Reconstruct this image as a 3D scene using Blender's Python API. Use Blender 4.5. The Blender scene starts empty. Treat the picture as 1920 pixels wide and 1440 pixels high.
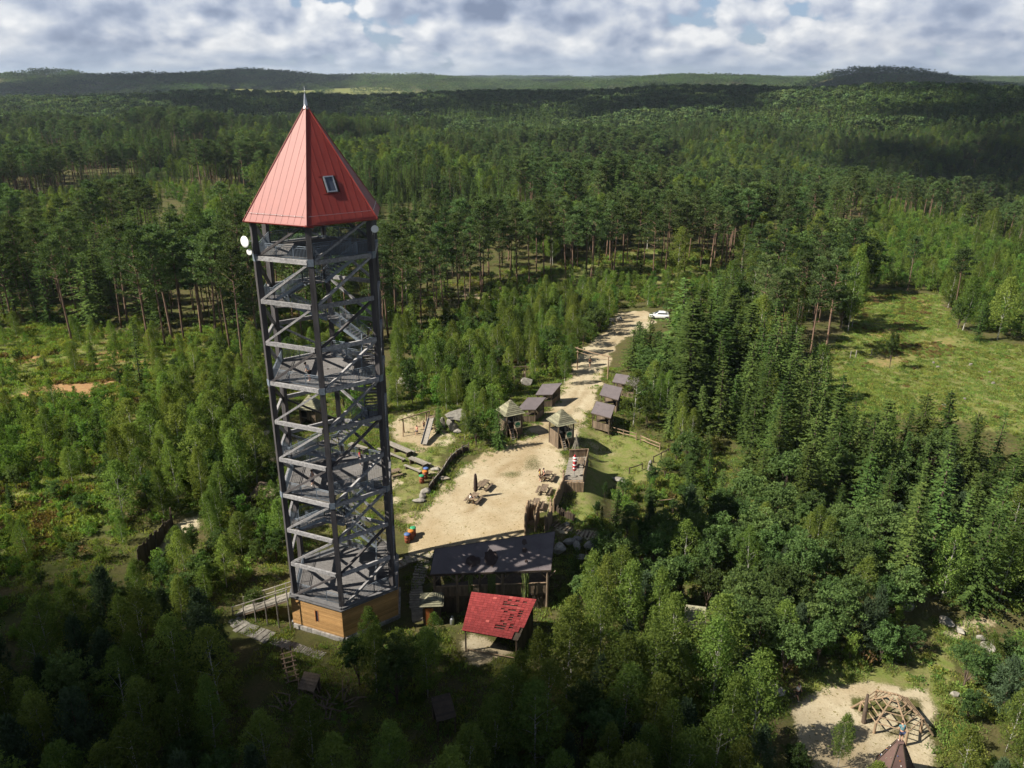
import bpy, bmesh, math, random
import numpy as np
from mathutils import Vector, Matrix, Quaternion

R = math.radians
scene = bpy.context.scene
col = scene.collection

# ------------------------------------------------------------------ camera, sky, sun, exposure
CAM_H, PITCH, FPX = 47.84, R(20.76), 1499.6        # metres, radians, focal length in photo pixels (1920 wide)
cam_d = bpy.data.cameras.new('camera'); cam = bpy.data.objects.new('camera', cam_d); col.objects.link(cam)
cam.location = (0, 0, CAM_H); cam.rotation_euler = (R(90) - PITCH, 0, 0)
cam_d.sensor_width = 36.0; cam_d.lens = FPX / 1920 * 36.0; cam_d.clip_start = 0.5; cam_d.clip_end = 60000
scene.camera = cam

SUN_EL, SUN_BETA = R(44), R(15)                     # sun to the left of the camera and a little behind it
to_sun = Vector((-math.cos(SUN_BETA) * math.cos(SUN_EL), -math.sin(SUN_BETA) * math.cos(SUN_EL), math.sin(SUN_EL)))
sun_d = bpy.data.lights.new('sun', 'SUN'); sun = bpy.data.objects.new('sun', sun_d); col.objects.link(sun)
sun_d.energy = 5.0; sun_d.angle = R(0.53); sun_d.color = (1.0, 0.93, 0.80)
sun.rotation_euler = to_sun.to_track_quat('Z', 'Y').to_euler(); sun.location = (-200, -50, 300)

SKX, SKZ = 4.1, 3.3
world = bpy.data.worlds.new('World'); scene.world = world; world.use_nodes = True
def build_world():
    nt = world.node_tree; N = nt.nodes; L = nt.links; N.clear()
    def nd(t, **kw):
        n = N.new(t)
        for k, v in kw.items(): setattr(n, k, v)
        return n
    def val(s, v): s.default_value = v
    def math_(op, a, b=None, clamp=False):
        n = nd('ShaderNodeMath', operation=op, use_clamp=clamp)
        for i, q in enumerate((a, b)):
            if q is None: continue
            if isinstance(q, (int, float)): n.inputs[i].default_value = q
            else: L.new(q, n.inputs[i])
        return n.outputs[0]
    def ramp(fac, stops):
        n = nd('ShaderNodeValToRGB'); L.new(fac, n.inputs[0]); e = n.color_ramp.elements
        while len(e) < len(stops): e.new(0.5)
        for q, (p, c) in zip(e, stops): q.position = p; q.color = (*c, 1)
        return n.outputs[0]
    def mix(f, a, b):
        n = nd('ShaderNodeMix', data_type='RGBA')
        if isinstance(f, (int, float)): n.inputs[0].default_value = f
        else: L.new(f, n.inputs[0])
        for s, q in ((n.inputs[6], a), (n.inputs[7], b)):
            if isinstance(q, tuple): s.default_value = (*q, 1)
            else: L.new(q, s)
        return n.outputs[2]
    sky = nd('ShaderNodeTexSky', sky_type='NISHITA'); sky.sun_disc = False
    sky.sun_elevation = SUN_EL; sky.sun_rotation = math.atan2(to_sun.x, to_sun.y); sky.altitude = 600
    sky.air_density = 1.0; sky.dust_density = 0.6; sky.ozone_density = 1.4
    tc = nd('ShaderNodeTexCoord'); sp = nd('ShaderNodeSeparateXYZ'); L.new(tc.outputs['Generated'], sp.inputs[0])
    z = math_('MAXIMUM', sp.outputs[2], 0.0)
    hl = math_('SQRT', math_('ADD', math_('ADD', math_('MULTIPLY', sp.outputs[0], sp.outputs[0]), math_('MULTIPLY', sp.outputs[1], sp.outputs[1])), 1e-4))
    hx = math_('MULTIPLY', math_('DIVIDE', sp.outputs[0], hl), 12.5); hy = math_('MULTIPLY', math_('DIVIDE', sp.outputs[1], hl), 12.5)
    le = math_('ADD', math_('MULTIPLY', math_('LOGARITHM', math_('ADD', z, 0.012), math.e), 0.55), math_('MULTIPLY', z, 12.5))
    def vec(du, dv):
        cb = nd('ShaderNodeCombineXYZ'); L.new(math_('ADD', hx, du), cb.inputs[0]); L.new(hy, cb.inputs[1]); L.new(math_('ADD', le, dv), cb.inputs[2]); return cb.outputs[0]
    def noise(p, scale, detail, rough):
        n = nd('ShaderNodeTexNoise'); n.noise_dimensions = '3D'; L.new(p, n.inputs['Vector']); val(n.inputs['Scale'], scale); val(n.inputs['Detail'], detail); val(n.inputs['Roughness'], rough); val(n.inputs['Distortion'], 0.1)
        return n.outputs[0]
    def puff(p, scale):
        n = nd('ShaderNodeTexVoronoi'); n.feature = 'F1'; L.new(p, n.inputs['Vector']); val(n.inputs['Scale'], scale); return math_('SUBTRACT', 0.5, n.outputs[0])
    def field(p):
        q = math_('ADD', noise(p, 0.75, 9, 0.54), math_('MULTIPLY', puff(p, 1.5), 0.27)); return math_('ADD', q, math_('MULTIPLY', puff(p, 4.0), 0.11))
    p0 = vec(SKX, SKZ)
    a = field(p0); b = field(vec(SKX - 0.18, SKZ + 0.24))      # the same clouds, sampled towards the sun and the top
    big = noise(p0, 0.33, 2, 0.5)
    dens = math_('ADD', a, math_('MULTIPLY', math_('SUBTRACT', big, 0.5), 0.7))
    cover = ramp(dens, [(0.335, (0, 0, 0)), (0.38, (1, 1, 1))])
    lit = math_('ADD', math_('MULTIPLY', math_('SUBTRACT', a, b), 2.4), 0.64)
    thick = math_('MULTIPLY', math_('SUBTRACT', dens, 0.48), 1.1)
    lit = math_('SUBTRACT', lit, math_('MAXIMUM', thick, 0.0), True)
    shade = ramp(lit, [(0.05, (2.2, 2.7, 3.9)), (0.34, (3.6, 4.2, 5.5)), (0.54, (5.2, 5.7, 6.8)), (0.74, (7.0, 7.3, 7.9)), (0.98, (9.6, 9.6, 9.6))])
    # higher up the clouds are darkened, as grey undersides, to cut ambient light
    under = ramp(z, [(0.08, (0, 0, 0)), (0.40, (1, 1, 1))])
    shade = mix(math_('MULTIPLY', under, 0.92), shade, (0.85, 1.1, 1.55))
    blue = mix(0.55, sky.outputs[0], (2.6, 3.8, 6.4))
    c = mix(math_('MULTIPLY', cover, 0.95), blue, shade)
    hz = ramp(z, [(0.0, (1, 1, 1)), (0.035, (0, 0, 0))])
    c = mix(math_('MULTIPLY', hz, 0.6), c, (4.9, 5.9, 7.5))
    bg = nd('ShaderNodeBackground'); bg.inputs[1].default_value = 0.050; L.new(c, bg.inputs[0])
    out = nd('ShaderNodeOutputWorld'); L.new(bg.outputs[0], out.inputs[0])
build_world()
world.cycles.sampling_method = 'MANUAL'; world.cycles.sample_map_resolution = 256

vs = scene.view_settings
vs.view_transform = 'Standard'; vs.look = 'None'; vs.exposure = 1.05; vs.gamma = 1.0; vs.use_curve_mapping = False
cy = scene.cycles
cy.max_bounces = 5; cy.diffuse_bounces = 2; cy.glossy_bounces = 2; cy.transmission_bounces = 3; cy.transparent_max_bounces = 4; cy.volume_bounces = 0
cy.use_adaptive_sampling = True; cy.adaptive_threshold = 0.02
cy.use_denoising = True
try: cy.denoiser = 'OPENIMAGEDENOISE'
except Exception: pass
cy.caustics_reflective = False; cy.caustics_refractive = False
cy.sample_clamp_indirect = 4.0

# ------------------------------------------------------------------ helpers
rng = np.random.default_rng(7)
rnd = random.Random(11)

def sst(a, b, x):
    t = np.clip((np.asarray(x, float) - a) / (b - a), 0, 1); return t * t * (3 - 2 * t)
def gau(x, y, cx, cy_, sx, sy): return np.exp(-((x - cx) / sx) ** 2 - ((y - cy_) / sy) ** 2)
def vnoise(x, y, s, seed=0):
    """smooth value noise, about -1..1, feature size s metres"""
    x = np.asarray(x, float) / s; y = np.asarray(y, float) / s
    xi = np.floor(x); yi = np.floor(y); fx = x - xi; fy = y - yi
    fx = fx * fx * (3 - 2 * fx); fy = fy * fy * (3 - 2 * fy)
    def hsh(a, b):
        q = np.sin(a * 127.1 + b * 311.7 + seed * 74.7) * 43758.5453
        return (q - np.floor(q)) * 2 - 1
    return (hsh(xi, yi) * (1 - fx) + hsh(xi + 1, yi) * fx) * (1 - fy) + (hsh(xi, yi + 1) * (1 - fx) + hsh(xi + 1, yi + 1) * fx) * fy

def height(x, y):
    """ground height in metres; the foot of the tower's front is 0"""
    x = np.asarray(x, float); y = np.asarray(y, float)
    near = 2.3 * sst(63, 77, y + 0.10 * x)
    near = near + 1.2 * sst(-24, -42, x) * sst(45, 62, y)
    near = near - 2.6 * sst(56, 25, y)
    near = near - 1.7 * sst(8.5, 12.5, x) * sst(66, 74, y) * sst(106, 97, y)          # lower lawn right of the yard
    near = near - 3.0 * sst(18, 60, x) * sst(120, 80, y)
    near = near - 2.0 * sst(40, 90, x) * sst(100, 130, y)
    far = 2.3 + 2.0 * vnoise(x, y, 90, 1) * sst(150, 300, y)
    h = near + (far - 2.3)
    # young hillside on the right and the valley behind it
    k = sst(200, 330, y)
    h = h - 24 * sst(148, 225, x - 0.02 * y) * sst(150, 260, y) * sst(900, 500, y)
    h = h - 14 * gau(x, y, 120, 470, 150, 110)
    h = h + 31 * gau(x, y, 560, 880, 300, 260)
    h = h + (9 * vnoise(x, y, 230, 3) + 4 * vnoise(x, y, 110, 23)) * sst(280, 480, y)
    h = h + 9 * gau(x, y, -120, 520, 260, 120) + 4 * gau(x, y, 40, 420, 120, 60)
    h = h - 9 * gau(x, y, -150, 800, 900, 110) + 15 * gau(x, y, -250, 1180, 750, 200) - 16 * sst(1450, 1750, y) * sst(2600, 2200, y)
    h = h + (26 * vnoise(x, y, 800, 5) + 12 * vnoise(x, y, 330, 25)) * sst(1400, 2200, y) * (0.35 + 0.65 * sst(5200, 3600, y))
    h = h + 26 * sst(1900, 3200, y) + 14 * sst(3200, 4600, y) + 20 * sst(4600, 7500, y)
    h = h + 48 * gau(x, y, -1430, 3000, 560, 450) + 18 * gau(x, y, -500, 3100, 700, 400)
    h = h + 76 * gau(x, y, 1060, 2420, 240, 260) + 34 * gau(x, y, 1500, 2500, 420, 300)
    h = h + 40 * gau(x, y, 330, 1900, 130, 130) + 12 * gau(x, y, 700, 2100, 300, 200)
    return h

SP, CP = math.sin(PITCH), math.cos(PITCH)
def ray(px, py):
    a, b = (px - 960) / FPX, (py - 720) / FPX
    return Vector((a, CP - b * SP, -SP - b * CP))
def at(px, py, z=None, dz=0.0):
    """the point of the place seen at a photo pixel: on the plane z, or on the ground raised by dz"""
    d = ray(px, py)
    if z is not None:
        t = (CAM_H - z) / -d.z; return Vector((d.x * t, d.y * t, z))
    ts = _TS
    for _ in range(4):
        hit = np.nonzero(CAM_H + d.z * ts <= height(d.x * ts, d.y * ts) + dz)[0]
        k = hit[0] if len(hit) else len(ts) - 1
        ts = np.linspace(ts[max(k - 1, 0)], ts[k], 24)
    t = float(ts[-1]); return Vector((d.x * t, d.y * t, CAM_H + d.z * t))
_TS = 25 * 1.012 ** np.arange(520)
def pix(x, y, z):
    x = np.asarray(x, float); y = np.asarray(y, float); zz = np.asarray(z, float) - CAM_H
    d = y * CP - zz * SP; u = y * SP + zz * CP
    return 960 + FPX * x / d, 720 - FPX * u / d, d
def gz(x, y): return float(height(x, y))
def inside(poly, x, y):
    x = np.asarray(x, float); y = np.asarray(y, float); r = np.zeros(x.shape, bool); n = len(poly)
    for i in range(n):
        x1, y1 = poly[i]; x2, y2 = poly[(i + 1) % n]
        if y1 == y2: continue
        c = ((y1 > y) != (y2 > y)) & (x < (x2 - x1) * (y - y1) / (y2 - y1) + x1)
        r ^= c
    return r
def sdist(poly, x, y):
    """signed distance to a polygon in metres, positive inside"""
    x = np.asarray(x, float); y = np.asarray(y, float); d = np.full(x.shape, 1e9); n = len(poly)
    for i in range(n):
        x1, y1 = poly[i]; x2, y2 = poly[(i + 1) % n]; dx, dy = x2 - x1, y2 - y1
        t = np.clip(((x - x1) * dx + (y - y1) * dy) / (dx * dx + dy * dy + 1e-9), 0, 1)
        d = np.minimum(d, np.hypot(x - x1 - t * dx, y - y1 - t * dy))
    return np.where(inside(poly, x, y), d, -d)
def wpoly(pts): return [tuple(at(a, b)[:2]) for a, b in pts]

class MB:
    """collects faces for one mesh"""
    def __init__(s): s.v = []; s.f = []
    def add(s, vs_, fs):
        n = len(s.v); s.v += [tuple(q) for q in vs_]; s.f += [tuple(i + n for i in f) for f in fs]; return s
    def box(s, c, size, rz=0.0, rot=None):
        hx, hy, hz = size[0] / 2, size[1] / 2, size[2] / 2
        M = rot if rot is not None else Matrix.Rotation(rz, 3, 'Z'); c = Vector(c)
        p = [c + M @ Vector((a * hx, b * hy, d * hz)) for d in (-1, 1) for a, b in ((-1, -1), (1, -1), (1, 1), (-1, 1))]
        return s.add(p, [(3, 2, 1, 0), (4, 5, 6, 7), (0, 1, 5, 4), (1, 2, 6, 5), (2, 3, 7, 6), (3, 0, 4, 7)])
    def beam(s, a, b, w, h=None, up=(0, 0, 1), taper=1.0):
        """squared timber from a to b"""
        h = h or w; a = Vector(a); b = Vector(b); d = (b - a).normalized(); up = Vector(up)
        if abs(d.dot(up)) > 0.98: up = Vector((1, 0, 0))
        sd = d.cross(up).normalized(); u = sd.cross(d)
        p = []
        for q, k in ((a, 1.0), (b, taper)):
            p += [q + sd * (i * w / 2 * k) + u * (j * h / 2 * k) for i, j in ((-1, -1), (1, -1), (1, 1), (-1, 1))]
        return s.add(p, [(0, 1, 2, 3), (7, 6, 5, 4), (4, 5, 1, 0), (5, 6, 2, 1), (6, 7, 3, 2), (7, 4, 0, 3)])
    def tube(s, pts, rad, n=7, cap=True):
        pts = [Vector(p) for p in pts]; m = len(pts)
        if not hasattr(rad, '__len__'): rad = [rad] * m
        ref = Vector((0.3, 0.2, 1)); vs_ = []
        for i, p in enumerate(pts):
            d = (pts[min(i + 1, m - 1)] - pts[max(i - 1, 0)]).normalized()
            a = d.cross(ref if abs(d.dot(ref.normalized())) < 0.95 else Vector((1, 0, 0))).normalized(); b = d.cross(a)
            vs_ += [p + (a * math.cos(2 * math.pi * k / n) + b * math.sin(2 * math.pi * k / n)) * rad[i] for k in range(n)]
        fs = [(i * n + k, i * n + (k + 1) % n, (i + 1) * n + (k + 1) % n, (i + 1) * n + k) for i in range(m - 1) for k in range(n)]
        if cap: fs += [tuple(range(n))[::-1], tuple((m - 1) * n + k for k in range(n))]
        return s.add(vs_, fs)
    def lathe(s, prof, n=16, loc=(0, 0, 0)):
        loc = Vector(loc); vs_ = [loc + Vector((r * math.cos(2 * math.pi * k / n), r * math.sin(2 * math.pi * k / n), z)) for r, z in prof for k in range(n)]
        m = len(prof)
        fs = [(i * n + k, i * n + (k + 1) % n, (i + 1) * n + (k + 1) % n, (i + 1) * n + k) for i in range(m - 1) for k in range(n)]
        fs += [tuple(range(n))[::-1], tuple((m - 1) * n + k for k in range(n))]
        return s.add(vs_, fs)
    def prism(s, poly, lo, hi):
        """poly: list of (x,y); lo/hi: z or list of z"""
        n = len(poly); lo = lo if hasattr(lo, '__len__') else [lo] * n; hi = hi if hasattr(hi, '__len__') else [hi] * n
        vs_ = [(p[0], p[1], z) for p, z in zip(poly, lo)] + [(p[0], p[1], z) for p, z in zip(poly, hi)]
        fs = [tuple(range(n))[::-1], tuple(range(n, 2 * n))] + [(i, (i + 1) % n, n + (i + 1) % n, n + i) for i in range(n)]
        return s.add(vs_, fs)
    def slab(s, top, t):
        """a plate from its top outline (3D points, anticlockwise seen from above) and thickness"""
        top = [Vector(p) for p in top]; n = len(top)
        nrm = (top[1] - top[0]).cross(top[2] - top[0]).normalized()
        if nrm.z < 0: nrm = -nrm; top = top[::-1]
        vs_ = [p - nrm * t for p in top] + top
        fs = [tuple(range(n))[::-1], tuple(range(n, 2 * n))] + [(i, (i + 1) % n, n + (i + 1) % n, n + i) for i in range(n)]
        return s.add(vs_, fs)
    def rock(s, c, size, seed=0, sub=2):
        r = np.random.default_rng(seed); bm = bmesh.new(); bmesh.ops.create_icosphere(bm, subdivisions=sub, radius=1)
        ax = r.normal(size=(13, 3)); ax /= np.linalg.norm(ax, axis=1)[:, None]; lim = r.uniform(0.50, 0.86, 13)
        ang = r.uniform(0, 6.28); ca, sa = math.cos(ang), math.sin(ang)
        vs_ = []
        for v in bm.verts:
            p = np.array(v.co)
            for a_, l_ in zip(ax, lim):
                e = p @ a_
                if e > l_: p = p - a_ * (e - l_)
            p = p * (1 + 0.06 * math.sin(7 * p[0] + seed) * math.sin(6 * p[1] + 2) ) * np.array(size)
            vs_.append((c[0] + p[0] * ca - p[1] * sa, c[1] + p[0] * sa + p[1] * ca, c[2] + p[2]))
        bm.verts.index_update(); fs = [tuple(v.index for v in f.verts) for f in bm.faces]; bm.free()
        return s.add(vs_, fs)
    def mesh(s, name, mat, smooth=False):
        me = bpy.data.meshes.new(name); me.from_pydata(s.v, [], s.f); me.update()
        if mat is not None: me.materials.append(mat)
        if smooth: me.polygons.foreach_set('use_smooth', [True] * len(me.polygons))
        return me
    def build(s, name, mat, parent=None, smooth=False, label=None):
        return obj(name, s.mesh(name, mat, smooth), parent, label)

def obj(name, me, parent=None, label=None):
    o = bpy.data.objects.new(name, me); col.objects.link(o)
    if parent is not None: o.parent = parent
    if label: o['label'] = label
    return o
def tag(o, label, cat=None, group=None, kind=None):
    if label: o['label'] = label
    if cat: o['category'] = cat
    if group: o['group'] = group
    if kind: o['kind'] = kind
    return o
def thing(name, label, cat, loc=(0, 0, 0), rz=0.0, group=None):
    o = bpy.data.objects.new(name, None); col.objects.link(o); o.location = loc; o.rotation_euler = (0, 0, rz)
    o.empty_display_size = 0.2
    return tag(o, label, cat, group)
def copy_thing(root, loc, rz, label, group=None, scale=None):
    r = root.copy(); col.objects.link(r); r.location = loc; r.rotation_euler = (0, 0, rz); r['label'] = label
    if group: r['group'] = group
    if scale: r.scale = scale
    for ch in root.children:
        c = ch.copy(); col.objects.link(c); c.parent = r
        for g in ch.children:
            d = g.copy(); col.objects.link(d); d.parent = c
    return r

# ------------------------------------------------------------------ materials
def newmat(name):
    m = bpy.data.materials.new(name); m.use_nodes = True; return m, m.node_tree, m.node_tree.nodes, m.node_tree.links, m.node_tree.nodes['Principled BSDF']
def rampnode(N, L, fac, stops, interp='LINEAR'):
    n = N.new('ShaderNodeValToRGB'); n.color_ramp.interpolation = interp; L.new(fac, n.inputs[0]); e = n.color_ramp.elements
    while len(e) < len(stops): e.new(0.5)
    for q, (p, c) in zip(e, stops): q.position = p; q.color = (*c, 1) if len(c) == 3 else c
    return n.outputs[0]
def mk(name, c1, c2=None, scale=3.0, rough=0.8, stretch=(1, 1, 1), bump=0.15, metal=0.0, var=0.25, spec=0.3, detail=6, c3=None, big=None):
    """general surface: two or three tones in noise, a little shift from piece to piece, fine relief"""
    m, nt, N, L, B = newmat(name); c2 = c2 or tuple(q * 0.7 for q in c1)
    tc = N.new('ShaderNodeTexCoord'); mp = N.new('ShaderNodeMapping'); mp.inputs['Scale'].default_value = stretch; L.new(tc.outputs['Object'], mp.inputs[0])
    oi = N.new('ShaderNodeObjectInfo')
    nz = N.new('ShaderNodeTexNoise'); nz.noise_dimensions = '4D'; nz.inputs['Scale'].default_value = scale; nz.inputs['Detail'].default_value = detail; nz.inputs['Roughness'].default_value = 0.62
    L.new(mp.outputs[0], nz.inputs['Vector'])
    w = N.new('ShaderNodeMath'); w.operation = 'MULTIPLY'; w.inputs[1].default_value = 37.0; L.new(oi.outputs['Random'], w.inputs[0]); L.new(w.outputs[0], nz.inputs['W'])
    st = [(0.34, c2), (0.66, c1)] if c3 is None else [(0.30, c2), (0.52, c1), (0.70, c3)]
    c = rampnode(N, L, nz.outputs[0], st)
    if big:
        n2 = N.new('ShaderNodeTexNoise'); n2.inputs['Scale'].default_value = big[0]; n2.inputs['Detail'].default_value = 4; L.new(tc.outputs['Object'], n2.inputs['Vector'])
        f2 = rampnode(N, L, n2.outputs[0], [(big[2], (0, 0, 0)), (big[3], (1, 1, 1))])
        mx = N.new('ShaderNodeMix'); mx.data_type = 'RGBA'; L.new(f2, mx.inputs[0]); L.new(c, mx.inputs[6]); mx.inputs[7].default_value = (*big[1], 1); c = mx.outputs[2]
    hs = N.new('ShaderNodeHueSaturation'); L.new(c, hs.inputs['Color'])
    mr = N.new('ShaderNodeMapRange'); mr.inputs[3].default_value = 1 - var; mr.inputs[4].default_value = 1 + var; L.new(oi.outputs['Random'], mr.inputs[0]); L.new(mr.outputs[0], hs.inputs['Value'])
    L.new(hs.outputs[0], B.inputs['Base Color'])
    B.inputs['Roughness'].default_value = rough; B.inputs['Metallic'].default_value = metal; B.inputs['Specular IOR Level'].default_value = spec
    if bump:
        bp = N.new('ShaderNodeBump'); bp.inputs['Strength'].default_value = bump; bp.inputs['Distance'].default_value = 0.05; L.new(nz.outputs[0], bp.inputs['Height']); L.new(bp.outputs[0], B.inputs['Normal'])
    return m
def leafmat(name, c1, c2, hue=0.02, val=0.35, trans=0.35, scale=0.6, rough=0.6):
    """leaves: tone differs from tree to tree and from clump to clump; some light passes through"""
    m, nt, N, L, B = newmat(name)
    tc = N.new('ShaderNodeTexCoord'); oi = N.new('ShaderNodeObjectInfo'); ge = N.new('ShaderNodeNewGeometry')
    nz = N.new('ShaderNodeTexNoise'); nz.inputs['Scale'].default_value = scale; nz.inputs['Detail'].default_value = 2; L.new(tc.outputs['Object'], nz.inputs['Vector'])
    ad = N.new('ShaderNodeMath'); ad.operation = 'MULTIPLY_ADD'; L.new(ge.outputs['Random Per Island'], ad.inputs[0]); ad.inputs[1].default_value = 0.5
    sb = N.new('ShaderNodeMath'); sb.operation = 'SUBTRACT'; L.new(nz.outputs[0], sb.inputs[0]); sb.inputs[1].default_value = 0.25; L.new(sb.outputs[0], ad.inputs[2])
    c = rampnode(N, L, ad.outputs[0], [(0.15, c2), (0.85, c1)])
    hs = N.new('ShaderNodeHueSaturation'); L.new(c, hs.inputs['Color'])
    mr = N.new('ShaderNodeMapRange'); mr.inputs[3].default_value = 1 - val; mr.inputs[4].default_value = 1 + val; L.new(oi.outputs['Random'], mr.inputs[0]); L.new(mr.outputs[0], hs.inputs['Value'])
    w = N.new('ShaderNodeMath'); w.operation = 'MULTIPLY'; w.inputs[1].default_value = 17.31; L.new(oi.outputs['Random'], w.inputs[0])
    fr = N.new('ShaderNodeMath'); fr.operation = 'FRACT'; L.new(w.outputs[0], fr.inputs[0])
    mh = N.new('ShaderNodeMapRange'); mh.inputs[3].default_value = 0.5 - hue; mh.inputs[4].default_value = 0.5 + hue; L.new(fr.outputs[0], mh.inputs[0]); L.new(mh.outputs[0], hs.inputs['Hue'])
    N.remove(B); d = N.new('ShaderNodeBsdfDiffuse'); t = N.new('ShaderNodeBsdfTranslucent'); ms = N.new('ShaderNodeMixShader'); ms.inputs[0].default_value = trans
    L.new(hs.outputs[0], d.inputs[0])
    g = N.new('ShaderNodeMix'); g.data_type = 'RGBA'; g.blend_type = 'MULTIPLY'; g.inputs[0].default_value = 1.0; L.new(hs.outputs[0], g.inputs[6]); g.inputs[7].default_value = (1.25, 1.3, 0.6, 1); L.new(g.outputs[2], t.inputs[0])
    L.new(d.outputs[0], ms.inputs[1]); L.new(t.outputs[0], ms.inputs[2]); L.new(ms.outputs[0], N['Material Output'].inputs[0])
    return m

M = {}
M['leg'] = mk('dark_stained_timber', (0.085, 0.078, 0.080), (0.038, 0.034, 0.036), 5, 0.75, (1, 1, 0.12), 0.3, var=0.15)
M['beam'] = mk('weathered_timber', (0.32, 0.315, 0.32), (0.13, 0.125, 0.13), 6, 0.8, (1, 1, 1), 0.3, var=0.25)
M['steel'] = mk('galvanised_steel', (0.20, 0.235, 0.28), (0.13, 0.155, 0.19), 6, 0.5, metal=0.2, bump=0.05, var=0.1)
M['deck'] = mk('grey_deck_boards', (0.19, 0.18, 0.178), (0.09, 0.086, 0.086), 4, 0.85, (1, 6, 1), 0.2, var=0.12)
M['larch'] = mk('larch_boards', (0.52, 0.315, 0.135), (0.36, 0.195, 0.075), 2.2, 0.7, (1, 1, 9), 0.2, var=0.22)
M['plinth'] = mk('grey_plinth_stone', (0.38, 0.36, 0.34), (0.2, 0.19, 0.18), 3, 0.9, bump=0.6, var=0.3)
M['ledge'] = mk('lead_grey_ledge', (0.17, 0.165, 0.17), (0.10, 0.10, 0.105), 3, 0.6, var=0.1)
M['red'] = mk('red_sheet_metal', (0.225, 0.037, 0.029), (0.185, 0.027, 0.023), 0.8, 0.5, bump=0.03, var=0.035, spec=0.3)
M['zinc'] = mk('zinc', (0.5, 0.52, 0.55), (0.4, 0.42, 0.45), 3, 0.35, metal=0.8, bump=0.02, var=0.05)
M['glass'] = mk('window_glass', (0.05, 0.06, 0.09), (0.04, 0.05, 0.07), 2, 0.08, bump=0, var=0.1, spec=0.8)
M['dark'] = mk('near_black_fill', (0.012, 0.011, 0.010), (0.008, 0.007, 0.007), 2, 0.9, bump=0, var=0.1)
M['felt'] = mk('brown_roofing_felt', (0.135, 0.115, 0.12), (0.105, 0.09, 0.095), 1.1, 0.8, bump=0.05, var=0.10, big=(0.8, (0.105, 0.085, 0.092), 0.60, 0.66))
M['wood'] = mk('brown_weathered_wood', (0.20, 0.15, 0.105), (0.10, 0.072, 0.05), 3, 0.85, (1, 1, 0.3), 0.3, var=0.3)
M['darkwood'] = mk('dark_old_wood', (0.085, 0.062, 0.045), (0.045, 0.033, 0.025), 3, 0.85, (1, 1, 0.3), 0.3, var=0.3)
M['greywood'] = mk('silver_grey_wood', (0.27, 0.245, 0.21), (0.15, 0.135, 0.115), 4, 0.85, (1, 1, 1), 0.3, var=0.2)
M['log'] = mk('bark_stripped_log', (0.30, 0.215, 0.14), (0.16, 0.11, 0.07), 4, 0.85, (1, 1, 0.3), 0.3, var=0.25)
M['roofboard'] = mk('greenish_roof_board', (0.235, 0.225, 0.15), (0.13, 0.125, 0.085), 3, 0.85, (1, 1, 1), 0.2, var=0.35)
M['stone'] = mk('grey_granite', (0.30, 0.28, 0.245), (0.13, 0.12, 0.105), 2.5, 0.9, bump=0.5, var=0.2)
M['paving'] = mk('pale_paving_stone', (0.31, 0.27, 0.21), (0.18, 0.155, 0.12), 2, 0.9, bump=0.3, var=0.15)
M['tile'] = mk('red_roof_tile', (0.26, 0.044, 0.042), (0.18, 0.028, 0.028), 2, 0.5, bump=0.05, var=0.13)
M['tilefade'] = mk('faded_roof_tile', (0.38, 0.10, 0.085), (0.32, 0.07, 0.06), 4, 0.6, bump=0.05, var=0.2)
M['orange'] = mk('orange_paint', (0.48, 0.17, 0.03), (0.38, 0.12, 0.02), 2, 0.5, bump=0.03, var=0.08)
M['doorwood'] = mk('orange_brown_door', (0.40, 0.13, 0.045), (0.30, 0.09, 0.03), 3, 0.6, (1, 1, 0.3), 0.1, var=0.1)
M['blue'] = mk('blue_paint', (0.08, 0.14, 0.32), (0.06, 0.11, 0.26), 2, 0.5, bump=0.03, var=0.08)
M['green'] = mk('green_paint', (0.04, 0.28, 0.13), (0.03, 0.22, 0.1), 2, 0.5, bump=0.03, var=0.08)
M['barrel'] = mk('rusty_red_barrel', (0.27, 0.085, 0.045), (0.18, 0.05, 0.03), 4, 0.6, bump=0.1, var=0.1)
M['white'] = mk('white_paint', (0.80, 0.80, 0.79), (0.72, 0.72, 0.71), 2, 0.5, bump=0.02, var=0.03)
M['carpaint'] = mk('white_car_paint', (0.80, 0.81, 0.82), (0.78, 0.79, 0.8), 1, 0.25, bump=0, var=0.01, spec=0.6)
M['rubber'] = mk('black_rubber', (0.02, 0.02, 0.02), (0.015, 0.015, 0.015), 2, 0.8, bump=0, var=0.1)
M['redcloth'] = mk('red_parasol_cloth', (0.42, 0.045, 0.05), (0.32, 0.03, 0.035), 3, 0.8, bump=0.1, var=0.05)
M['darkcloth'] = mk('dark_brown_parasol_cloth', (0.055, 0.035, 0.03), (0.035, 0.022, 0.02), 3, 0.8, bump=0.1, var=0.05)
M['net'] = mk('green_camouflage_net', (0.10, 0.14, 0.035), (0.05, 0.06, 0.02), 9, 0.9, bump=0.3, var=0.2, c3=(0.17, 0.22, 0.06))
M['skin'] = mk('skin', (0.55, 0.32, 0.22), (0.5, 0.28, 0.19), 5, 0.6, bump=0, var=0.1)
M['hair'] = mk('dark_hair', (0.035, 0.022, 0.015), (0.02, 0.012, 0.01), 20, 0.6, bump=0.1, var=0.2)
M['cinder'] = mk('brown_climbing_panel', (0.135, 0.085, 0.075), (0.10, 0.062, 0.056), 1.2, 0.6, bump=0.05, var=0.06)
M['bark'] = mk('grey_brown_bark', (0.13, 0.095, 0.07), (0.06, 0.045, 0.035), 6, 0.95, (1, 1, 0.25), 0.4, var=0.25)
M['pinebark'] = mk('orange_pine_bark', (0.21, 0.128, 0.085), (0.10, 0.07, 0.055), 5, 0.95, (1, 1, 0.25), 0.4, var=0.25)
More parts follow.
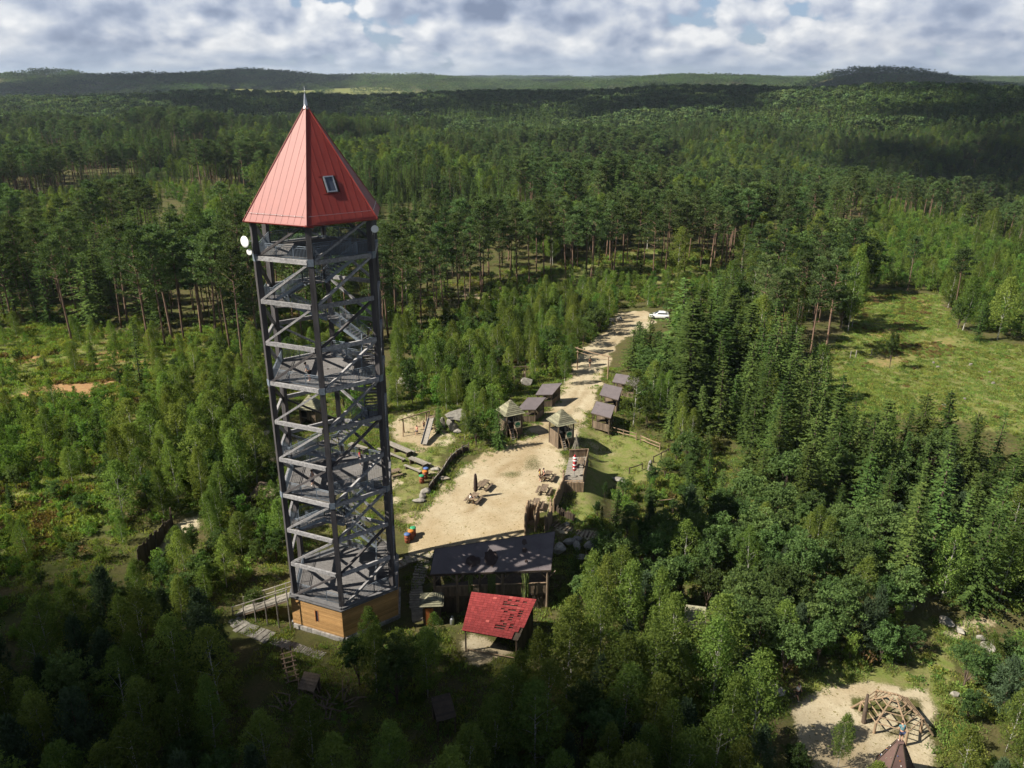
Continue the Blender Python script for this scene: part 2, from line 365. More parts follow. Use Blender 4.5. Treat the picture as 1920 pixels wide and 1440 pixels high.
M['birchbark'] = mk('white_birch_bark', (0.62, 0.60, 0.55), (0.16, 0.14, 0.12), 4, 0.8, (1, 1, 2.5), 0.2, var=0.12)
M['spruce'] = leafmat('spruce_needles', (0.104, 0.156, 0.04), (0.032, 0.058, 0.018), 0.02, 0.42, 0.25)
M['pine'] = leafmat('pine_needles', (0.112, 0.162, 0.058), (0.042, 0.072, 0.029), 0.022, 0.42, 0.25)
M['bluepine'] = leafmat('young_pine_needles', (0.082, 0.122, 0.062), (0.034, 0.055, 0.03), 0.01, 0.2, 0.25)
M['birch'] = leafmat('birch_leaves', (0.185, 0.24, 0.055), (0.068, 0.11, 0.026), 0.022, 0.34, 0.42)
M['broad'] = leafmat('broad_leaves', (0.12, 0.18, 0.058), (0.046, 0.082, 0.028), 0.018, 0.38, 0.38)
M['sapling'] = leafmat('sapling_leaves', (0.17, 0.255, 0.054), (0.068, 0.126, 0.028), 0.025, 0.34, 0.42)
M['herb'] = leafmat('herb_leaves', (0.22, 0.29, 0.072), (0.14, 0.18, 0.044), 0.045, 0.4, 0.4)
M['bracken'] = leafmat('brown_bracken', (0.22, 0.155, 0.065), (0.12, 0.09, 0.038), 0.02, 0.35, 0.3)
# ------------------------------------------------------------------ ground
YARD = wpoly([(775, 1040), (815, 1032), (905, 1018), (985, 1004), (992, 968), (1022, 938), (1048, 905), (1052, 872), (1046, 850), (1076, 828), (1082, 800),
              (1098, 770), (1110, 735), (1127, 690), (1142, 652), (1166, 632), (1204, 622), (1222, 604), (1204, 586), (1172, 588), (1152, 612), (1128, 636), (1096, 655),
              (1080, 682), (1075, 702), (1060, 732), (1030, 778), (986, 828), (925, 850), (872, 880), (858, 905), (832, 925), (800, 962), (780, 990)])
PLAY = wpoly([(735, 782), (770, 770), (830, 800), (850, 830), (840, 860), (815, 895), (800, 940), (770, 985), (740, 975), (728, 880)])       # trampled playground lawn
SANDPIT = wpoly([(750, 800), (795, 790), (822, 810), (812, 838), (770, 832), (745, 825)])
LAWN = wpoly([(1088, 800), (1120, 812), (1190, 808), (1236, 840), (1250, 862), (1222, 890), (1150, 912), (1130, 960), (1085, 985), (1075, 930), (1106, 870), (1088, 840)])
PLAY2 = wpoly([(1485, 1330), (1560, 1290), (1640, 1278), (1740, 1290), (1755, 1340), (1745, 1400), (1760, 1470), (1560, 1470), (1500, 1400)])
PLAY2G = wpoly([(1510, 1262), (1580, 1250), (1700, 1262), (1760, 1200), (1700, 1165), (1740, 1150), (1800, 1200), (1780, 1290), (1790, 1350), (1745, 1300), (1640, 1290), (1540, 1300)])
PATH2 = wpoly([(1768, 1185), (1805, 1165), (1880, 1158), (1884, 1172), (1830, 1184), (1790, 1198)])
FIELD = wpoly([(1500, 720), (1560, 655), (1600, 600), (1605, 545), (1680, 545), (1760, 555), (1800, 620), (1860, 640), (1925, 650), (1960, 760), (1940, 830), (1800, 790), (1690, 770), (1560, 790)])
FIELDB = wpoly([(1610, 680), (1700, 640), (1790, 630), (1812, 645), (1760, 668), (1650, 690)])
FIELDC = wpoly([(1600, 620), (1606, 545), (1690, 548), (1760, 570), (1700, 640), (1640, 640)])
LEFTF = wpoly([(-60, 640), (60, 600), (200, 620), (330, 640), (420, 660), (330, 720), (260, 760), (230, 820), (215, 900), (150, 1010), (80, 1060), (-60, 1080)])
LEFTB = [wpoly(q) for q in ([(20, 745), (100, 720), (215, 695), (240, 705), (170, 740), (60, 760), (20, 775)], [(160, 850), (205, 830), (200, 860), (175, 880)], [(100, 915), (150, 895), (140, 930), (105, 945)],
                            [(60, 965), (105, 960), (100, 1010), (60, 1030)], [(30, 670), (75, 668), (70, 680), (40, 682)])]
PINEF = wpoly([(250, 640), (430, 610), (470, 650), (400, 670), (270, 660)])
PINEF2 = wpoly([(1010, 505), (1120, 470), (1330, 470), (1370, 520), (1300, 540), (1180, 528), (1050, 520)])
LPATH = wpoly([(285, 1040), (330, 985), (375, 965), (385, 985), (330, 1010), (300, 1060)])
LSPOT = wpoly([(470, 805), (520, 800), (530, 850), (500, 880), (480, 870)])
RPATH = wpoly([(1040, 985), (1115, 998), (1185, 1008), (1240, 1016), (1240, 1026), (1180, 1020), (1110, 1012), (1045, 998)])
HUTYARD = wpoly([(862, 1200), (885, 1185), (930, 1200), (960, 1225), (890, 1250), (868, 1230)])
ROADB = wpoly([(850, 545), (900, 553), (960, 560), (960, 566), (890, 560), (850, 552)])

def axis_nodes(lo, hi, step, outlo, outhi, grow):
    a = list(np.arange(lo, hi + 1e-6, step)); s = step; q = hi
    while q < outhi: s *= grow; q += s; a.append(q)
    s = step; q = lo; b = []
    while q > outlo: s *= grow; q -= s; b.append(q)
    return np.array(b[::-1] + a)
gx = axis_nodes(-62, 78, 0.62, -9000, 9000, 1.045)
gy = axis_nodes(30, 168, 0.62, -400, 16000, 1.035)
X, Y = np.meshgrid(gx, gy); Z = height(X, Y)
fine = sst(240, 120, Y) * sst(140, 80, np.abs(X))
Z = Z + fine * (0.05 * vnoise(X, Y, 2.2, 9) + 0.03 * vnoise(X, Y, 0.9, 8)) * (1 - 0.5 * sst(-1, 2, sdist(YARD, X, Y)))
def zone(poly, soft=1.0, sub=None):
    return sst(-soft, soft, sdist(poly, X, Y) + 0.55 * soft * vnoise(X, Y, 2.0 * soft, 4) + 0.35 * soft * vnoise(X, Y, 0.8 * soft, 6))
w_sand = np.clip(np.maximum.reduce([sst(-1.3, 1.1, sdist(YARD, X, Y) + 0.75 + 0.8 * vnoise(X, Y, 2.6, 4) + 0.5 * vnoise(X, Y, 1.0, 6)), zone(SANDPIT, 1.0), zone(PLAY2, 1.2), zone(PATH2, 0.8), zone(RPATH, 0.4), 0.8 * zone(HUTYARD, 0.7), 0.8 * zone(LPATH, 0.6), 0.7 * zone(LSPOT, 0.8), zone(ROADB, 1)]), 0, 1)
patch = sst(-0.45, 0.35, vnoise(X, Y, 3.1, 12) + 0.6 * vnoise(X, Y, 1.2, 13))
w_sand = np.maximum(w_sand, 0.95 * zone(PLAY, 1.5) * patch)
pg = zone(wpoly([(1600, 1315), (1650, 1300), (1720, 1310), (1735, 1370), (1690, 1390), (1640, 1375), (1610, 1345)]), 1.2)
w_sand = w_sand * (1 - 0.85 * pg * sst(-0.6, 0.2, vnoise(X, Y, 1.6, 31)))
wear = wpoly([(1086, 806), (1110, 822), (1150, 838), (1168, 852), (1140, 858), (1110, 846), (1088, 838)]); w_sand = np.maximum(w_sand, 0.62 * zone(wear, 1.6))
tuft = zone(YARD, 1.3) * sst(0.25, 0.75, vnoise(X, Y, 2.6, 21) * 0.6 + vnoise(X, Y, 9.0, 22) * 0.7)
w_sand = w_sand * (1 - 0.55 * tuft)
w_lawn = np.clip(np.maximum.reduce([zone(LAWN, 1.5), zone(PLAY2G, 1.5), zone(FIELD, 3), 0.6 * zone(PLAY, 1.5), 0.8 * zone(LEFTF, 4), 0.9 * zone(PINEF, 2), 0.8 * zone(PINEF2, 4)]), 0, 1)
w_brown = np.clip(np.maximum.reduce([zone(q, 1.3) for q in LEFTB] + [0.45 * zone(FIELDB, 3), 0.6 * zone(FIELDC, 3) * sst(-0.2, 0.5, vnoise(X, Y, 9, 15)), 0.75 * zone(LEFTF, 4) * sst(0.0, 0.6, vnoise(X, Y, 7, 16) + 0.4 * vnoise(X, Y, 2, 17))]), 0, 1)
def along(pxs):
    P = wpoly(pxs); d = np.full(X.shape, 1e9)
    for (x1, y1), (x2, y2) in zip(P[:-1], P[1:]):
        dx, dy = x2 - x1, y2 - y1; t = np.clip(((X - x1) * dx + (Y - y1) * dy) / (dx * dx + dy * dy), 0, 1); d = np.minimum(d, np.hypot(X - x1 - t * dx, Y - y1 - t * dy))
    return d
w_rut = np.zeros_like(X)
for q in ([(1100, 690), (1075, 745), (1030, 800), (985, 845), (975, 870), (960, 910)], [(1118, 690), (1092, 745), (1052, 790), (1000, 840), (940, 880), (880, 960)], [(1190, 600), (1150, 640), (1115, 690)]):
    w_rut = np.maximum(w_rut, np.exp(-((along(q) + 0.25 * vnoise(X, Y, 2.0, 77)) / 0.42) ** 2))
w_rut *= 0.55 + 0.45 * vnoise(X, Y, 5, 78)
clear_far = sst(0.15, 0.35, vnoise(X, Y, 330, 41)) * sst(1450, 1600, Y) * sst(2900, 2500, Y) * sst(-150, -400, X)
w_lawn = np.maximum(w_lawn, clear_far)

def ground_mat():
    m, nt, N, L, B = newmat('ground')
    tc = N.new('ShaderNodeTexCoord')
    def noise(s, d=5, r=0.6):
        n = N.new('ShaderNodeTexNoise'); n.inputs['Scale'].default_value = s; n.inputs['Detail'].default_value = d; n.inputs['Roughness'].default_value = r; L.new(tc.outputs['Object'], n.inputs['Vector']); return n.outputs[0]
    def attr(n): a = N.new('ShaderNodeAttribute'); a.attribute_name = n; return a.outputs['Fac']
    def mix(f, a, b):
        n = N.new('ShaderNodeMix'); n.data_type = 'RGBA'; L.new(f, n.inputs[0]); L.new(a, n.inputs[6]); L.new(b, n.inputs[7]); return n.outputs[2]
    def edge(a, n, k):
        """a zone's edge, frayed by noise"""
        s = N.new('ShaderNodeMath'); s.operation = 'SUBTRACT'; L.new(n, s.inputs[0]); s.inputs[1].default_value = 0.5
        q = N.new('ShaderNodeMath'); q.operation = 'MULTIPLY_ADD'; L.new(s.outputs[0], q.inputs[0]); q.inputs[1].default_value = k; L.new(a, q.inputs[2])
        r = N.new('ShaderNodeMapRange'); r.interpolation_type = 'SMOOTHSTEP'; r.inputs[1].default_value = 0.3; r.inputs[2].default_value = 0.7; L.new(q.outputs[0], r.inputs[0]); return r.outputs[0]
    n1, n2, n3, n4 = noise(0.25, 5), noise(1.3, 6, 0.65), noise(6.0, 5, 0.7), noise(0.13, 4)
    floor = mix(rampnode(N, L, n1, [(0.35, (0, 0, 0)), (0.65, (1, 1, 1))]), rampnode(N, L, n2, [(0.3, (0.030, 0.038, 0.012)), (0.7, (0.085, 0.098, 0.024))]), rampnode(N, L, n3, [(0.3, (0.045, 0.040, 0.018)), (0.7, (0.13, 0.105, 0.05))]))
    lawn = mix(rampnode(N, L, n2, [(0.30, (0, 0, 0)), (0.75, (1, 1, 1))]), rampnode(N, L, n3, [(0.3, (0.070, 0.100, 0.020)), (0.7, (0.145, 0.175, 0.040))]), rampnode(N, L, n1, [(0.35, (0.12, 0.165, 0.034)), (0.65, (0.215, 0.205, 0.080))]))
    sand = mix(rampnode(N, L, n2, [(0.30, (0, 0, 0)), (0.72, (1, 1, 1))]), rampnode(N, L, n3, [(0.32, (0.265, 0.22, 0.145)), (0.6, (0.40, 0.345, 0.24))]), rampnode(N, L, n1, [(0.35, (0.45, 0.395, 0.29)), (0.65, (0.385, 0.33, 0.23))]))
    n5 = noise(2.3, 3, 0.5)      # small stones and tufts on the sand
    spk = rampnode(N, L, noise(3.4, 2, 0.5), [(0.63, (0, 0, 0)), (0.70, (1, 1, 1))])
    sand = mix(spk, sand, rampnode(N, L, n3, [(0.3, (0.16, 0.14, 0.06)), (0.7, (0.24, 0.20, 0.10))]))
    rut = N.new('ShaderNodeMix'); rut.data_type = 'RGBA'; rut.blend_type = 'MULTIPLY'; L.new(attr('rut'), rut.inputs[0]); L.new(sand, rut.inputs[6]); rut.inputs[7].default_value = (0.70, 0.64, 0.56, 1); sand = rut.outputs[2]
    pat = N.new('ShaderNodeMix'); pat.data_type = 'RGBA'; pat.blend_type = 'MULTIPLY'; L.new(rampnode(N, L, n4, [(0.40, (0, 0, 0)), (0.62, (1, 1, 1))]), pat.inputs[0]); L.new(sand, pat.inputs[6]); pat.inputs[7].default_value = (0.80, 0.74, 0.66, 1); sand = pat.outputs[2]
    brown = rampnode(N, L, n2, [(0.25, (0.17, 0.095, 0.045)), (0.5, (0.30, 0.175, 0.085)), (0.75, (0.26, 0.22, 0.10))])
    straw = rampnode(N, L, noise(0.8, 6, 0.7), [(0.42, (0, 0, 0)), (0.62, (1, 1, 1))]); lawn = mix(straw, lawn, rampnode(N, L, n3, [(0.3, (0.11, 0.105, 0.035)), (0.7, (0.235, 0.215, 0.10))]))
    c = mix(edge(attr('lawn'), n2, 0.9), floor, lawn)
    c = mix(edge(attr('brown'), n2, 1.0), c, brown)
    c = mix(edge(attr('sand'), n3, 0.8), c, sand)
    L.new(c, B.inputs['Base Color']); B.inputs['Roughness'].default_value = 0.95; B.inputs['Specular IOR Level'].default_value = 0.1
    bp = N.new('ShaderNodeBump'); bp.inputs['Strength'].default_value = 0.5; bp.inputs['Distance'].default_value = 0.12; L.new(n3, bp.inputs['Height']); L.new(bp.outputs[0], B.inputs['Normal'])
    return m
GM = ground_mat()
ny, nx = X.shape
V = np.stack([X, Y, Z], -1).reshape(-1, 3)
ii = (np.arange(ny - 1)[:, None] * nx + np.arange(nx - 1)[None]).reshape(-1)
F = np.stack([ii, ii + 1, ii + nx + 1, ii + nx], 1)
XC, YC = V[F].mean(1)[:, 0], V[F].mean(1)[:, 1]
cls = np.zeros(len(F), int)
for k, q in ((1, YARD), (2, PLAY2), (3, RPATH), (4, FIELD), (5, LAWN)):
    cls[inside(q, XC, YC) & (cls == 0)] = k
def ground_piece(name, mask, label):
    f = F[mask]; used, inv = np.unique(f, return_inverse=True); inv = inv.reshape(f.shape)
    me = bpy.data.meshes.new(name); me.vertices.add(len(used)); me.vertices.foreach_set('co', V[used].astype('f').ravel())
    me.loops.add(inv.size); me.loops.foreach_set('vertex_index', inv.ravel().astype('i'))
    me.polygons.add(len(f)); me.polygons.foreach_set('loop_start', np.arange(0, inv.size, 4, dtype='i')); me.polygons.foreach_set('loop_total', np.full(len(f), 4, 'i'))
    me.update(calc_edges=True); me.validate()
    for nm, w in (('rut', np.clip(w_rut, 0, 1)), ('sand', w_sand), ('lawn', w_lawn), ('brown', w_brown)):
        a = me.attributes.new(nm, 'FLOAT', 'POINT'); a.data.foreach_set('value', w.reshape(-1)[used].astype('f'))
    me.polygons.foreach_set('use_smooth', np.ones(len(f), bool)); me.materials.append(GM)
    return tag(obj(name, me), label, kind='structure')
ground_piece('ground', cls == 0, 'forest floor and rough grass rolling to the horizon')
ground_piece('sandy_yard', cls == 1, 'pale sandy yard and the dirt road leading up to it')
ground_piece('playground_sand', cls == 2, 'worn sandy playground ground under the climbing frame')
ground_piece('dirt_path', cls == 3, 'narrow dirt path leaving the yard beside the boulders')
ground_piece('meadow', cls == 4, 'rough green clearing with brown bracken at the forest edge')
ground_piece('lawn', cls == 5, 'mown grass beside the dirt yard')
# ------------------------------------------------------------------ lookout tower
TW = Vector((-15.97, 65.5, 0.0)); AL = 0.1199
LV = [3.36] + [6.86 + 3.5 * i for i in range(9)]        # deck on the base, then nine rings of beams; the last is the top platform
RL, RBASE, REAVE, ZE, ZA = 5.17, 5.60, 5.85, 37.79, 46.12
def hv(k, r, z=0.0):
    t = AL + math.pi / 3 * k; return Vector((r * math.sin(t), -r * math.cos(t), z))   # corner k: 0 front, 1 right, 5 left
def lerp(a, b, t): return a + (b - a) * t

tower = thing('lookout_tower', 'tall six-sided timber lookout tower with pointed red roof', 'tower', TW)
for k in range(6):
    mb = MB(); a, b = hv(k, RL, 3.3), hv(k, RL, ZE + 0.25); out = hv(k, 1.0)
    mb.beam(a, b, 0.42, 0.42, up=out)
    leg = mb.build('leg', M['leg'], tower)
    for z in (LV[3], LV[6], LV[9]):
        q = MB(); q.beam(hv(k, RL, z - 0.28), hv(k, RL, z + 0.28), 0.47, 0.47, up=out); q.build('steel_collar', M['steel'], leg)
    # bracing pole set against the outside of each leg
    mb = MB(); side = hv(k + 1, 1.0) - hv(k, 1.0)
    mb.beam(hv(k, RL + 0.02, 3.5) + side * 0.085, hv(k, RL + 0.02, ZE - 0.6) + side * 0.085, 0.14, 0.30, up=out); mb.build('packing_timber', M['beam'], leg)
beam_meshes = {}
for i, z in enumerate(LV):
    if i == 0: continue
    for k in range(6):
        a, b = hv(k, RL), hv(k + 1, RL); d = (b - a).normalized(); out = ((a + b) / 2).normalized()
        mb = MB(); a2, b2 = a + d * 0.18 + out * 0.20, b - d * 0.18 + out * 0.20
        mb.beam(Vector((a2.x, a2.y, z)), Vector((b2.x, b2.y, z)), 0.20, 0.34); mb.build('ring_beam', M['beam'], tower)
for i in range(len(LV)):
    z0 = LV[i]; z1 = LV[i + 1] if i + 1 < len(LV) else ZE + 0.1
    for k in range(6):
        a, b = hv(k - 1, RL), hv(k, RL); d = (b - a).normalized(); out = ((a + b) / 2).normalized()
        mb = MB(); p = a + d * 0.22 + out * 0.10; q = b - d * 0.22 + out * 0.10
        mb.beam(Vector((p.x, p.y, z0 + 0.12)), Vector((q.x, q.y, z1 - 0.18)), 0.17, 0.24, up=out); mb.build('diagonal_brace', M['leg'] if (i * 5 + k) % 3 == 0 else M['beam'], tower)
# inner cross ties under the decks, dark
for i in (3, 6, 9):
    z = LV[i] - 0.05
    for k in range(3):
        mb = MB(); mb.beam(hv(k, RL - 0.2, z - 0.12), hv(k + 3, RL - 0.2, z - 0.12 - 0.004 * k), 0.18, 0.26); mb.build('deck_joist', M['leg'], tower)

def railing(mb, pts, h=1.05, post=1.4, bar=0.13, rail=0.05):
    """rail with posts and upright bars along pts (3D, floor level)"""
    for a, b in zip(pts[:-1], pts[1:]):
        a, b = Vector(a), Vector(b); n = max(1, round((b - a).length / post)); up = Vector((0, 0, 1))
        mb.beam(a + up * h, b + up * h, rail, rail); mb.beam(a + up * (h - 0.14), b + up * (h - 0.14), 0.03, 0.03); mb.beam(a + up * 0.10, b + up * 0.10, 0.03, 0.03)
        for j in range(n + 1): p = lerp(a, b, j / n); mb.beam(p, p + up * h, 0.05, 0.05, up=(1, 0, 0))
        m = max(1, int((b - a).length / bar))
        for j in range(1, m): p = lerp(a, b, j / m); mb.beam(p + up * 0.10, p + up * (h - 0.14), 0.030, 0.030, up=(1, 0, 0))
RO, RI = RL - 0.30, RL - 1.75           # the stair runs between these two rings

def deck(i, open_k, start_k, hole=True):
    """floor of boards inside the ring of legs, with an opening where the stair comes up"""
    z = LV[i] + 0.06
    for k in range(6):
        a, b = hv(k, 1.0), hv(k + 1, 1.0); ap = math.cos(math.pi / 6); mb = MB()
        r0, r1 = 0.15, RO + 0.1
        n = 26; rr = [r0 + (r1 - r0) * j / n for j in range(n + 1)]
        for j in range(n):
            lo, hi = rr[j] + 0.012, rr[j + 1] - 0.012
            if hole and k == open_k and lo > RI - 0.1: continue
            p = [a * lo, b * lo, b * hi, a * hi]
            mb.slab([(q.x, q.y, z) for q in p], 0.05)
        if mb.v: mb.build('deck_panel', M['deck'], tower)
    for k in range(6):
        mb = MB(); railing(mb, [hv(k, RO + 0.02, z), hv(k + 1, RO + 0.02, z)]); mb.build('railing', M['steel'], tower)
    if hole:
        k = open_k; mb = MB(); railing(mb, [hv(k, RI - 0.15, z), hv(k + 1, RI - 0.15, z)]); mb.build('railing', M['steel'], tower)
def stairs(i0, k0):
    """six flights round the tower from deck i0 starting at corner k0, clockwise from above, 1.75 m each"""
    z = LV[i0] + 0.06
    for j in range(6):
        k = k0 + j
        fl = thing_part('stair_flight', tower)
        za = z + 1.75 * j; zb = za + 1.75
        ca, cb = (hv(k, RO), hv(k, RI)), (hv(k + 1, RO), hv(k + 1, RI))
        pa_o = lerp(hv(k, RO), hv(k + 1, RO), 0.20); pa_i = lerp(hv(k, RI), hv(k + 1, RI), 0.05)
        pb_o = lerp(hv(k, RO), hv(k + 1, RO), 0.80); pb_i = lerp(hv(k, RI), hv(k + 1, RI), 0.95)
        n = 10; tr = MB()
        for s in range(n):
            t0, t1 = s / n, (s + 0.86) / n; zz = za + 1.75 * (s + 1) / n
            q = [lerp(pa_o, pb_o, t0), lerp(pa_o, pb_o, t1), lerp(pa_i, pb_i, t1), lerp(pa_i, pb_i, t0)]
            tr.slab([(p.x, p.y, zz) for p in q], 0.04)
        tr.build('treads', M['deck'], fl)
        st = MB()
        for A, B_ in ((pa_o, pb_o), (pa_i, pb_i)):
            st.beam(Vector((A.x, A.y, za - 0.02)), Vector((B_.x, B_.y, zb - 0.05)), 0.06, 0.24)
        st.build('stringers', M['steel'], fl)
        ra = MB()
        for A, B_ in ((pa_o, pb_o), (pa_i, pb_i)):
            railing(ra, [Vector((A.x, A.y, za + 0.10)), Vector((B_.x, B_.y, zb + 0.06))], 1.0, 1.2, 0.14)
        ra.build('railing', M['steel'], fl)
        if j < 5:
            ln = MB(); pc = [pb_o, hv(k + 1, RO), lerp(hv(k + 1, RO), hv(k + 2, RO), 0.20), lerp(hv(k + 1, RI), hv(k + 2, RI), 0.05), pb_i]
            ln.slab([(p.x, p.y, zb) for p in pc], 0.06); ln.build('landing', M['deck'], fl)
            lr = MB(); railing(lr, [Vector((p.x, p.y, zb)) for p in pc[:3]], 1.0, 1.2, 0.14); lr.build('landing_railing', M['steel'], fl)
def thing_part(name, parent):
    o = bpy.data.objects.new(name, None); col.objects.link(o); o.parent = parent; o.empty_display_size = 0.2; return o
deck(0, 0, 1, hole=False); deck(3, 0, 3); deck(6, 2, 1); deck(9, 0, 1)
stairs(0, 1); stairs(3, 3); stairs(6, 1)

# base: larch boards, slit windows, stone plinth, grey ledge
base = thing_part('base', tower)
for k in range(6):
    a, b = hv(k, RBASE), hv(k + 1, RBASE); d = (b - a).normalized(); out = ((a + b) / 2).normalized()
    core = MB(); core.add([hv(k, RBASE - 0.06, 0.2), hv(k + 1, RBASE - 0.06, 0.2), hv(k + 1, RBASE - 0.06, 3.3), hv(k, RBASE - 0.06, 3.3)], [(0, 1, 2, 3)]); core.build('wall_core', M['dark'], base)
    n = 19; h = (3.28 - 0.42) / n
    cw, ww = (0.50, 0.30)
    w0 = a + d * ((b - a).length * 0.5 - 0.16); w1 = a + d * ((b - a).length * 0.5 + 0.16)
    for j in range(n):
        z = 0.42 + h * (j + 0.5)
        segs = [(a, b)] if not (1.35 < z < 2.6 and k in (5, 0)) else [(a, w0), (w1, b)]
        for p, q in segs:
            mb = MB(); mb.beam(Vector((p.x, p.y, z)), Vector((q.x, q.y, z)), 0.06, h - 0.012); mb.build('plank', M['larch'], base)
    if k in (5, 0):
        mb = MB(); c = (w0 + w1) / 2 - out * 0.05; mb.box((c.x, c.y, 1.97), (0.02, 0.36, 1.22), math.atan2(out.y, out.x)); mb.build('slit_window', M['glass'], base)
        fr = MB()
        for p in (w0, w1): fr.beam(Vector((p.x, p.y, 1.34)) + out * 0.035, Vector((p.x, p.y, 2.62)) + out * 0.035, 0.05, 0.03, up=out)
        fr.build('window_frame', M['doorwood'], base)
    # plinth stones
    m = 11
    for j in range(m):
        for r in range(2):
            t0 = (j + 0.5 * r - 0.25) / m; t1 = t0 + 0.94 / m; t0, t1 = max(0, t0), min(1, t1)
            p, q = lerp(a, b, t0), lerp(a, b, t1); rr = rnd.uniform(0.04, 0.11)
            mb = MB(); z0 = -0.35 + 0.38 * r
            mb.beam(Vector((p.x, p.y, z0 + 0.19)) + out * rr / 2, Vector((q.x, q.y, z0 + 0.19)) + out * rr / 2, 0.30, 0.355); mb.build('stone', M['plinth'], base)
mb = MB(); n = 6
pl = [hv(k, RBASE + 0.18) for k in range(6)]; mb.prism([(p.x, p.y) for p in pl], 3.30, 3.40); mb.build('ledge', M['ledge'], base)
mb = MB()
for k in range(6): mb.beam(hv(k, RBASE - 0.12, 3.50), hv(k + 1, RBASE - 0.12, 3.50), 0.34, 0.20)
mb.build('sill_timber', M['ledge'], base)

# roof: standing-seam sheets, hips, gutter, snow guard, skylight, finial
roof = thing_part('roof', tower)
def cut_panel(k, x0, x1, u0=0.0, u1=9.9):
    """one sheet between eave offsets x0..x1 on roof side k, cut at the hips; returns outline on the slope"""
    a, b = hv(k, REAVE), hv(k + 1, REAVE); W = (b - a).length; ap = (hv(k, REAVE) + hv(k + 1, REAVE)).length / 2
    SL = math.hypot(ap, ZA - ZE)
    def hip(x): return SL * (1 - abs(2 * x / W - 1))
    xm = [x0] + ([W / 2] if x0 < W / 2 < x1 else []) + [x1]
    top = [(x, min(u1, hip(x))) for x in xm]; bot = [(x1, u0), (x0, u0)]
    pts = [(x, u) for x, u in top + bot]
    d = (b - a) / W; inn = -((a + b) / 2).normalized()
    def P(x, u, off=0.0):
        t = u / SL; nrm = (-inn * (ZA - ZE) + Vector((0, 0, ap))).normalized()
        return a + d * x + inn * (ap * t) + Vector((0, 0, ZE + (ZA - ZE) * t)) + nrm * off
    return pts, P, W, SL
for k in range(6):
    pts, P, W, SL = cut_panel(k, 0, 1); n = 10
    under = MB(); under.add([P(0.02, 0, -0.05), P(W - 0.02, 0, -0.05), P(W / 2, SL, -0.05)], [(0, 1, 2)]); under.build('roof_boarding', M['darkwood'], roof)
    for j in range(n):
        x0, x1 = W * j / n, W * (j + 1) / n
        if k == 0 and j in (4, 5): pieces = [(0, 2.30), (3.80, 99)]
        else: pieces = [(0, 99)]
        for u0, u1 in pieces:
            pts, P, _, _ = cut_panel(k, x0 + 0.004, x1 - 0.004, u0, u1)
            if u1 < 90: pts = [(x0 + .004, u1), (x1 - .004, u1), (x1 - .004, u0), (x0 + .004, u0)]
            pts = [p for i_, p in enumerate(pts) if p[1] >= 0]
            m = len(pts)
            mb = MB(); mb.add([P(x, u, 0.0) for x, u in pts] + [P(x, u, 0.012) for x, u in pts], [tuple(range(m)), tuple(range(2 * m - 1, m - 1, -1))] + [(i_, m + i_, m + (i_ + 1) % m, (i_ + 1) % m) for i_ in range(m)])
            mb.build('sheet', M['red'], roof)
        if j:
            hip = SL * (1 - abs(2 * x0 / W - 1)); sm = MB(); sm.beam(P(x0, 0.02, 0.016), P(x0, hip - 0.03, 0.016), 0.022, 0.022, up=(P(0, 0, 1) - P(0, 0, 0))); sm.build('seam', M['red'], roof)
    hp = MB(); hp.tube([P(0, -0.02, 0.03), P(W / 2, SL, 0.03)], 0.05, 6); hp.build('hip_cap', M['red'], roof)
    gt = MB(); gt.tube([P(-0.08, -0.03, -0.06), P(W + 0.08, -0.03, -0.06)], 0.075, 8); gt.build('gutter', M['red'], roof)
    sg = MB(); sg.tube([P(W * 0.06, 0.62, 0.11), P(W * 0.94, 0.62, 0.11)], 0.014, 5)
    for j in range(1, n): sg.beam(P(W * j / n, 0.62, 0.04), P(W * j / n, 0.62, 0.12), 0.02, 0.02)
    sg.build('snow_guard', M['zinc'], roof)
# gutter spouts at three corners
for k, ln in ((0, 0.55), (1, 0.5)):
    a = hv(k, REAVE - 0.02, ZE - 0.10); b = hv(k, REAVE + 0.02, ZE - 0.20) + (hv(k + 1, 1) - hv(k, 1)).normalized() * ln
    mb = MB(); mb.tube([a, b], 0.06, 7); mb.build('spout', M['red'], roof)
pts, P, W, SL = cut_panel(0, 0, 1)
xs = W * 0.488; sky_w, u0, u1 = 0.72, 2.45, 3.68
fr = MB()
for x in (xs - sky_w / 2, xs + sky_w / 2): fr.beam(P(x, u0, 0.06), P(x, u1, 0.06), 0.09, 0.16, up=P(0, 0, 1) - P(0, 0, 0))
for u in (u0, u1): fr.beam(P(xs - sky_w / 2 - 0.04, u, 0.065), P(xs + sky_w / 2 + 0.04, u, 0.065), 0.09, 0.17, up=P(0, 0, 1) - P(0, 0, 0))
sl = fr.build('skylight', M['zinc'], roof, label='grey framed skylight in the red roof')
gl = MB(); gl.add([P(xs - sky_w / 2, u0, 0.09), P(xs + sky_w / 2, u0, 0.09), P(xs + sky_w / 2, u1, 0.09), P(xs - sky_w / 2, u1, 0.09)], [(0, 1, 2, 3)]); gl.build('pane', M['glass'], sl)
fl = MB()
for u in (u0 - 0.10, u1 + 0.10): fl.beam(P(xs - 0.75, u, 0.02), P(xs + 0.75, u, 0.02), 0.06, 0.03, up=P(0, 0, 1) - P(0, 0, 0))
fl.build('flashing', M['red'], roof)
fn = MB(); fn.lathe([(0.26, ZA - 0.34), (0.24, ZA - 0.22), (0.15, ZA - 0.16), (0.15, ZA + 0.12), (0.05, ZA + 0.75), (0.012, ZA + 0.85), (0.008, ZA + 1.35)], 12); fn.build('finial', M['zinc'], roof, True)
sf = MB(); sf.prism([tuple(hv(k, REAVE - 0.12)[:2]) for k in range(6)], ZE - 0.10, ZE - 0.03); sf.build('soffit', M['darkwood'], roof)
fa = MB()
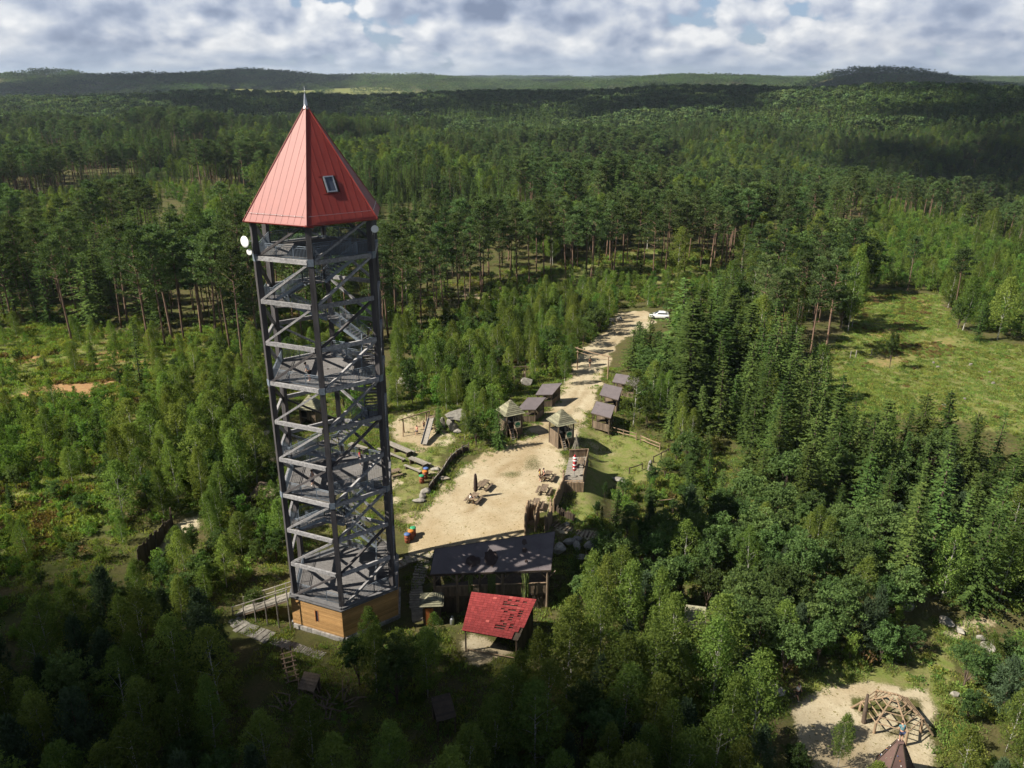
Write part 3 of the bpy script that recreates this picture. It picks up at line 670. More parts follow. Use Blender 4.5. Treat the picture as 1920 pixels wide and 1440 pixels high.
for k in range(6): fa.beam(hv(k, REAVE - 0.08, ZE - 0.06), hv(k + 1, REAVE - 0.08, ZE - 0.06), 0.06, 0.18)
fa.build('fascia', M['doorwood'], roof)

# dishes bolted to the legs
def dish(k, z, az, r, arm, label, sidev):
    c = TW + hv(k, RL + 0.2, z); t = thing('antenna_dish', label, 'dish', c, 0, 'dishes on the tower')
    dv = Vector((math.sin(az), -math.cos(az), 0)); end = sidev * arm
    b = MB(); b.tube([(0, 0, 0), end, end + dv * 0.15], 0.035, 6); b.tube([(0, 0, -0.5), (0, 0, -0.02)], 0.03, 6); b.build('bracket', M['zinc'], t)
    prof = [(0.02, 0.0), (r * 0.5, 0.03), (r * 0.8, 0.09), (r, 0.18), (r * 0.99, 0.20), (r * 0.6, 0.16), (0.02, 0.17)]
    d = MB(); d.lathe(prof, 20); me = d.mesh('bowl', M['white'], True); o = obj('bowl', me, t); o.location = end + dv * 0.15; o.rotation_mode = 'QUATERNION'; o.rotation_quaternion = dv.to_track_quat('Z', 'Y')
L_ = (hv(5, 1) - hv(1, 1)).normalized()
dish(5, 36.15, -0.55, 0.46, 0.30, 'larger white dish left of the tower under the roof', L_)
dish(5, 35.35, -0.4, 0.26, 0.08, 'small white dish just below the larger one', L_)
dish(1, 36.95, 0.3, 0.30, 0.15, 'small white dish on the right leg under the eaves', -L_)
# ------------------------------------------------------------------ buildings and things of the yard
def local(o, p): return Vector(p) - o.location
def quadroof(t, cs, th, mat, name='roof'):
    mb = MB(); mb.slab([local(t, c) for c in cs], th); return mb.build(name, mat, t)
def boards(parent, a, b, z0, z1, w, mat, name='plank', th=0.04, gap=0.012, jit=0.0):
    """upright boards between ground points a, b (relative to parent)"""
    a, b = Vector((a[0], a[1], 0)), Vector((b[0], b[1], 0)); n = max(1, round((b - a).length / w)); d = (b - a).normalized(); rz = math.atan2(d.y, d.x)
    me = {}
    for j in range(n):
        c = lerp(a, b, (j + 0.5) / n); q = round(rnd.uniform(-jit, jit), 1) if jit else 0.0
        key = q
        if key not in me:
            mb = MB(); mb.box((0, 0, (z1 - z0 + q) / 2), ((b - a).length / n - gap, th, z1 - z0 + q)); me[key] = mb.mesh(name, mat)
        o = obj(name, me[key], parent); o.location = (c.x, c.y, z0); o.rotation_euler = (0, 0, rz)
def logs(parent, pts, h, r, mat, name='log', jit=0.2, z=None, lean=0.03):
    """upright logs side by side along pts (world x,y), tops uneven"""
    d = 0
    P = [Vector(p[:2]) for p in pts]
    ms = []
    for q in range(4):
        mb = MB(); hh = h * (1 + rnd.uniform(-jit, jit)); mb.tube([(0, 0, -0.3), (rnd.uniform(-lean, lean), rnd.uniform(-lean, lean), hh * 0.6), (rnd.uniform(-lean, lean), 0, hh - 0.12), (0, 0, hh)], [r, r * 0.95, r * 0.85, r * 0.3], 7); ms.append(mb.mesh(name, mat))
    for a, b in zip(P[:-1], P[1:]):
        n = max(1, round((b - a).length / (2 * r * 0.98)))
        for j in range(n):
            c = lerp(a, b, j / n); o = obj(name, ms[rnd.randrange(4)], parent)
            o.location = Vector((c.x, c.y, gz(c.x, c.y) if z is None else z)) - parent.location; o.rotation_euler = (0, 0, rnd.uniform(0, 6))

# --- long pavilion with the felt roof
c = [at(806, 1077, 4.5), at(1033, 1069, 4.5), at(1041, 996, 6.0), at(815, 1029, 6.0)]
ctr = sum(c, Vector()) / 4; pav = thing('long_pavilion', 'long open pavilion with slanted dark brown felt roof', 'pavilion', (ctr.x, ctr.y, 0))
rf = quadroof(pav, c, 0.10, M['felt'])
for j in range(1, 9):                                     # joints between the felt strips
    t = j / 9; mb = MB(); p, q = lerp(c[0], c[1], t), lerp(c[3], c[2], t); nn = Vector((0, 0, 0.004))
    mb.beam(local(pav, p + nn), local(pav, q + nn), 0.035, 0.016); mb.build('felt_joint', M['felt'], rf)
mb = MB()
for p, q in ((c[0], c[1]), (c[1], c[2]), (c[2], c[3]), (c[3], c[0])): mb.beam(local(pav, p) - Vector((0, 0, 0.09)), local(pav, q) - Vector((0, 0, 0.09)), 0.05, 0.20)
mb.build('roof_edge', M['darkwood'], rf)
inset = [lerp(p, ctr, 0.06) for p in c]
fl_, fr_, br_, bl_ = inset
FLZ = 1.9
mb = MB(); mb.prism([tuple(local(pav, p)[:2]) for p in inset], FLZ - 0.2, FLZ); mb.build('floor', M['darkwood'], pav)
for j in range(6):
    t = j / 5
    p = lerp(fl_, fr_, t); mb = MB(); g = gz(p.x, p.y) - 0.2; mb.tube([local(pav, (p.x, p.y, g)), local(pav, (p.x + 0.03, p.y, (g + 4.4) / 2)), local(pav, (p.x, p.y, p.z - 0.10))], [0.14, 0.12, 0.12], 8); mb.build('post', M['wood'], pav)
    for s in (-1, 1):
        mb = MB(); e = (fr_ - fl_).normalized() * s * 0.8; mb.tube([local(pav, (p.x, p.y, 3.5)), local(pav, Vector((p.x, p.y, 4.38)) + e)], 0.06, 6); mb.build('brace', M['wood'], pav)
    p = lerp(bl_, br_, t); mb = MB(); mb.tube([local(pav, (p.x, p.y, 1.8)), local(pav, (p.x, p.y, p.z - 0.10))], 0.12, 8); mb.build('post', M['wood'], pav)
mb = MB(); mb.tube([local(pav, (*fl_[:2], 3.05)), local(pav, (*fr_[:2], 3.05))], 0.07, 7); mb.build('rail', M['log'], pav)
boards(pav, local(pav, lerp(fl_, ctr, .01)), local(pav, lerp(fr_, ctr, .01)), FLZ, 2.95, 0.22, M['wood'])
a, b = lerp(fl_, ctr, .03), lerp(fr_, ctr, .03); boards(pav, local(pav, a), local(pav, b), -0.4, FLZ - 0.2, 0.28, M['darkwood'])
for A, B_ in ((fl_, bl_), (fr_, br_)): boards(pav, local(pav, A), local(pav, B_), 0.4, 4.3, 0.28, M['darkwood'])
def net(t, a, b, z0, z1, name='camouflage_net'):
    """hanging net strips"""
    mb = MB(); n = 9; a, b = Vector(a), Vector(b)
    for j in range(n):
        p = lerp(a, b, (j + .5) / n); z = z0 + rnd.uniform(-.15, .25); k = (b - a).length / n * 0.42; d = (b - a).normalized(); o = d.cross(Vector((0, 0, 1))) * rnd.uniform(0.02, 0.10)
        pts = [(p - d * k + o * rnd.uniform(.3, 1.5), p + d * k + o * rnd.uniform(.3, 1.5), lerp(z1, z, i / 5)) for i in range(6)]
        for (p0, p1, za), (q0, q1, zb) in zip(pts[:-1], pts[1:]):
            mb.add([(p0.x, p0.y, za), (p1.x, p1.y, za), (q1.x, q1.y, zb), (q0.x, q0.y, zb)], [(0, 1, 2, 3)])
    return mb.build(name, M['net'], t)
for t0, t1, z0 in ((0.47, 0.54, 2.0), (0.77, 0.835, 1.7), (0.30, 0.34, 2.3)):
    f = (fr_ - fl_).normalized().cross(Vector((0, 0, 1))) * 0.2
    net(pav, local(pav, lerp(fl_, fr_, t0) + f), local(pav, lerp(fl_, fr_, t1) + f), z0, 4.35)
# benches seen in the dark inside are left to shadow; stains on the felt
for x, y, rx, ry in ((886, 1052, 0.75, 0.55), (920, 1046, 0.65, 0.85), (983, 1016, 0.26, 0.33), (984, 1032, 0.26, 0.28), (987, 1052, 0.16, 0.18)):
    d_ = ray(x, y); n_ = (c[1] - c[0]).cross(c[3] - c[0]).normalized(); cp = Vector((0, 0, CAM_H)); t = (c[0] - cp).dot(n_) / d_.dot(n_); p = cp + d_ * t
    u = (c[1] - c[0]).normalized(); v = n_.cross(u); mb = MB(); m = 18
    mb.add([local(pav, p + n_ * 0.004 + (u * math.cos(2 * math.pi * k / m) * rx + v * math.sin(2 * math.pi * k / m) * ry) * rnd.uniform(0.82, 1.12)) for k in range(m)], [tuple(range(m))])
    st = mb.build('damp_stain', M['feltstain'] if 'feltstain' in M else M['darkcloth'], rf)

# --- shed with red tiles
zr, ze_ = 3.7, 2.35
rc = [at(866, 1182, ze_), at(972, 1201, ze_), at(1006, 1124, zr), at(884, 1110, zr)]
ctr = sum(rc, Vector()) / 4; g0 = gz(ctr.x, ctr.y)
shed = thing('tiled_shed', 'small shed under a patchy bright red tiled roof', 'shed', (ctr.x, ctr.y, g0))
rf = thing_part('roof', shed)
mb = MB(); mb.slab([local(shed, lerp(p, ctr + Vector((0, 0, 0)), 0.03) - Vector((0, 0, 0.10))) for p in rc], 0.05); mb.build('roof_boarding', M['darkwood'], rf)
NC, NR = 17, 17
u = rc[1] - rc[0]; nrm = (rc[1] - rc[0]).cross(rc[3] - rc[0]).normalized()
tile_me = {}
def rpt(s, t): return lerp(lerp(rc[0], rc[1], s), lerp(rc[3], rc[2], s), t)
for r in range(NR):
    for k in range(NC):
        s0, s1, t0, t1 = k / NC, (k + 0.96) / NC, r / NR, (r + 1.12) / NR
        if k > NC - 2 and r < 5 or (k > NC - 3 and r < 3) or (k > NC - 2 and 8 > r > 4 and k % 2): continue       # broken away along the right edge
        rough = (8 < k < 15 and 2 < r < 16)
        gapd = rough and rnd.random() < 0.28
        lift = rnd.uniform(0.0, 0.012) + (rnd.uniform(0.02, 0.05) if rough and rnd.random() < 0.5 else 0)
        q = [rpt(s0, t0 + (0.035 if gapd else 0)), rpt(s1, t0 + (0.035 if gapd else 0)), rpt(s1, min(t1, 1.01)), rpt(s0, min(t1, 1.01))]
        q = [p + nrm * (0.03 + lift) for p in q[:2]] + [p + nrm * 0.004 for p in q[2:]]
        mb = MB(); mb.slab([local(shed, p) for p in q], 0.02); mb.build('tile', M['tilefade'] if rnd.random() < 0.05 and 4 < k < 14 else M['tile'], rf)
ins = [lerp(p, ctr, 0.10) for p in rc]
for p in ins:
    mb = MB(); mb.beam(local(shed, (p.x, p.y, gz(p.x, p.y) - 0.2)), local(shed, (p.x, p.y, p.z - 0.12)), 0.14); mb.build('post', M['wood'], shed)
for A, B_, h in ((ins[3], ins[2], 3.2), (ins[1], ins[2], 2.5)): boards(shed, local(shed, A), local(shed, B_), -0.2, h - g0 - 0.2, 0.25, M['darkwood'])
mb = MB(); mb.tube([local(shed, (*ins[0][:2], g0 + 0.25)), local(shed, (*ins[1][:2], g0 + 0.25))], 0.05, 6); mb.build('rail', M['log'], shed)

def pyramid_roof(t, s, z0, h, rows, mat, ov=0.35):
    """four-sided board roof: overlapping boards on each side"""
    rf = thing_part('roof', t); e = s / 2 + ov
    cr = [Vector((-e, -e, z0)), Vector((e, -e, z0)), Vector((e, e, z0)), Vector((-e, e, z0))]; ap = Vector((0, 0, z0 + h))
    for k in range(4):
        a, b = cr[k], cr[(k + 1) % 4]; nn = (b - a).cross(ap - a).normalized()
        for r in range(rows):
            t0, t1 = r / rows, min(1, (r + 1.15) / rows)
            q = [lerp(a, ap, t0) + nn * 0.085, lerp(b, ap, t0) + nn * 0.085, lerp(b, ap, t1) + nn * 0.005, lerp(a, ap, t1) + nn * 0.005]
            if r == rows - 1: q = q[:2] + [ap + nn * 0.01]
            mb = MB(); mb.slab(q, 0.03); mb.build('roof_board', mat, rf)
    return rf
def watch_hut(px, py, rz, label, s=2.3, ez=3.35, ph=1.75, sign=True, ladder=True, group='watch huts with pyramid roofs'):
    p = at(px, py); t = thing('watch_hut', label, 'hut', p, rz, group)
    for sx in (-1, 1):
        for sy in (-1, 1):
            mb = MB(); mb.tube([(sx * s / 2, sy * s / 2, -0.3), (sx * s / 2, sy * s / 2, ez)], 0.11, 7); mb.build('post', M['wood'], t)
    mb = MB(); mb.prism([(-s / 2, -s / 2), (s / 2, -s / 2), (s / 2, s / 2), (-s / 2, s / 2)], 1.15, 1.25); mb.build('floor', M['wood'], t)
    cs = [(-s / 2, -s / 2), (s / 2, -s / 2), (s / 2, s / 2), (-s / 2, s / 2)]
    for k in range(4):
        a, b = cs[k], cs[(k + 1) % 4]
        if k == 0: boards(t, lerp(Vector((*a, 0)), Vector((*b, 0)), .45), b, 0.9, 2.15, 0.2, M['wood']); boards(t, lerp(Vector((*a, 0)), Vector((*b, 0)), .72), b, 0.0, 0.9, 0.2, M['wood'])
        else: boards(t, a, b, 0.0, 2.2, 0.2, M['wood'])
        if k in (0, 1):
            for j in range(5):
                q = lerp(Vector((*a, 0)), Vector((*b, 0)), (j + 4) / 9 if k == 0 else (j + 1) / 6); mb = MB(); mb.beam((q.x, q.y, 2.2), (q.x, q.y, 2.95), 0.12, 0.05); mb.build('slat', M['greywood'], t)
    mb = MB(); mb.box((0, 0, 1.7), (s - 0.3, s - 0.3, 0.9)); mb.build('shade_fill', M['dark'], t)  # solid black box stands in for the shade inside the hut
    pyramid_roof(t, s, ez - 0.05, ph, 9, M['roofboard'])
    if ladder:
        for x in (-0.85, -0.30):
            mb = MB(); mb.beam((x - 0.12, -s / 2 - 1.15, 0.0), (x, -s / 2 - 0.02, 1.35), 0.06, 0.12); mb.build('ladder_rail', M['log'], t)
        for j in range(6):
            f = (j + 0.5) / 6; mb = MB(); mb.beam((-0.97 + 0.12 * f, lerp(-s / 2 - 1.15, -s / 2, f), 1.32 * f + .05), (-0.42 + 0.12 * f, lerp(-s / 2 - 1.15, -s / 2, f), 1.32 * f + .05), 0.20, 0.04); mb.build('step', M['greywood'], t)
        for x in (-1.05, -0.12):
            mb = MB(); mb.tube([(x, -s / 2 - 1.1, 0.0), (x, -s / 2 - 1.1, 0.9), (x, -s / 2 - 0.05, 2.2)], 0.04, 6); mb.build('handrail', M['log'], t)
    if sign:
        sg = MB(); sg.box((0.45, -s / 2 - 0.09, 1.75), (0.95, 0.04, 1.0)); so = sg.build('sign_board', M['signwhite'], t)
        m = 24; dd = MB(); dd.add([(0.45 + 0.40 * math.cos(2 * math.pi * k / m), -s / 2 - 0.117, 1.75 + 0.37 * math.sin(2 * math.pi * k / m)) for k in range(m)], [tuple(range(m))]); dd.build('green_emblem', M['green'], so)
        d2 = MB()
        d2.add([(0.12, -s / 2 - 0.121, 1.66), (0.78, -s / 2 - 0.121, 1.66), (0.70, -s / 2 - 0.121, 1.74), (0.20, -s / 2 - 0.121, 1.74)], [(0, 1, 2, 3)])
        d2.add([(0.16, -s / 2 - 0.121, 1.80), (0.44, -s / 2 - 0.121, 1.98), (0.74, -s / 2 - 0.121, 1.80)], [(0, 1, 2)]); d2.build('emblem_hill', M['signgreen'], so)
        d3 = MB(); d3.box((0.45, -s / 2 - 0.123, 1.62), (0.5, 0.006, 0.04)); d3.box((0.45, -s / 2 - 0.123, 1.50), (0.34, 0.006, 0.03)); d3.build('emblem_stripe', M['signwhite'], so)
    return t
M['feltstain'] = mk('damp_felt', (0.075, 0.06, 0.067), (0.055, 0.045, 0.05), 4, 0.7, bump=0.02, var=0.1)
M['signwhite'] = mk('cream_sign', (0.72, 0.68, 0.52), (0.66, 0.62, 0.46), 3, 0.6, bump=0, var=0.05)
M['signgreen'] = mk('dark_green_print', (0.03, 0.16, 0.09), (0.03, 0.13, 0.08), 3, 0.6, bump=0, var=0.05)
watch_hut(1052, 832, R(28), 'pyramid-roofed watch hut in the middle of the sandy yard')
watch_hut(957, 813, R(28), 'pyramid-roofed watch hut beside the spruce left of the dirt road')
watch_hut(585, 793, R(-10), 'pyramid-roofed hut seen through the middle of the tower frame', sign=False, ladder=False, ez=2.6)

# --- little hut with hip roof and orange door
p = at(811, 1163); t = thing('toilet_hut', 'little dark hut with green hipped roof and orange door', 'hut', p, R(3))
boards(t, (-0.8, -0.8), (0.8, -0.8), 0, 2.3, 0.2, M['darkwood']); boards(t, (0.8, -0.8), (0.8, 0.8), 0, 2.3, 0.2, M['darkwood']); boards(t, (0.8, 0.8), (-0.8, 0.8), 0, 2.3, 0.2, M['darkwood']); boards(t, (-0.8, 0.8), (-0.8, -0.8), 0, 2.3, 0.2, M['darkwood'])
pyramid_roof(t, 1.6, 2.28, 0.75, 6, M['roofboard'], 0.28)
mb = MB(); mb.box((-0.2, -0.85, 1.0), (0.72, 0.05, 1.95)); d_ = mb.build('door', M['doorwood'], t); mb = MB(); mb.box((0.06, -0.89, 1.0), (0.03, 0.03, 0.14)); mb.build('handle', M['zinc'], d_)

# --- open shelters along the road
def shelter(px4, zf, zb, label, table=True):
    """roof corners as front-left, front-right, back-right, back-left"""
    g = gz(*at(px4[0][0], px4[0][1] + 20)[:2]); zs = (g + zf, g + zf, g + zb, g + zb)
    c = [at(a, b, z) for (a, b), z in zip(px4, zs)]; ctr = sum(c, Vector()) / 4
    t = thing('open_shelter', label, 'shelter', (ctr.x, ctr.y, g), 0, 'open shelters by the road')
    rf = quadroof(t, c, 0.09, M['felt']); ins = [lerp(p, ctr, 0.16) for p in c]
    for k in range(4):
        mb = MB(); a, b = c[k], c[(k + 1) % 4]; mb.beam(local(t, a) - Vector((0, 0, 0.08)), local(t, b) - Vector((0, 0, 0.08)), 0.05, 0.14); mb.build('roof_edge', M['darkwood'], rf)
    for k, p in enumerate(ins):
        mb = MB(); mb.beam(local(t, (p.x, p.y, gz(p.x, p.y) - 0.2)), local(t, (p.x, p.y, p.z - 0.12)), 0.15); mb.build('post', M['wood'], t)
        q = ins[(k + 1) % 4]; mb = MB(); mb.beam(local(t, (p.x, p.y, p.z - 0.75)), local(t, lerp(p, q, 0.22)) - Vector((0, 0, 0.16)), 0.08); mb.build('brace', M['wood'], t)
    for k, h in ((0, 1.0), (1, 1.0), (2, 2.1)):
        boards(t, local(t, ins[k]), local(t, ins[(k + 1) % 4]), -0.1, h, 0.22, M['wood'])
    if table:
        mb = MB(); mb.box((0, 0, 0.78), (1.6, 0.75, 0.05)); mb.box((0, 0.75, 0.45), (1.6, 0.3, 0.05)); mb.box((0, -0.75, 0.45), (1.6, 0.3, 0.05))
        for x in (-0.6, 0.6): mb.box((x, 0, 0.38), (0.08, 1.5, 0.76))
        mb.build('built_in_table', M['darkwood'], t)
    return t
shelter([(1004, 740), (1035, 740), (1054, 718), (1017, 720)], 2.1, 2.7, 'felt-roofed shelter left of the road, the one farther up it')
shelter([(969, 768), (1004, 768), (1024, 745), (990, 745)], 2.1, 2.7, 'felt-roofed shelter left of the road, just behind the left watch hut')
shelter([(1148, 716), (1192, 724), (1205, 708), (1155, 700)], 2.2, 2.8, 'felt-roofed shelter under the dark spruces, farthest on the right side')
shelter([(1124, 740), (1159, 750), (1167, 727), (1133, 719)], 2.2, 2.8, 'felt-roofed shelter right of the road, middle one of three')
shelter([(1108, 774), (1145, 784), (1153, 760), (1118, 752)], 2.2, 2.8, 'felt-roofed shelter right of the road, the one beside the white birch')

# --- log fort with deck
zd = 3.5
dc = [at(1056, 905, zd), at(1093, 905, zd), at(1103, 856, zd), at(1067, 858, zd)]
ctr = sum(dc, Vector()) / 4; g = gz(ctr.x + 3, ctr.y); fort = thing('log_fort', 'log fort platform with plank deck and hanging log front', 'fort', (ctr.x, ctr.y, 0))
n = 30
for j in range(n):
    q = [lerp(dc[0], dc[3], (j + .03) / n), lerp(dc[1], dc[2], (j + .03) / n), lerp(dc[1], dc[2], (j + .95) / n), lerp(dc[0], dc[3], (j + .95) / n)]
    mb = MB(); mb.slab([local(fort, p) for p in q], 0.06); mb.build('deck_board', M['greywood'], fort)
boards(fort, local(fort, dc[3]), local(fort, dc[2]), zd, zd + 1.1, 0.2, M['wood']); boards(fort, local(fort, dc[2]), local(fort, dc[1]), zd - 2.4, zd + 0.95, 0.2, M['wood'])
for p, q in ((dc[3], dc[2]), (dc[2], dc[1]), (dc[0], dc[1])):
    mb = MB(); h = 1.05 if q is not dc[1] or p is not dc[0] else 0.25; mb.tube([local(fort, p) + Vector((0, 0, h)), local(fort, q) + Vector((0, 0, h))], 0.07, 7); mb.build('rail', M['log'], fort)
fd = (dc[1] - dc[0]); m = 13
for j in range(m + 1):
    p = lerp(dc[0], dc[1], j / m) + Vector((0, -0.12, 0)); long_ = j in (0, 8, m)
    mb = MB(); mb.tube([local(fort, (p.x, p.y, gz(p.x, p.y) - 0.2 if long_ else zd - 1.15 - rnd.uniform(0, .5))), local(fort, (p.x + .02, p.y, zd + 0.12 + rnd.uniform(-.05, .08)))], 0.12, 7); mb.build('log', M['log'], fort)
a, b = lerp(dc[0], ctr, 0.06), lerp(dc[1], ctr, 0.06); mb = MB(); mb.add([local(fort, (a.x, a.y + 1.2, -0.5)), local(fort, (b.x, b.y + 1.2, -0.5)), local(fort, (b.x, b.y + 1.2, zd - .1)), local(fort, (a.x, a.y + 1.2, zd - .1))], [(0, 1, 2, 3)]); mb.build('shade_fill', M['dark'], fort)  # black sheet stands in for the shade under the deck
p = at(1081, 851); 
wig = thing('branch_tepee', 'pointed heap of pale branches behind the log fort', 'branches', p)
for j in range(14):
    an = j / 14 * 6.28; mb = MB(); r = rnd.uniform(0.5, 1.0); mb.tube([(r * math.cos(an), r * math.sin(an), 0), (rnd.uniform(-.15, .15), rnd.uniform(-.15, .15), rnd.uniform(1.8, 3.0))], [0.06, 0.03], 6); mb.build('branch', M['greywood'], wig)

pal = thing('log_palisade', 'curving palisade of dark upright logs below the log fort', 'palisade', at(1052, 935))
logs(pal, [at(1056, 909), at(1056, 920), at(1051, 935), at(1044, 950), at(1037, 962)], 1.9, 0.13, M['log'])
pal = thing('log_palisade', 'log palisade gateway at the right end of the long pavilion', 'palisade', at(1005, 985))
logs(pal, [at(985, 1003), at(987, 982), at(990, 975), at(1008, 972)], 2.1, 0.14, M['log']); logs(pal, [at(1010, 972), at(1006, 985), at(1003, 1000)], 2.0, 0.13, M['log']); logs(pal, [at(1032, 968), at(1034, 980), at(1026, 996), at(1018, 1000)], 1.9, 0.13, M['log'])
pal = thing('log_palisade', 'low row of short stakes on the lawn below the fort', 'palisade', at(1062, 965))
logs(pal, [at(1040, 958), at(1055, 968), at(1078, 980)], 0.8, 0.10, M['darkwood'], 'stake', 0.35)
pal = thing('plank_fence', 'tall dark plank fence slanting through the trees left of the tower', 'fence', at(290, 1028))
A, B_ = at(324, 984), at(264, 1074); boards(pal, local(pal, A), local(pal, B_), -0.5, 1.9, 0.3, M['darkwood'], jit=0.3)
for k in range(5):
    q = lerp(A, B_, k / 4); mb = MB(); mb.tube([local(pal, (q.x, q.y, gz(q.x, q.y) - .3)), local(pal, (q.x, q.y, gz(q.x, q.y) + 2.1))], 0.09, 6); mb.build('post', M['darkwood'], pal)
pal = thing('plank_fence', 'dark curved plank fence by the sandy spot behind the tower', 'fence', at(508, 833))
pp = [at(495, 842), at(500, 832), at(510, 825), at(522, 821)]
for a, b in zip(pp[:-1], pp[1:]): boards(pal, local(pal, a), local(pal, b), -0.3, 1.2, 0.25, M['darkwood'], jit=0.1)

# --- fences
def rail_fence(pxs, label, h=0.95, rails=2, step=2.0, mat='log', group='rustic rail fences'):
    P = [at(*q) for q in pxs]; t = thing('rail_fence', label, 'fence', P[0], 0, group)
    for a, b in zip(P[:-1], P[1:]):
        n = max(1, round((b - a).length / step))
        for j in range(n + 1):
            q = lerp(a, b, j / n); z = gz(q.x, q.y); mb = MB(); mb.tube([local(t, (q.x, q.y, z - .2)), local(t, (q.x + rnd.uniform(-.04, .04), q.y, z + h + .1))], [0.08, 0.07], 7); mb.build('post', M[mat], t)
        for r in range(rails):
            zz = h * (1 - 0.5 * r); mb = MB(); mb.tube([local(t, (a.x, a.y, gz(a.x, a.y) + zz)), local(t, (*lerp(a, b, .5)[:2], gz(*lerp(a, b, .5)[:2]) + zz - .04)), local(t, (b.x, b.y, gz(b.x, b.y) + zz))], 0.07, 7); mb.build('rail', M[mat], t)
rail_fence([(1145, 812), (1193, 825)], 'log rail fence below the white birch, at the top of the lawn')
rail_fence([(1201, 829), (1237, 844)], 'log rail fence at the right corner of the lawn')
rail_fence([(1225, 868), (1253, 853)], 'dark rail fence rising to the right of the lawn', 0.9, 1, mat='darkwood')
rail_fence([(1180, 888), (1204, 880)], 'short dark rail by the standing stone on the lawn', 0.8, 1, mat='darkwood')
rail_fence([(1222, 952), (1262, 948)], 'small pole footbridge railing among the bushes right of the lawn', 0.9, 1)
rail_fence([(1352, 1228), (1392, 1242)], 'pale pole railing between bushes below the plank roof', 0.9, 2)
t = thing('wavy_fence', 'crooked board fence with boulders winding beside the tables', 'fence', at(830, 885))
W_ = [at(*q) for q in ((878, 845), (866, 850), (855, 857), (845, 866), (837, 877), (830, 889), (822, 900), (812, 911), (804, 922))]
for a, b in zip(W_[:-1], W_[1:]):
    boards(t, local(t, a), local(t, b), (a.z + b.z) / 2 - t.location.z - 0.2, (a.z + b.z) / 2 - t.location.z + 0.85, 0.3, M['darkwood'], jit=0.25)
    mb = MB(); mb.tube([local(t, a) + Vector((0.1, -0.08, 0.95)), local(t, b) + Vector((0.1, -0.08, 0.9))], 0.07, 6); mb.build('rail', M['greywood'], t)
    mb = MB(); mb.tube([local(t, a) + Vector((0.05, -0.1, -0.2)), local(t, a) + Vector((0.08, -0.1, 1.25))], 0.08, 6); mb.build('post', M['wood'], t)
def boulder(px, py, s, label, seed, mat='stone', z=0.0):
    p = at(px, py); mb = MB(); mb.rock((0, 0, s[2] * 0.55 + z), s, seed); o = mb.build('boulder', M[mat]); o.location = p; return tag(o, label, 'boulder', 'boulders')
for k, (x, y, s, lb) in enumerate((
    (800, 925, (0.8, 0.5, 0.5), 'grey boulder under the lower end of the crooked fence'), (792, 932, (0.7, 0.5, 0.4), 'grey boulder, middle of three at the crooked fence end'),
    (785, 941, (0.9, 0.5, 0.3), 'flat grey boulder ending the crooked fence'), (818, 882, (0.8, 0.5, 0.3), 'flat pale boulder behind the middle of the crooked fence'), (1050, 1035, (1.1, 0.8, 0.7), 'big grey boulder beside the right end of the felt roof'),
    (1066, 1019, (0.9, 0.6, 0.5), 'grey boulder at the foot of the timber path'), (1085, 1014, (0.7, 0.5, 0.4), 'grey boulder beside the timber path, third from the roof'), (1082, 1028, (0.8, 0.6, 0.5), 'pale boulder in the shade below the timber path'),
    (1108, 1029, (1.0, 0.8, 0.7), 'rounded grey boulder where the narrow trail turns'), (1090, 1046, (0.9, 0.5, 0.3), 'flat pale boulder in the shaded grass'), (1158, 900, (1.0, 0.7, 0.25), 'flat white rock on the lawn'),
    (1167, 904, (0.5, 0.4, 0.2), 'small white rock beside the flat one on the lawn'), (1700, 1140, (0.9, 0.7, 0.6), 'lichened boulder at the edge of the spruces above the playground'), (1772, 1172, (0.9, 0.6, 0.6), 'pale boulder at the end of the forest path'),
    (1800, 1185, (0.8, 0.4, 0.3), 'flat pale boulder below the forest path'), (1838, 1199, (0.5, 0.4, 0.35), 'small grey boulder in the grass right of the path'), (1850, 1218, (0.8, 0.6, 0.5), 'grey boulder among bushes below the path'),
    (1790, 1305, (0.5, 0.3, 0.3), 'white stone among bushes right of the climbing frame'), (1062, 985, (0.5, 0.4, 0.3), 'small boulder beside the timber path start'), (1447, 1290, (0.7, 0.5, 0.4), 'pale boulder in bushes left of the playground'), (1455, 1300, (0.9, 0.6, 0.35), 'flat pale boulder left of the playground'),
    (1148, 602, (1.2, 0.8, 0.5), 'long grey boulder of the stone heap by the car park'), (1162, 601, (0.9, 0.7, 0.6), 'upright boulder of the stone heap by the car park'), (770, 730, (1.2, 0.9, 0.7), 'boulder under the grey lean-to in the birches'))):
    boulder(x, y, s, lb, 100 + k)
mb = MB(); mb.tube([(0, 0, -0.3), (0.03, 0, 0.6), (0.06, 0, 1.15), (0.05, 0, 1.4)], [0.34, 0.32, 0.24, 0.1], 7); o = mb.build('standing_stone', M['stone']); o.location = at(1218, 881); tag(o, 'upright grey standing stone at the edge of the lawn', 'stone')
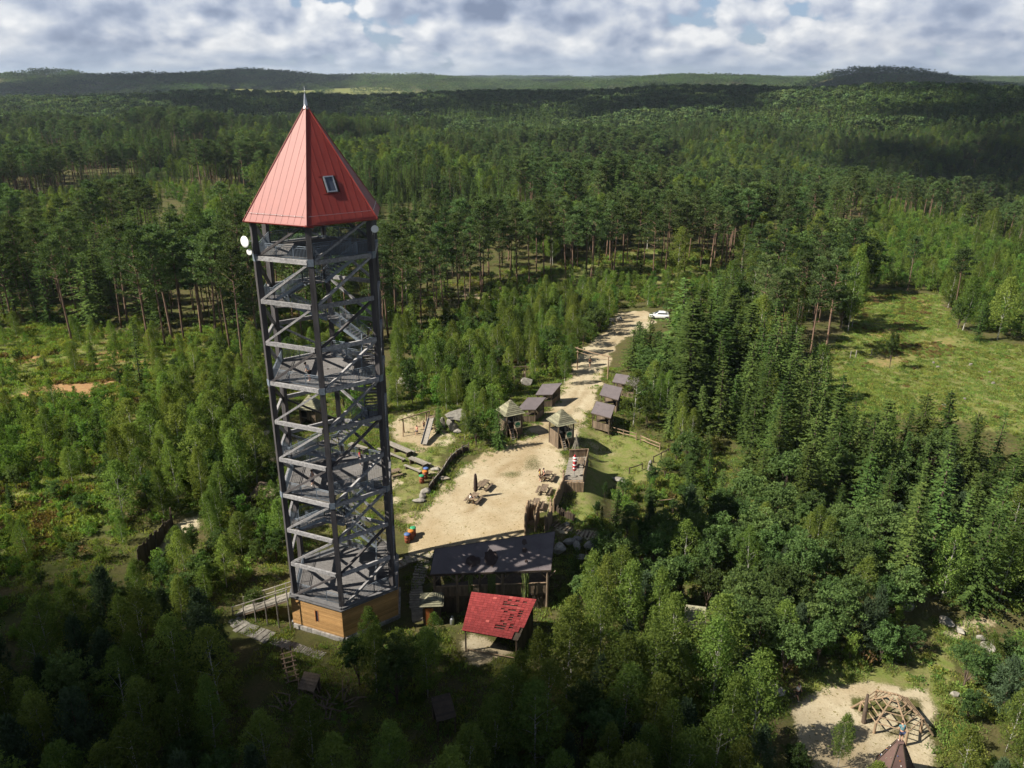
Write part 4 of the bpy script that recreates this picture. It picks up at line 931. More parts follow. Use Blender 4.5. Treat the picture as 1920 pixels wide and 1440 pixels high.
# rock den on the playground
t = thing('rock_den', 'den of stacked boulders roofed with a flat stone slab', 'rocks', at(852, 808))
for k, (x, y, z, s) in enumerate(((0, 0, 0.6, (1.0, 0.9, 0.8)), (1.3, 0.3, 0.5, (0.8, 0.8, 0.7)), (-0.5, 0.9, 0.8, (0.7, 0.7, 0.9)), (0.9, 1.0, 1.2, (0.9, 0.8, 0.6)), (0.4, -0.7, 0.25, (0.9, 0.5, 0.4)), (2.0, 0.8, 0.6, (0.6, 0.8, 0.9)), (-1.6, 1.2, 0.8, (0.4, 0.5, 1.0)))):
    mb = MB(); mb.rock((x, y, z), s, 300 + k); mb.build('stone', M['stone'], t)
mb = MB(); mb.rock((0.3, 1.0, 2.0), (2.6, 1.7, 0.22), 333); mb.build('roof_slab', M['stone'], t)
for lb, px, py, s in (('grey plank lean-to half hidden in the birches behind the tower', 762, 727, 2.4), ('low brown-roofed lean-to left of the tower', 500, 941, 3.0)):
    p = at(px, py); t = thing('lean_to', lb, 'shelter', p, R(-20)); mb = MB(); n = 9
    for j in range(n):
        q = MB(); y0, y1 = -1.1 + 2.2 * j / n, -1.1 + 2.2 * (j + .96) / n; z0 = 1.0 + 0.9 * j / n; z1 = 1.0 + 0.9 * (j + .96) / n
        q.slab([(-s / 2, y0, z0), (s / 2, y0, z0), (s / 2, y1, z1), (-s / 2, y1, z1)], 0.05); q.build('roof_board', M['greywood'] if s < 2.6 else M['wood'], t)
    for x in (-s / 2 + .2, s / 2 - .2):
        q = MB(); q.tube([(x, -0.9, -.2), (x, -0.9, 1.0)], 0.08, 6); q.build('post', M['wood'], t); q = MB(); q.tube([(x, 0.9, -.2), (x, 0.9, 1.75)], 0.08, 6); q.build('post', M['wood'], t)
    boards(t, (-s / 2 + .2, 0.9), (s / 2 - .2, 0.9), 0, 1.6, 0.22, M['darkwood'])

# --- picnic tables, long tables, benches
def picnic(name, L=1.8):
    t = thing(name, '', 'table')
    for j in range(5): mb = MB(); mb.box((0, -0.32 + 0.16 * j, 0.76), (L, 0.145, 0.045)); mb.build('top_board', M['wood'], t)
    for s in (-1, 1):
        for j in range(2): mb = MB(); mb.box((0, s * (0.66 + 0.15 * j), 0.45), (L, 0.135, 0.045)); mb.build('seat_board', M['wood'], t)
        mb = MB(); x = s * (L / 2 - 0.28)
        for q in (-1, 1): mb.beam((x, q * 0.62, 0), (x, q * 0.22, 0.735), 0.09, 0.06, up=(1, 0, 0))
        mb.beam((x + .07, -0.8, 0.41), (x + .07, 0.8, 0.41), 0.06, 0.09); mb.build('leg_frame', M['darkwood'], t)
    return t
PG = 'picnic tables in the yard'
pic = picnic('picnic_table')
spots = [((907, 916), 66, 'picnic table beside the closed dark parasol, farther one'), ((888, 941), 68, 'picnic table where a person in white sits'), ((1027, 899), 72, 'picnic table beside two standing people near the log fort'),
         ((1020, 925), 76, 'middle of three picnic tables along the log fort'), ((1005, 952), 78, 'nearest of the picnic tables along the palisade'), ((738, 893), 30, 'picnic table on the trampled grass right of the tower frame')]
for k, (q, a, lb) in enumerate(spots):
    p = at(*q)
    if k == 0: pic.location = p; pic.rotation_euler = (0, 0, R(a)); pic['label'] = lb; pic['group'] = PG
    else: copy_thing(pic, p, R(a), lb, PG)
q = at(1089, 874, zd); copy_thing(pic, q, R(78), 'picnic table on the deck of the log fort', PG)
def long_table(px, py, rz, label, bench=False):
    p = at(px, py); t = thing('long_bench' if bench else 'long_table', label, 'bench' if bench else 'table', p, rz, 'long tables and benches on the playground lawn')
    for j in range(2 if bench else 4): mb = MB(); mb.box((0, (j - (0.5 if bench else 1.5)) * 0.19, 0.45 if bench else 0.76), (3.0, 0.18, 0.07)); mb.build('board', M['greywood'], t)
    for x in (-1.15, 1.15): mb = MB(); mb.box((x, 0, 0.2 if bench else 0.36), (0.16, 0.3 if bench else 0.65, 0.42 if bench else 0.72)); mb.build('trestle', M['darkwood'], t)
for k, (x, y) in enumerate(((733, 842), (754, 851), (784, 874))):
    w = ('upper', 'middle', 'lower')[k]; long_table(x, y, R(-40), f'grey long table, the {w} one of the slanting row'); long_table(x - 10, y + 10, R(-40), f'grey long bench in front of the {w} table of the slanting row', True)
    long_table(x + 8, y - 4, R(-40), f'grey long bench behind the {w} table of the slanting row', True)
long_table(672, 846, R(-35), 'grey long table seen through the tower frame', False)
# --- parasols
def parasol(p, mat, label, h=2.9, stripe=None):
    t = thing('closed_parasol', label, 'parasol', p)
    mb = MB(); mb.lathe([(0.34, 0), (0.36, 0.05), (0.30, 0.12), (0.05, 0.14)], 14); mb.build('foot', M['stone'], t)
    mb = MB(); mb.tube([(0, 0, 0.1), (0, 0, h)], 0.03, 8); mb.build('pole', M['zinc'], t)
    mb = MB(); n = 14; zs = [0.75, 0.9, 1.2, 1.6, 2.0, 2.4, h - 0.25, h - 0.05, h]; rs = [0.13, 0.19, 0.22, 0.18, 0.19, 0.16, 0.13, 0.07, 0.02]
    vs_ = [((r * (1 + 0.28 * (-1) ** k)) * math.cos(2 * math.pi * k / n), (r * (1 + 0.28 * (-1) ** k)) * math.sin(2 * math.pi * k / n), z) for z, r in zip(zs, rs) for k in range(n)]
    mb.add(vs_, [(i * n + k, i * n + (k + 1) % n, (i + 1) * n + (k + 1) % n, (i + 1) * n + k) for i in range(len(zs) - 1) for k in range(n)]); mb.build('folded_canopy', mat, t, True)
    mb = MB(); mb.lathe([(0.235, 1.50), (0.24, 1.53), (0.24, 1.58), (0.235, 1.61)], 14); mb.build('strap', M['white'] if stripe else mat, t)
    if stripe:
        for z in (1.05, 2.05, 2.4): mb = MB(); mb.lathe([(0.22, z), (0.245, z + .03), (0.235, z + .14), (0.20, z + .16)], 14); mb.build('white_print', M['white'], t)
parasol(at(892, 932), M['darkcloth'], 'closed dark brown parasol by the picnic tables in the yard', 3.1)
parasol(at(1077, 893, zd), M['redcloth'], 'closed red and white parasol on the log fort deck', 2.9, True)
# --- barrels
def barrel(px, py, lid, label, gr):
    t = thing('barrel_bin', label, 'bin', at(px, py), 0, gr)
    mb = MB(); mb.lathe([(0.28, 0), (0.30, 0.03), (0.30, 0.30), (0.315, 0.32), (0.30, 0.34), (0.30, 0.62), (0.315, 0.64), (0.30, 0.66), (0.30, 0.92)], 16); mb.build('drum', M['barrel'], t, True)
    mb = MB(); mb.lathe([(0.33, 0.92), (0.34, 0.95), (0.32, 1.0), (0.20, 1.05), (0.05, 1.07)], 16); mb.build('lid', M[lid], t, True)
for (x, y), l in (((791, 905), 'green'), ((797, 897), 'orange'), ((799, 891), 'blue')): barrel(x, y, l, f'rusty drum bin with {l} lid by the crooked fence', 'drum bins')
for (x, y), l in (((775, 1004), 'green'), ((771, 1010), 'orange'), ((764, 1016), 'blue')): barrel(x, y, l, f'rusty drum bin with {l} lid at the yard edge beside the tower', 'drum bins')
t = thing('gas_bottle', 'shiny metal gas bottle beside the tiled shed', 'bottle', at(848, 1170)); mb = MB(); mb.lathe([(0.2, 0), (0.22, 0.04), (0.22, 0.55), (0.18, 0.68), (0.07, 0.74), (0.07, 0.82), (0.1, 0.84), (0.1, 0.9)], 14); mb.build('bottle_body', M['zinc'], t, True); mb = MB(); mb.lathe([(0.04, 0.9), (0.04, 0.97)], 8); mb.build('valve', M['rubber'], t)
mb = MB(); mb.rock((0, 0, 0.22), (0.95, 0.55, 0.28), 411); o = mb.build('stone_block', M['paving']); o.location = at(833, 900); tag(o, 'pale stone block on the sand beside the crooked fence', 'stone')

# --- playground: swing, slide
t = thing('swing_frame', 'log swing frame with plank seat on the small playground', 'swing', at(778, 806))
A, B_ = at(757, 815), at(800, 801)
for q, s in ((A, -1), (B_, 1)):
    for dy in (-0.7, 0.7):
        mb = MB(); mb.tube([local(t, (q.x, q.y + dy, q.z - .2)), local(t, (q.x, q.y, q.z + 2.3))], 0.08, 7); mb.build('leg', M['log'], t)
mb = MB(); e = (B_ - A).normalized() * 0.7; mb.tube([local(t, A - e) + Vector((0, 0, 2.35)), local(t, B_ + e) + Vector((0, 0, 2.35))], 0.09, 8); mb.build('crossbeam', M['log'], t)
for f in (0.35, 0.65):
    p = lerp(A, B_, f); sw = thing_part('swing', t)
    mb = MB()
    for d_ in (-0.22, 0.22): mb.tube([local(t, (p.x + d_, p.y, p.z + 2.3)), local(t, (p.x + d_, p.y, p.z + 0.5))], 0.012, 5)
    mb.build('rope', M['darkwood'], sw); mb = MB(); mb.box(local(t, (p.x, p.y, p.z + 0.48)), (0.55, 0.22, 0.04)); mb.build('seat', M['wood'], sw)
t = thing('slide', 'grey plank slide leaning from a wooden stand', 'slide', at(801, 822))
A, B_ = at(795, 836), at(809, 805); top = B_ + Vector((0, 0, 1.7)); w = (B_ - A).normalized().cross(Vector((0, 0, 1))) * 0.4
mb = MB(); mb.slab([local(t, q) for q in (A - w + Vector((0, 0, .25)), A + w + Vector((0, 0, .25)), top + w, top - w)], 0.05); mb.build('chute', M['greywood'], t)
for s in (-1, 1):
    mb = MB(); mb.beam(local(t, A + w * s + Vector((0, 0, .32))), local(t, top + w * s + Vector((0, 0, .08))), 0.05, 0.22); mb.build('side_board', M['beam'], t)
    mb = MB(); mb.tube([local(t, B_ + w * s), local(t, B_ + w * s + Vector((0, 0, 2.4)))], 0.07, 6); mb.build('post', M['log'], t)
    mb = MB(); q = B_ + (B_ - A).normalized() * 1.0 + w * s; mb.tube([local(t, q), local(t, q + Vector((0, 0, 2.4)))], 0.07, 6); mb.build('post', M['log'], t)
mb = MB(); q = B_ + (B_ - A).normalized() * 0.5 + Vector((0, 0, 1.65)); mb.box(local(t, q), (0.9, 1.1, 0.07), math.atan2((B_ - A).y, (B_ - A).x) - math.pi / 2); mb.build('stand_floor', M['wood'], t)
# --- road gate
A, B_ = at(1082, 693), at(1139, 712); t = thing('road_gate', 'tall pole gate of two posts and crossbeams over the dirt road', 'gate', lerp(A, B_, .5))
for q in (A, B_): mb = MB(); mb.tube([local(t, q) - Vector((0, 0, .3)), local(t, q) + Vector((0.05, 0, 2)), local(t, q) + Vector((0, 0, 4.0))], 0.11, 7); mb.build('post', M['log'], t)
for z, r in ((3.9, 0.10), (3.3, 0.05)): mb = MB(); mb.tube([local(t, A) + Vector((-.4, 0, z)), local(t, lerp(A, B_, .5)) + Vector((0, 0, z - .1)), local(t, B_) + Vector((.4, 0, z))], r, 7); mb.build('crossbeam', M['log'], t)
# --- tower footbridge and steps
g1 = at(448, 1146); top = TW + hv(5, RBASE - 0.2, 3.42); dv = (top - g1); flat = Vector((dv.x, dv.y, 0)).normalized(); sdv = Vector((-flat.y, flat.x, 0)) * 0.85
t = thing('footbridge', 'wooden footbridge ramp with pole railings up to the tower base', 'bridge', g1)
n = 30
for j in range(n):
    q = [g1 + dv * ((j + e) / n) + sdv * s for e, s in ((0.03, -1), (0.95, -1), (0.95, 1), (0.03, 1))]; mb = MB(); mb.slab([local(t, p) for p in q], 0.05); mb.build('plank', M['greywood'], t)
for s in (-1, 1):
    mb = MB(); mb.beam(local(t, g1 + sdv * s * .9) - Vector((0, 0, .15)), local(t, top + sdv * s * .9) - Vector((0, 0, .15)), 0.12, 0.2); mb.build('stringer', M['wood'], t)
    for z in (1.05, 0.55): mb = MB(); mb.tube([local(t, g1 + sdv * s) + Vector((0, 0, z)), local(t, top + sdv * s) + Vector((0, 0, z))], 0.05, 6); mb.build('rail', M['greywood'], t)
    for j in range(6):
        q = g1 + dv * (j / 5) + sdv * s; mb = MB(); mb.tube([local(t, (q.x, q.y, min(q.z, gz(q.x, q.y)) - .2)), local(t, q) + Vector((0, 0, 1.1))], 0.06, 6); mb.build('post', M['greywood'], t)
def stepping(name, label, cat, pxs, n, w, d, th, mat, part, jit=0.08, rise=0.02):
    P = [at(*q) for q in pxs]; t = thing(name, label, cat, P[0]); seg = [(b - a).length for a, b in zip(P[:-1], P[1:])]; tot = sum(seg)
    for j in range(n):
        s = tot * (j + .5) / n; k = 0
        while k < len(seg) - 1 and s > seg[k]: s -= seg[k]; k += 1
        dd = (P[k + 1] - P[k]).normalized(); c = P[k] + dd * s; z = gz(c.x, c.y); an = math.atan2(dd.y, dd.x) + rnd.uniform(-jit, jit)
        mb = MB(); hx, hy = d * rnd.uniform(.85, 1.1) / 2, w * rnd.uniform(.85, 1.12) / 2; q = [(-hx, -hy), (hx, -hy * rnd.uniform(.9, 1.05)), (hx * rnd.uniform(.9, 1.1), hy), (-hx, hy)]
        mb.prism(q, -0.15, th); o = mb.build(part, mat, t); o.location = local(t, (c.x, c.y, z + rise)); o.rotation_euler = (0, 0, an)
    return t
stepping('stone_steps', 'flight of narrow stone steps beside the long pavilion', 'steps', [(795, 1048), (789, 1070), (782, 1095), (780, 1130), (785, 1165)], 26, 1.25, 0.42, 0.08, M['paving'], 'step')
stepping('paved_walk', 'pale paved walk from the tower to the sandy yard', 'paving', [(738, 1062), (762, 1050), (790, 1042), (815, 1040)], 6, 1.5, 0.85, 0.06, M['paving'], 'slab', 0.05)
stepping('log_walk', 'stepping walk of split logs in front of the tower base', 'path', [(512, 1201), (545, 1212), (575, 1221), (606, 1232)], 24, 1.0, 0.17, 0.07, M['greywood'], 'log_step')
stepping('slab_walk', 'walk of big stone slabs at the foot of the footbridge', 'path', [(440, 1160), (452, 1176), (480, 1186), (508, 1198)], 8, 1.5, 0.6, 0.08, M['stone'], 'slab', 0.2)
stepping('timber_path', 'path edged with cross timbers leading right from the log gateway', 'path', [(1036, 982), (1062, 990), (1090, 999), (1120, 1007)], 13, 1.2, 0.14, 0.07, M['wood'], 'cross_timber', 0.05)
stepping('bark_trail', 'narrow winding trail edging of pale logs below the boulders', 'path', [(1098, 1022), (1100, 1045), (1104, 1070), (1101, 1090)], 9, 0.16, 0.62, 0.08, M['log'], 'edging_log', 0.1)

# --- climbing web and climbing pyramid
p = at(1668, 1352); t = thing('log_climber', 'six-sided log climbing web on the sandy playground', 'climbing frame', p, R(6))
def ch(k, r, z): an = math.pi / 3 * k - math.pi / 2; return Vector((r * math.cos(an), r * math.sin(an), z))
for k in range(6):
    mb = MB(); mb.tube([ch(k, 2.3, 1.05), ch(k, 0.25, 2.55)], [0.09, 0.07], 7); mb.build('spoke_log', M['log'], t)
    mb = MB(); mb.tube([ch(k, 2.3, -0.3), ch(k, 2.28, 1.15)], [0.13, 0.10], 8); mb.build('post', M['log'], t)
    for f in (0.0, 0.22, 0.44, 0.66, 0.86):
        r, z = lerp(2.3, 0.25, f), lerp(1.05, 2.55, f) + 0.07; mb = MB(); mb.tube([ch(k, r, z), ch(k + 1, r, z)], 0.05, 6); mb.build('rung', M['log'], t)
mb = MB(); mb.tube([(-2.35, -0.2, -0.3), (-2.30, 0.0, 1.3), (-2.0, 0.5, 2.5)], [0.2, 0.17, 0.10], 9); mb.build('carved_post', M['darkwood'], t)
mb = MB(); mb.tube([ch(1, 2.3, 1.05), ch(1, 3.2, -0.2)], 0.09, 7); mb.tube([ch(4, 2.3, 1.05), ch(4, 3.3, -0.2)], 0.09, 7); mb.build('leaning_log', M['log'], t)
gp = at(1694, 1478); ap = at(1688, 1391, gp.z + 3.6); t = thing('climbing_pyramid', 'steep brown panelled climbing pyramid with dotted holds', 'climbing pyramid', (ap.x, ap.y, gp.z - 0.3))
for k in range(6):
    an0, an1 = R(60 * k - 75), R(60 * k - 15); mb = MB(); rb, rt = 2.1, 0.26
    q = [Vector((rb * math.cos(an0), rb * math.sin(an0), 0)), Vector((rb * math.cos(an1), rb * math.sin(an1), 0)), Vector((rt * math.cos(an1), rt * math.sin(an1), 3.9)), Vector((rt * math.cos(an0), rt * math.sin(an0), 3.9))]
    mb.slab(q, 0.05); pn = mb.build('panel', M['cinder'], t); nn = (q[1] - q[0]).cross(q[3] - q[0]).normalized()
    ed = MB(); ed.beam(q[0] + nn * .02, q[3] + nn * .02, 0.06, 0.06); ed.build('edge_strip', M['darkwood'], t)
    for j in range(9):
        f = 0.15 + 0.08 * j; s = 0.5 + 0.28 * math.sin(j * 2.4 + k); c = lerp(lerp(q[0], q[1], s), lerp(q[3], q[2], s), f); h = MB(); h.rock(tuple(c + nn * .04), (0.06, 0.06, 0.05), j, 1); h.build('hold', M[('orange', 'blue', 'white')[(j + k) % 3]] if k % 2 else M['paving'], pn)
mb = MB(); mb.prism([(0.3 * math.cos(R(60 * k)), 0.3 * math.sin(R(60 * k))) for k in range(6)], 3.88, 3.96); mb.build('cap', M['cinder'], t)
PYR_TOP = Vector((ap.x, ap.y, gp.z - 0.3 + 3.96))
# --- small roofs among the trees
def board_roof(px, py, w, l, h, rz, slope, mat, label):
    p = at(px, py); t = thing('plank_roof_shelter', label, 'shelter', p, rz); n = 11
    for j in range(n):
        y0, y1 = -l / 2 + l * j / n, -l / 2 + l * (j + .97) / n; z0, z1 = h + slope * j / n, h + slope * (j + .97) / n
        mb = MB(); mb.slab([(-w / 2, y0, z0), (w / 2, y0, z0), (w / 2, y1, z1), (-w / 2, y1, z1)], 0.04); mb.build('roof_board', M[mat], t)
    for x in (-w / 2 + .1, w / 2 - .1):
        for y, z in ((-l / 2 + .1, h), (l / 2 - .1, h + slope * .95)): mb = MB(); mb.tube([(x, y, -.3), (x, y, z)], 0.06, 6); mb.build('post', M['wood'], t)
    boards(t, (-w / 2 + .1, l / 2 - .1), (w / 2 - .1, l / 2 - .1), 0, h + slope - .25, 0.2, M['darkwood'])
board_roof(1300, 1195, 1.9, 2.2, 1.7, R(-12), 1.0, 'roofboard', 'pale plank roof of a shelter in the bushes right of centre')
board_roof(833, 1362, 1.6, 1.8, 1.5, R(20), 0.9, 'darkwood', 'small dark plank roof in the shade below the tiled shed')
board_roof(582, 1302, 1.5, 1.3, 1.0, R(-15), 0.7, 'wood', 'small brown plank roof in the shade before the tower')
t = thing('climbing_ladder', 'crossed log climbing ladder leaning in the shade before the tower', 'ladder', at(545, 1265), R(25))
for x in (-0.35, 0.35): mb = MB(); mb.tube([(x, -1.1, 0.1), (x, 1.0, 1.7)], 0.07, 6); mb.build('rail', M['log'], t)
for j in range(7): mb = MB(); f = j / 6.5; mb.tube([(-0.6, -1.1 + 2.1 * f, 0.2 + 1.6 * f), (0.6, -1.1 + 2.1 * f, 0.2 + 1.6 * f)], 0.05, 6); mb.build('rung', M['log'], t)
for x in (-0.35, 0.35): mb = MB(); mb.tube([(x, 1.0, -.3), (x, 1.0, 2.2)], 0.08, 6); mb.build('post', M['darkwood'], t)
t = thing('branch_maze', 'tangle of bent branches forming a low maze in the shade', 'branches', at(590, 1330))
for j in range(46):
    a = Vector((rnd.uniform(-2.6, 2.8), rnd.uniform(-1.3, 1.6), rnd.uniform(0, .7))); an = rnd.uniform(0, 3.14); l = rnd.uniform(.8, 1.9); d_ = Vector((math.cos(an), math.sin(an), rnd.uniform(-.3, .5))) * l
    mb = MB(); mb.tube([a, a + d_ * .5 + Vector((0, 0, rnd.uniform(0, .35))), a + d_], [0.06, 0.05, 0.03], 6); mb.build('branch', M['wood'], t)
t = thing('log_hut', 'small log hut with rocks in the trees behind the shelters', 'hut', at(973, 718), R(10))
boards(t, (-0.9, -0.9), (0.9, -0.9), 0.6, 1.9, 0.2, M['wood']); boards(t, (0.9, -0.9), (0.9, 0.9), 0, 1.9, 0.2, M['wood'])
for x in (-0.9, 0.9): mb = MB(); mb.tube([(x, -0.9, -.2), (x, -0.9, 3.2)], 0.08, 6); mb.build('post', M['wood'], t)
mb = MB(); mb.tube([(-1.2, -0.9, 3.1), (1.2, -0.9, 3.1)], 0.07, 6); mb.build('beam', M['wood'], t)
boulder(988, 722, (1.4, 1.0, 1.0), 'pale boulder beside the log hut in the trees', 501)
for k, (x, y) in enumerate(((1594, 672), (1604, 670), (1633, 668), (1540, 676), (1550, 674))):
    mb = MB(); mb.tube([(0, 0, -.3), (0.05 * (k % 2), 0, 1.4)], [0.09, 0.08], 7); o = mb.build('fence_post', M['greywood']); o.location = at(x, y); tag(o, ('left grey fence post of the close pair at the clearing', 'right grey fence post of the close pair at the clearing', 'rightmost grey fence post at the clearing', 'leftmost grey fence post below the pair of pines', 'second grey fence post below the pair of pines')[k], 'post', 'posts at the clearing')
for k, (x, y) in enumerate(((1750, 682), (1758, 690), (1820, 685), (1855, 700), (1862, 720), (1770, 762), (1808, 750), (1728, 600))):
    mb = MB(); mb.lathe([(0.3, -0.2), (0.24, 0.1), (0.22, 0.35)], 9); o = mb.build('tree_stump', M['greywood']); o.location = at(x, y); o.scale = (1 + .2 * (k % 3), 1, 1); tag(o, ('upper grey stump of the near pair in the right clearing', 'lower grey stump of the near pair in the right clearing', 'grey stump in the middle of the right clearing', 'grey stump toward the right of the clearing', 'grey stump below the rightmost one in the clearing', 'lowest grey stump in the clearing', 'grey stump beside the lowest one in the clearing', 'lone grey stump at the upper end of the clearing')[k], 'stump', 'stumps in the right clearing')

# --- parked car
p = at(1237, 597); car = thing('parked_car', 'white car parked among trees at the end of the road', 'car', p, R(172))
def loft(secs):
    """sections along x: (x, [(y,z)...])"""
    mb = MB(); n = len(secs[0][1]); vs_ = [(x, y, z) for x, s in secs for y, z in s]
    fs = [(i * n + k, i * n + (k + 1) % n, (i + 1) * n + (k + 1) % n, (i + 1) * n + k) for i in range(len(secs) - 1) for k in range(n)] + [tuple(range(n))[::-1], tuple((len(secs) - 1) * n + k for k in range(n))]
    return mb.add(vs_, fs)
def sec(w, z0, z1): return [(-w * .92, z0), (-w, z0 + .2), (-w, z1 - .12), (-w * .9, z1), (w * .9, z1), (w, z1 - .12), (w, z0 + .2), (w * .92, z0)]
loft([(-2.1, sec(.70, .42, .78)), (-2.0, sec(.80, .30, .92)), (-1.3, sec(.86, .22, 1.0)), (0, sec(.87, .2, 1.0)), (1.1, sec(.87, .2, .98)), (1.75, sec(.84, .24, .86)), (2.08, sec(.74, .34, .72)), (2.15, sec(.66, .40, .64))]).build('body', M['carpaint'], car, True)
loft([(-1.95, sec(.66, .86, 1.0)), (-1.55, sec(.68, .9, 1.40)), (-.6, sec(.68, .9, 1.50)), (.25, sec(.67, .9, 1.46)), (1.15, sec(.66, .88, .98))]).build('cabin', M['carpaint'], car, True)
for s in (-1, 1):
    mb = MB(); mb.add([(-1.45, s * .694, 1.0), (.85, s * .69, 1.0), (.28, s * .682, 1.36), (-1.35, s * .69, 1.34)], [(0, 1, 2, 3)]); mb.build('side_window', M['glass'], car)
    for x in (-1.3, 1.35):
        wh = thing_part('wheel', car); w = MB(); w.lathe([(.2, -.1), (.31, -.1), (.33, -.05), (.33, .05), (.31, .1), (.2, .1)], 18); ty = w.build('tyre', M['rubber'], wh, True); ty.location = (x, s * .80, .33); ty.rotation_euler = (R(90), 0, 0)
        w = MB(); w.lathe([(.02, -.105), (.2, -.09), (.2, .09), (.02, .105)], 12); ty = w.build('rim', M['zinc'], wh); ty.location = (x, s * .80, .33); ty.rotation_euler = (R(90), 0, 0)
    mb = MB(); mb.box((2.06, s * .55, .66), (.12, .26, .13)); mb.build('headlight', M['glass'], car)
    mb = MB(); mb.box((-2.06, s * .6, .8), (.08, .2, .16)); mb.build('tail_light', M['redcloth'], car)
mb = MB(); mb.add([(1.12, -.58, 1.01), (1.12, .58, 1.01), (.30, .55, 1.455), (.30, -.55, 1.455)], [(0, 1, 2, 3)]); mb.build('windscreen', M['glass'], car)

# ------------------------------------------------------------------ people
cloth = {}
def cmat(c):
    if c not in cloth: cloth[c] = mk('cloth_%d' % len(cloth), c, tuple(q * .8 for q in c), 6, 0.85, bump=0.05, var=0.05)
    return cloth[c]
def skin_mesh(name, chain, mat, parent, sub=1):
    """chain: {key: (pos, radius)}, edges list; grown with a skin surface"""
    pts, edges = chain; keys = list(pts); me = bpy.data.meshes.new(name)
    me.from_pydata([pts[k][0] for k in keys], [(keys.index(a), keys.index(b)) for a, b in edges], []); me.update(); me.materials.append(mat)
    o = obj(name, me, parent); md = o.modifiers.new('skin', 'SKIN'); md.use_smooth_shade = True
    if not me.skin_vertices: return o
    sv = me.skin_vertices[0].data
    for i, k in enumerate(keys): r = pts[k][1]; sv[i].radius = (r, r) if not isinstance(r, tuple) else r; sv[i].use_root = (i == 0)
    s = o.modifiers.new('sub', 'SUBSURF'); s.levels = sub; s.render_levels = sub
    return o
def person(loc, rz, label, top, bottom, pose='stand', h=1.72, long_hair=False, hair=None, group='visitors'):
    t = thing('person', label, 'person', loc, rz, group); t.scale = (h / 1.75,) * 3
    P = {'pel': ((0, 0, .95), (.15, .11)), 'bel': ((0, 0, 1.12), (.14, .10)), 'che': ((0, -.02, 1.32), (.17, .11)), 'nk': ((0, 0, 1.48), .06), 'hd0': ((0, -.02, 1.57), .085), 'hd1': ((0, -.02, 1.68), .085)}
    for s, n in ((-1, 'l'), (1, 'r')):
        P.update({'hip' + n: ((s * .09, 0, .88), .09), 'kn' + n: ((s * .10, -.02, .50), .062), 'an' + n: ((s * .10, .02, .09), .042), 'to' + n: ((s * .11, -.16, .04), .035), 'sh' + n: ((s * .18, 0, 1.42), .06), 'el' + n: ((s * .24, .02, 1.15), .042), 'wr' + n: ((s * .25, -.08, .90), .03), 'ha' + n: ((s * .25, -.12, .80), .035)})
    if pose == 'walk':
        P.update({'knl': ((-.1, -.16, .52), .062), 'anl': ((-.1, -.26, .10), .042), 'tol': ((-.1, -.42, .06), .035), 'knr': ((.1, .06, .50), .062), 'anr': ((.1, .30, .14), .042), 'tor': ((.1, .18, .03), .035), 'wrl': ((-.26, .16, .94), .03), 'hal': ((-.26, .2, .86), .035), 'wrr': ((.26, -.24, .98), .03), 'har': ((.26, -.30, .90), .035)})
    if pose == 'sit':
        P.update({'pel': ((0, 0, .55), (.16, .12)), 'bel': ((0, -.02, .72), (.14, .10)), 'che': ((0, -.08, .93), (.17, .11)), 'nk': ((0, -.10, 1.09), .06), 'hd0': ((0, -.13, 1.18), .085), 'hd1': ((0, -.14, 1.29), .085)})
        for s, n in ((-1, 'l'), (1, 'r')):
            P.update({'hip' + n: ((s * .10, -.02, .52), .09), 'kn' + n: ((s * .12, -.45, .50), .062), 'an' + n: ((s * .12, -.40, .09), .042), 'to' + n: ((s * .12, -.56, .04), .035), 'sh' + n: ((s * .18, -.08, 1.03), .06), 'el' + n: ((s * .25, -.25, .80), .042), 'wr' + n: ((s * .18, -.48, .84), .03), 'ha' + n: ((s * .15, -.57, .85), .035)})
    if pose == 'lean':
        P.update({'che': ((0, -.14, 1.28), (.17, .11)), 'bel': ((0, -.05, 1.10), (.14, .10)), 'nk': ((0, -.22, 1.42), .06), 'hd0': ((0, -.28, 1.49), .085), 'hd1': ((0, -.31, 1.60), .085)})
        for s, n in ((-1, 'l'), (1, 'r')): P.update({'sh' + n: ((s * .18, -.16, 1.37), .06), 'el' + n: ((s * .26, -.10, 1.10), .042), 'wr' + n: ((s * .16, -.26, .95), .03), 'ha' + n: ((s * .12, -.30, .88), .035)})
    E_ = [('pel', 'bel'), ('bel', 'che'), ('che', 'nk'), ('nk', 'hd0'), ('hd0', 'hd1')]
    for n in 'lr': E_ += [('pel', 'hip' + n), ('hip' + n, 'kn' + n), ('kn' + n, 'an' + n), ('an' + n, 'to' + n), ('che', 'sh' + n), ('sh' + n, 'el' + n), ('el' + n, 'wr' + n), ('wr' + n, 'ha' + n)]
    skin_mesh('body', (P, E_), M['skin'], t)
    def sub_(keys, edges, k):
        return ({q: (P[q][0], tuple(v * k for v in P[q][1]) if isinstance(P[q][1], tuple) else P[q][1] * k + .012) for q in keys}, edges)
    up = {q: v for q, v in sub_(['pel', 'bel', 'che', 'shl', 'shr', 'ell', 'elr'], None, 1.13)[0].items()}
    for n in 'lr': up['el' + n] = (tuple(Vector(P['sh' + n][0]).lerp(Vector(P['el' + n][0]), .6)), .065)
    up['pel'] = (tuple(Vector(P['pel'][0]).lerp(Vector(P['bel'][0]), .25)), (.17, .13))
    skin_mesh('shirt', (up, [('pel', 'bel'), ('bel', 'che'), ('che', 'shl'), ('che', 'shr'), ('shl', 'ell'), ('shr', 'elr')]), cmat(top), t)
    lo = sub_(['pel', 'hipl', 'hipr', 'knl', 'knr'], None, 1.12)[0]
    for n in 'lr': lo['kn' + n] = (tuple(Vector(P['hip' + n][0]).lerp(Vector(P['kn' + n][0]), .85)), .088)
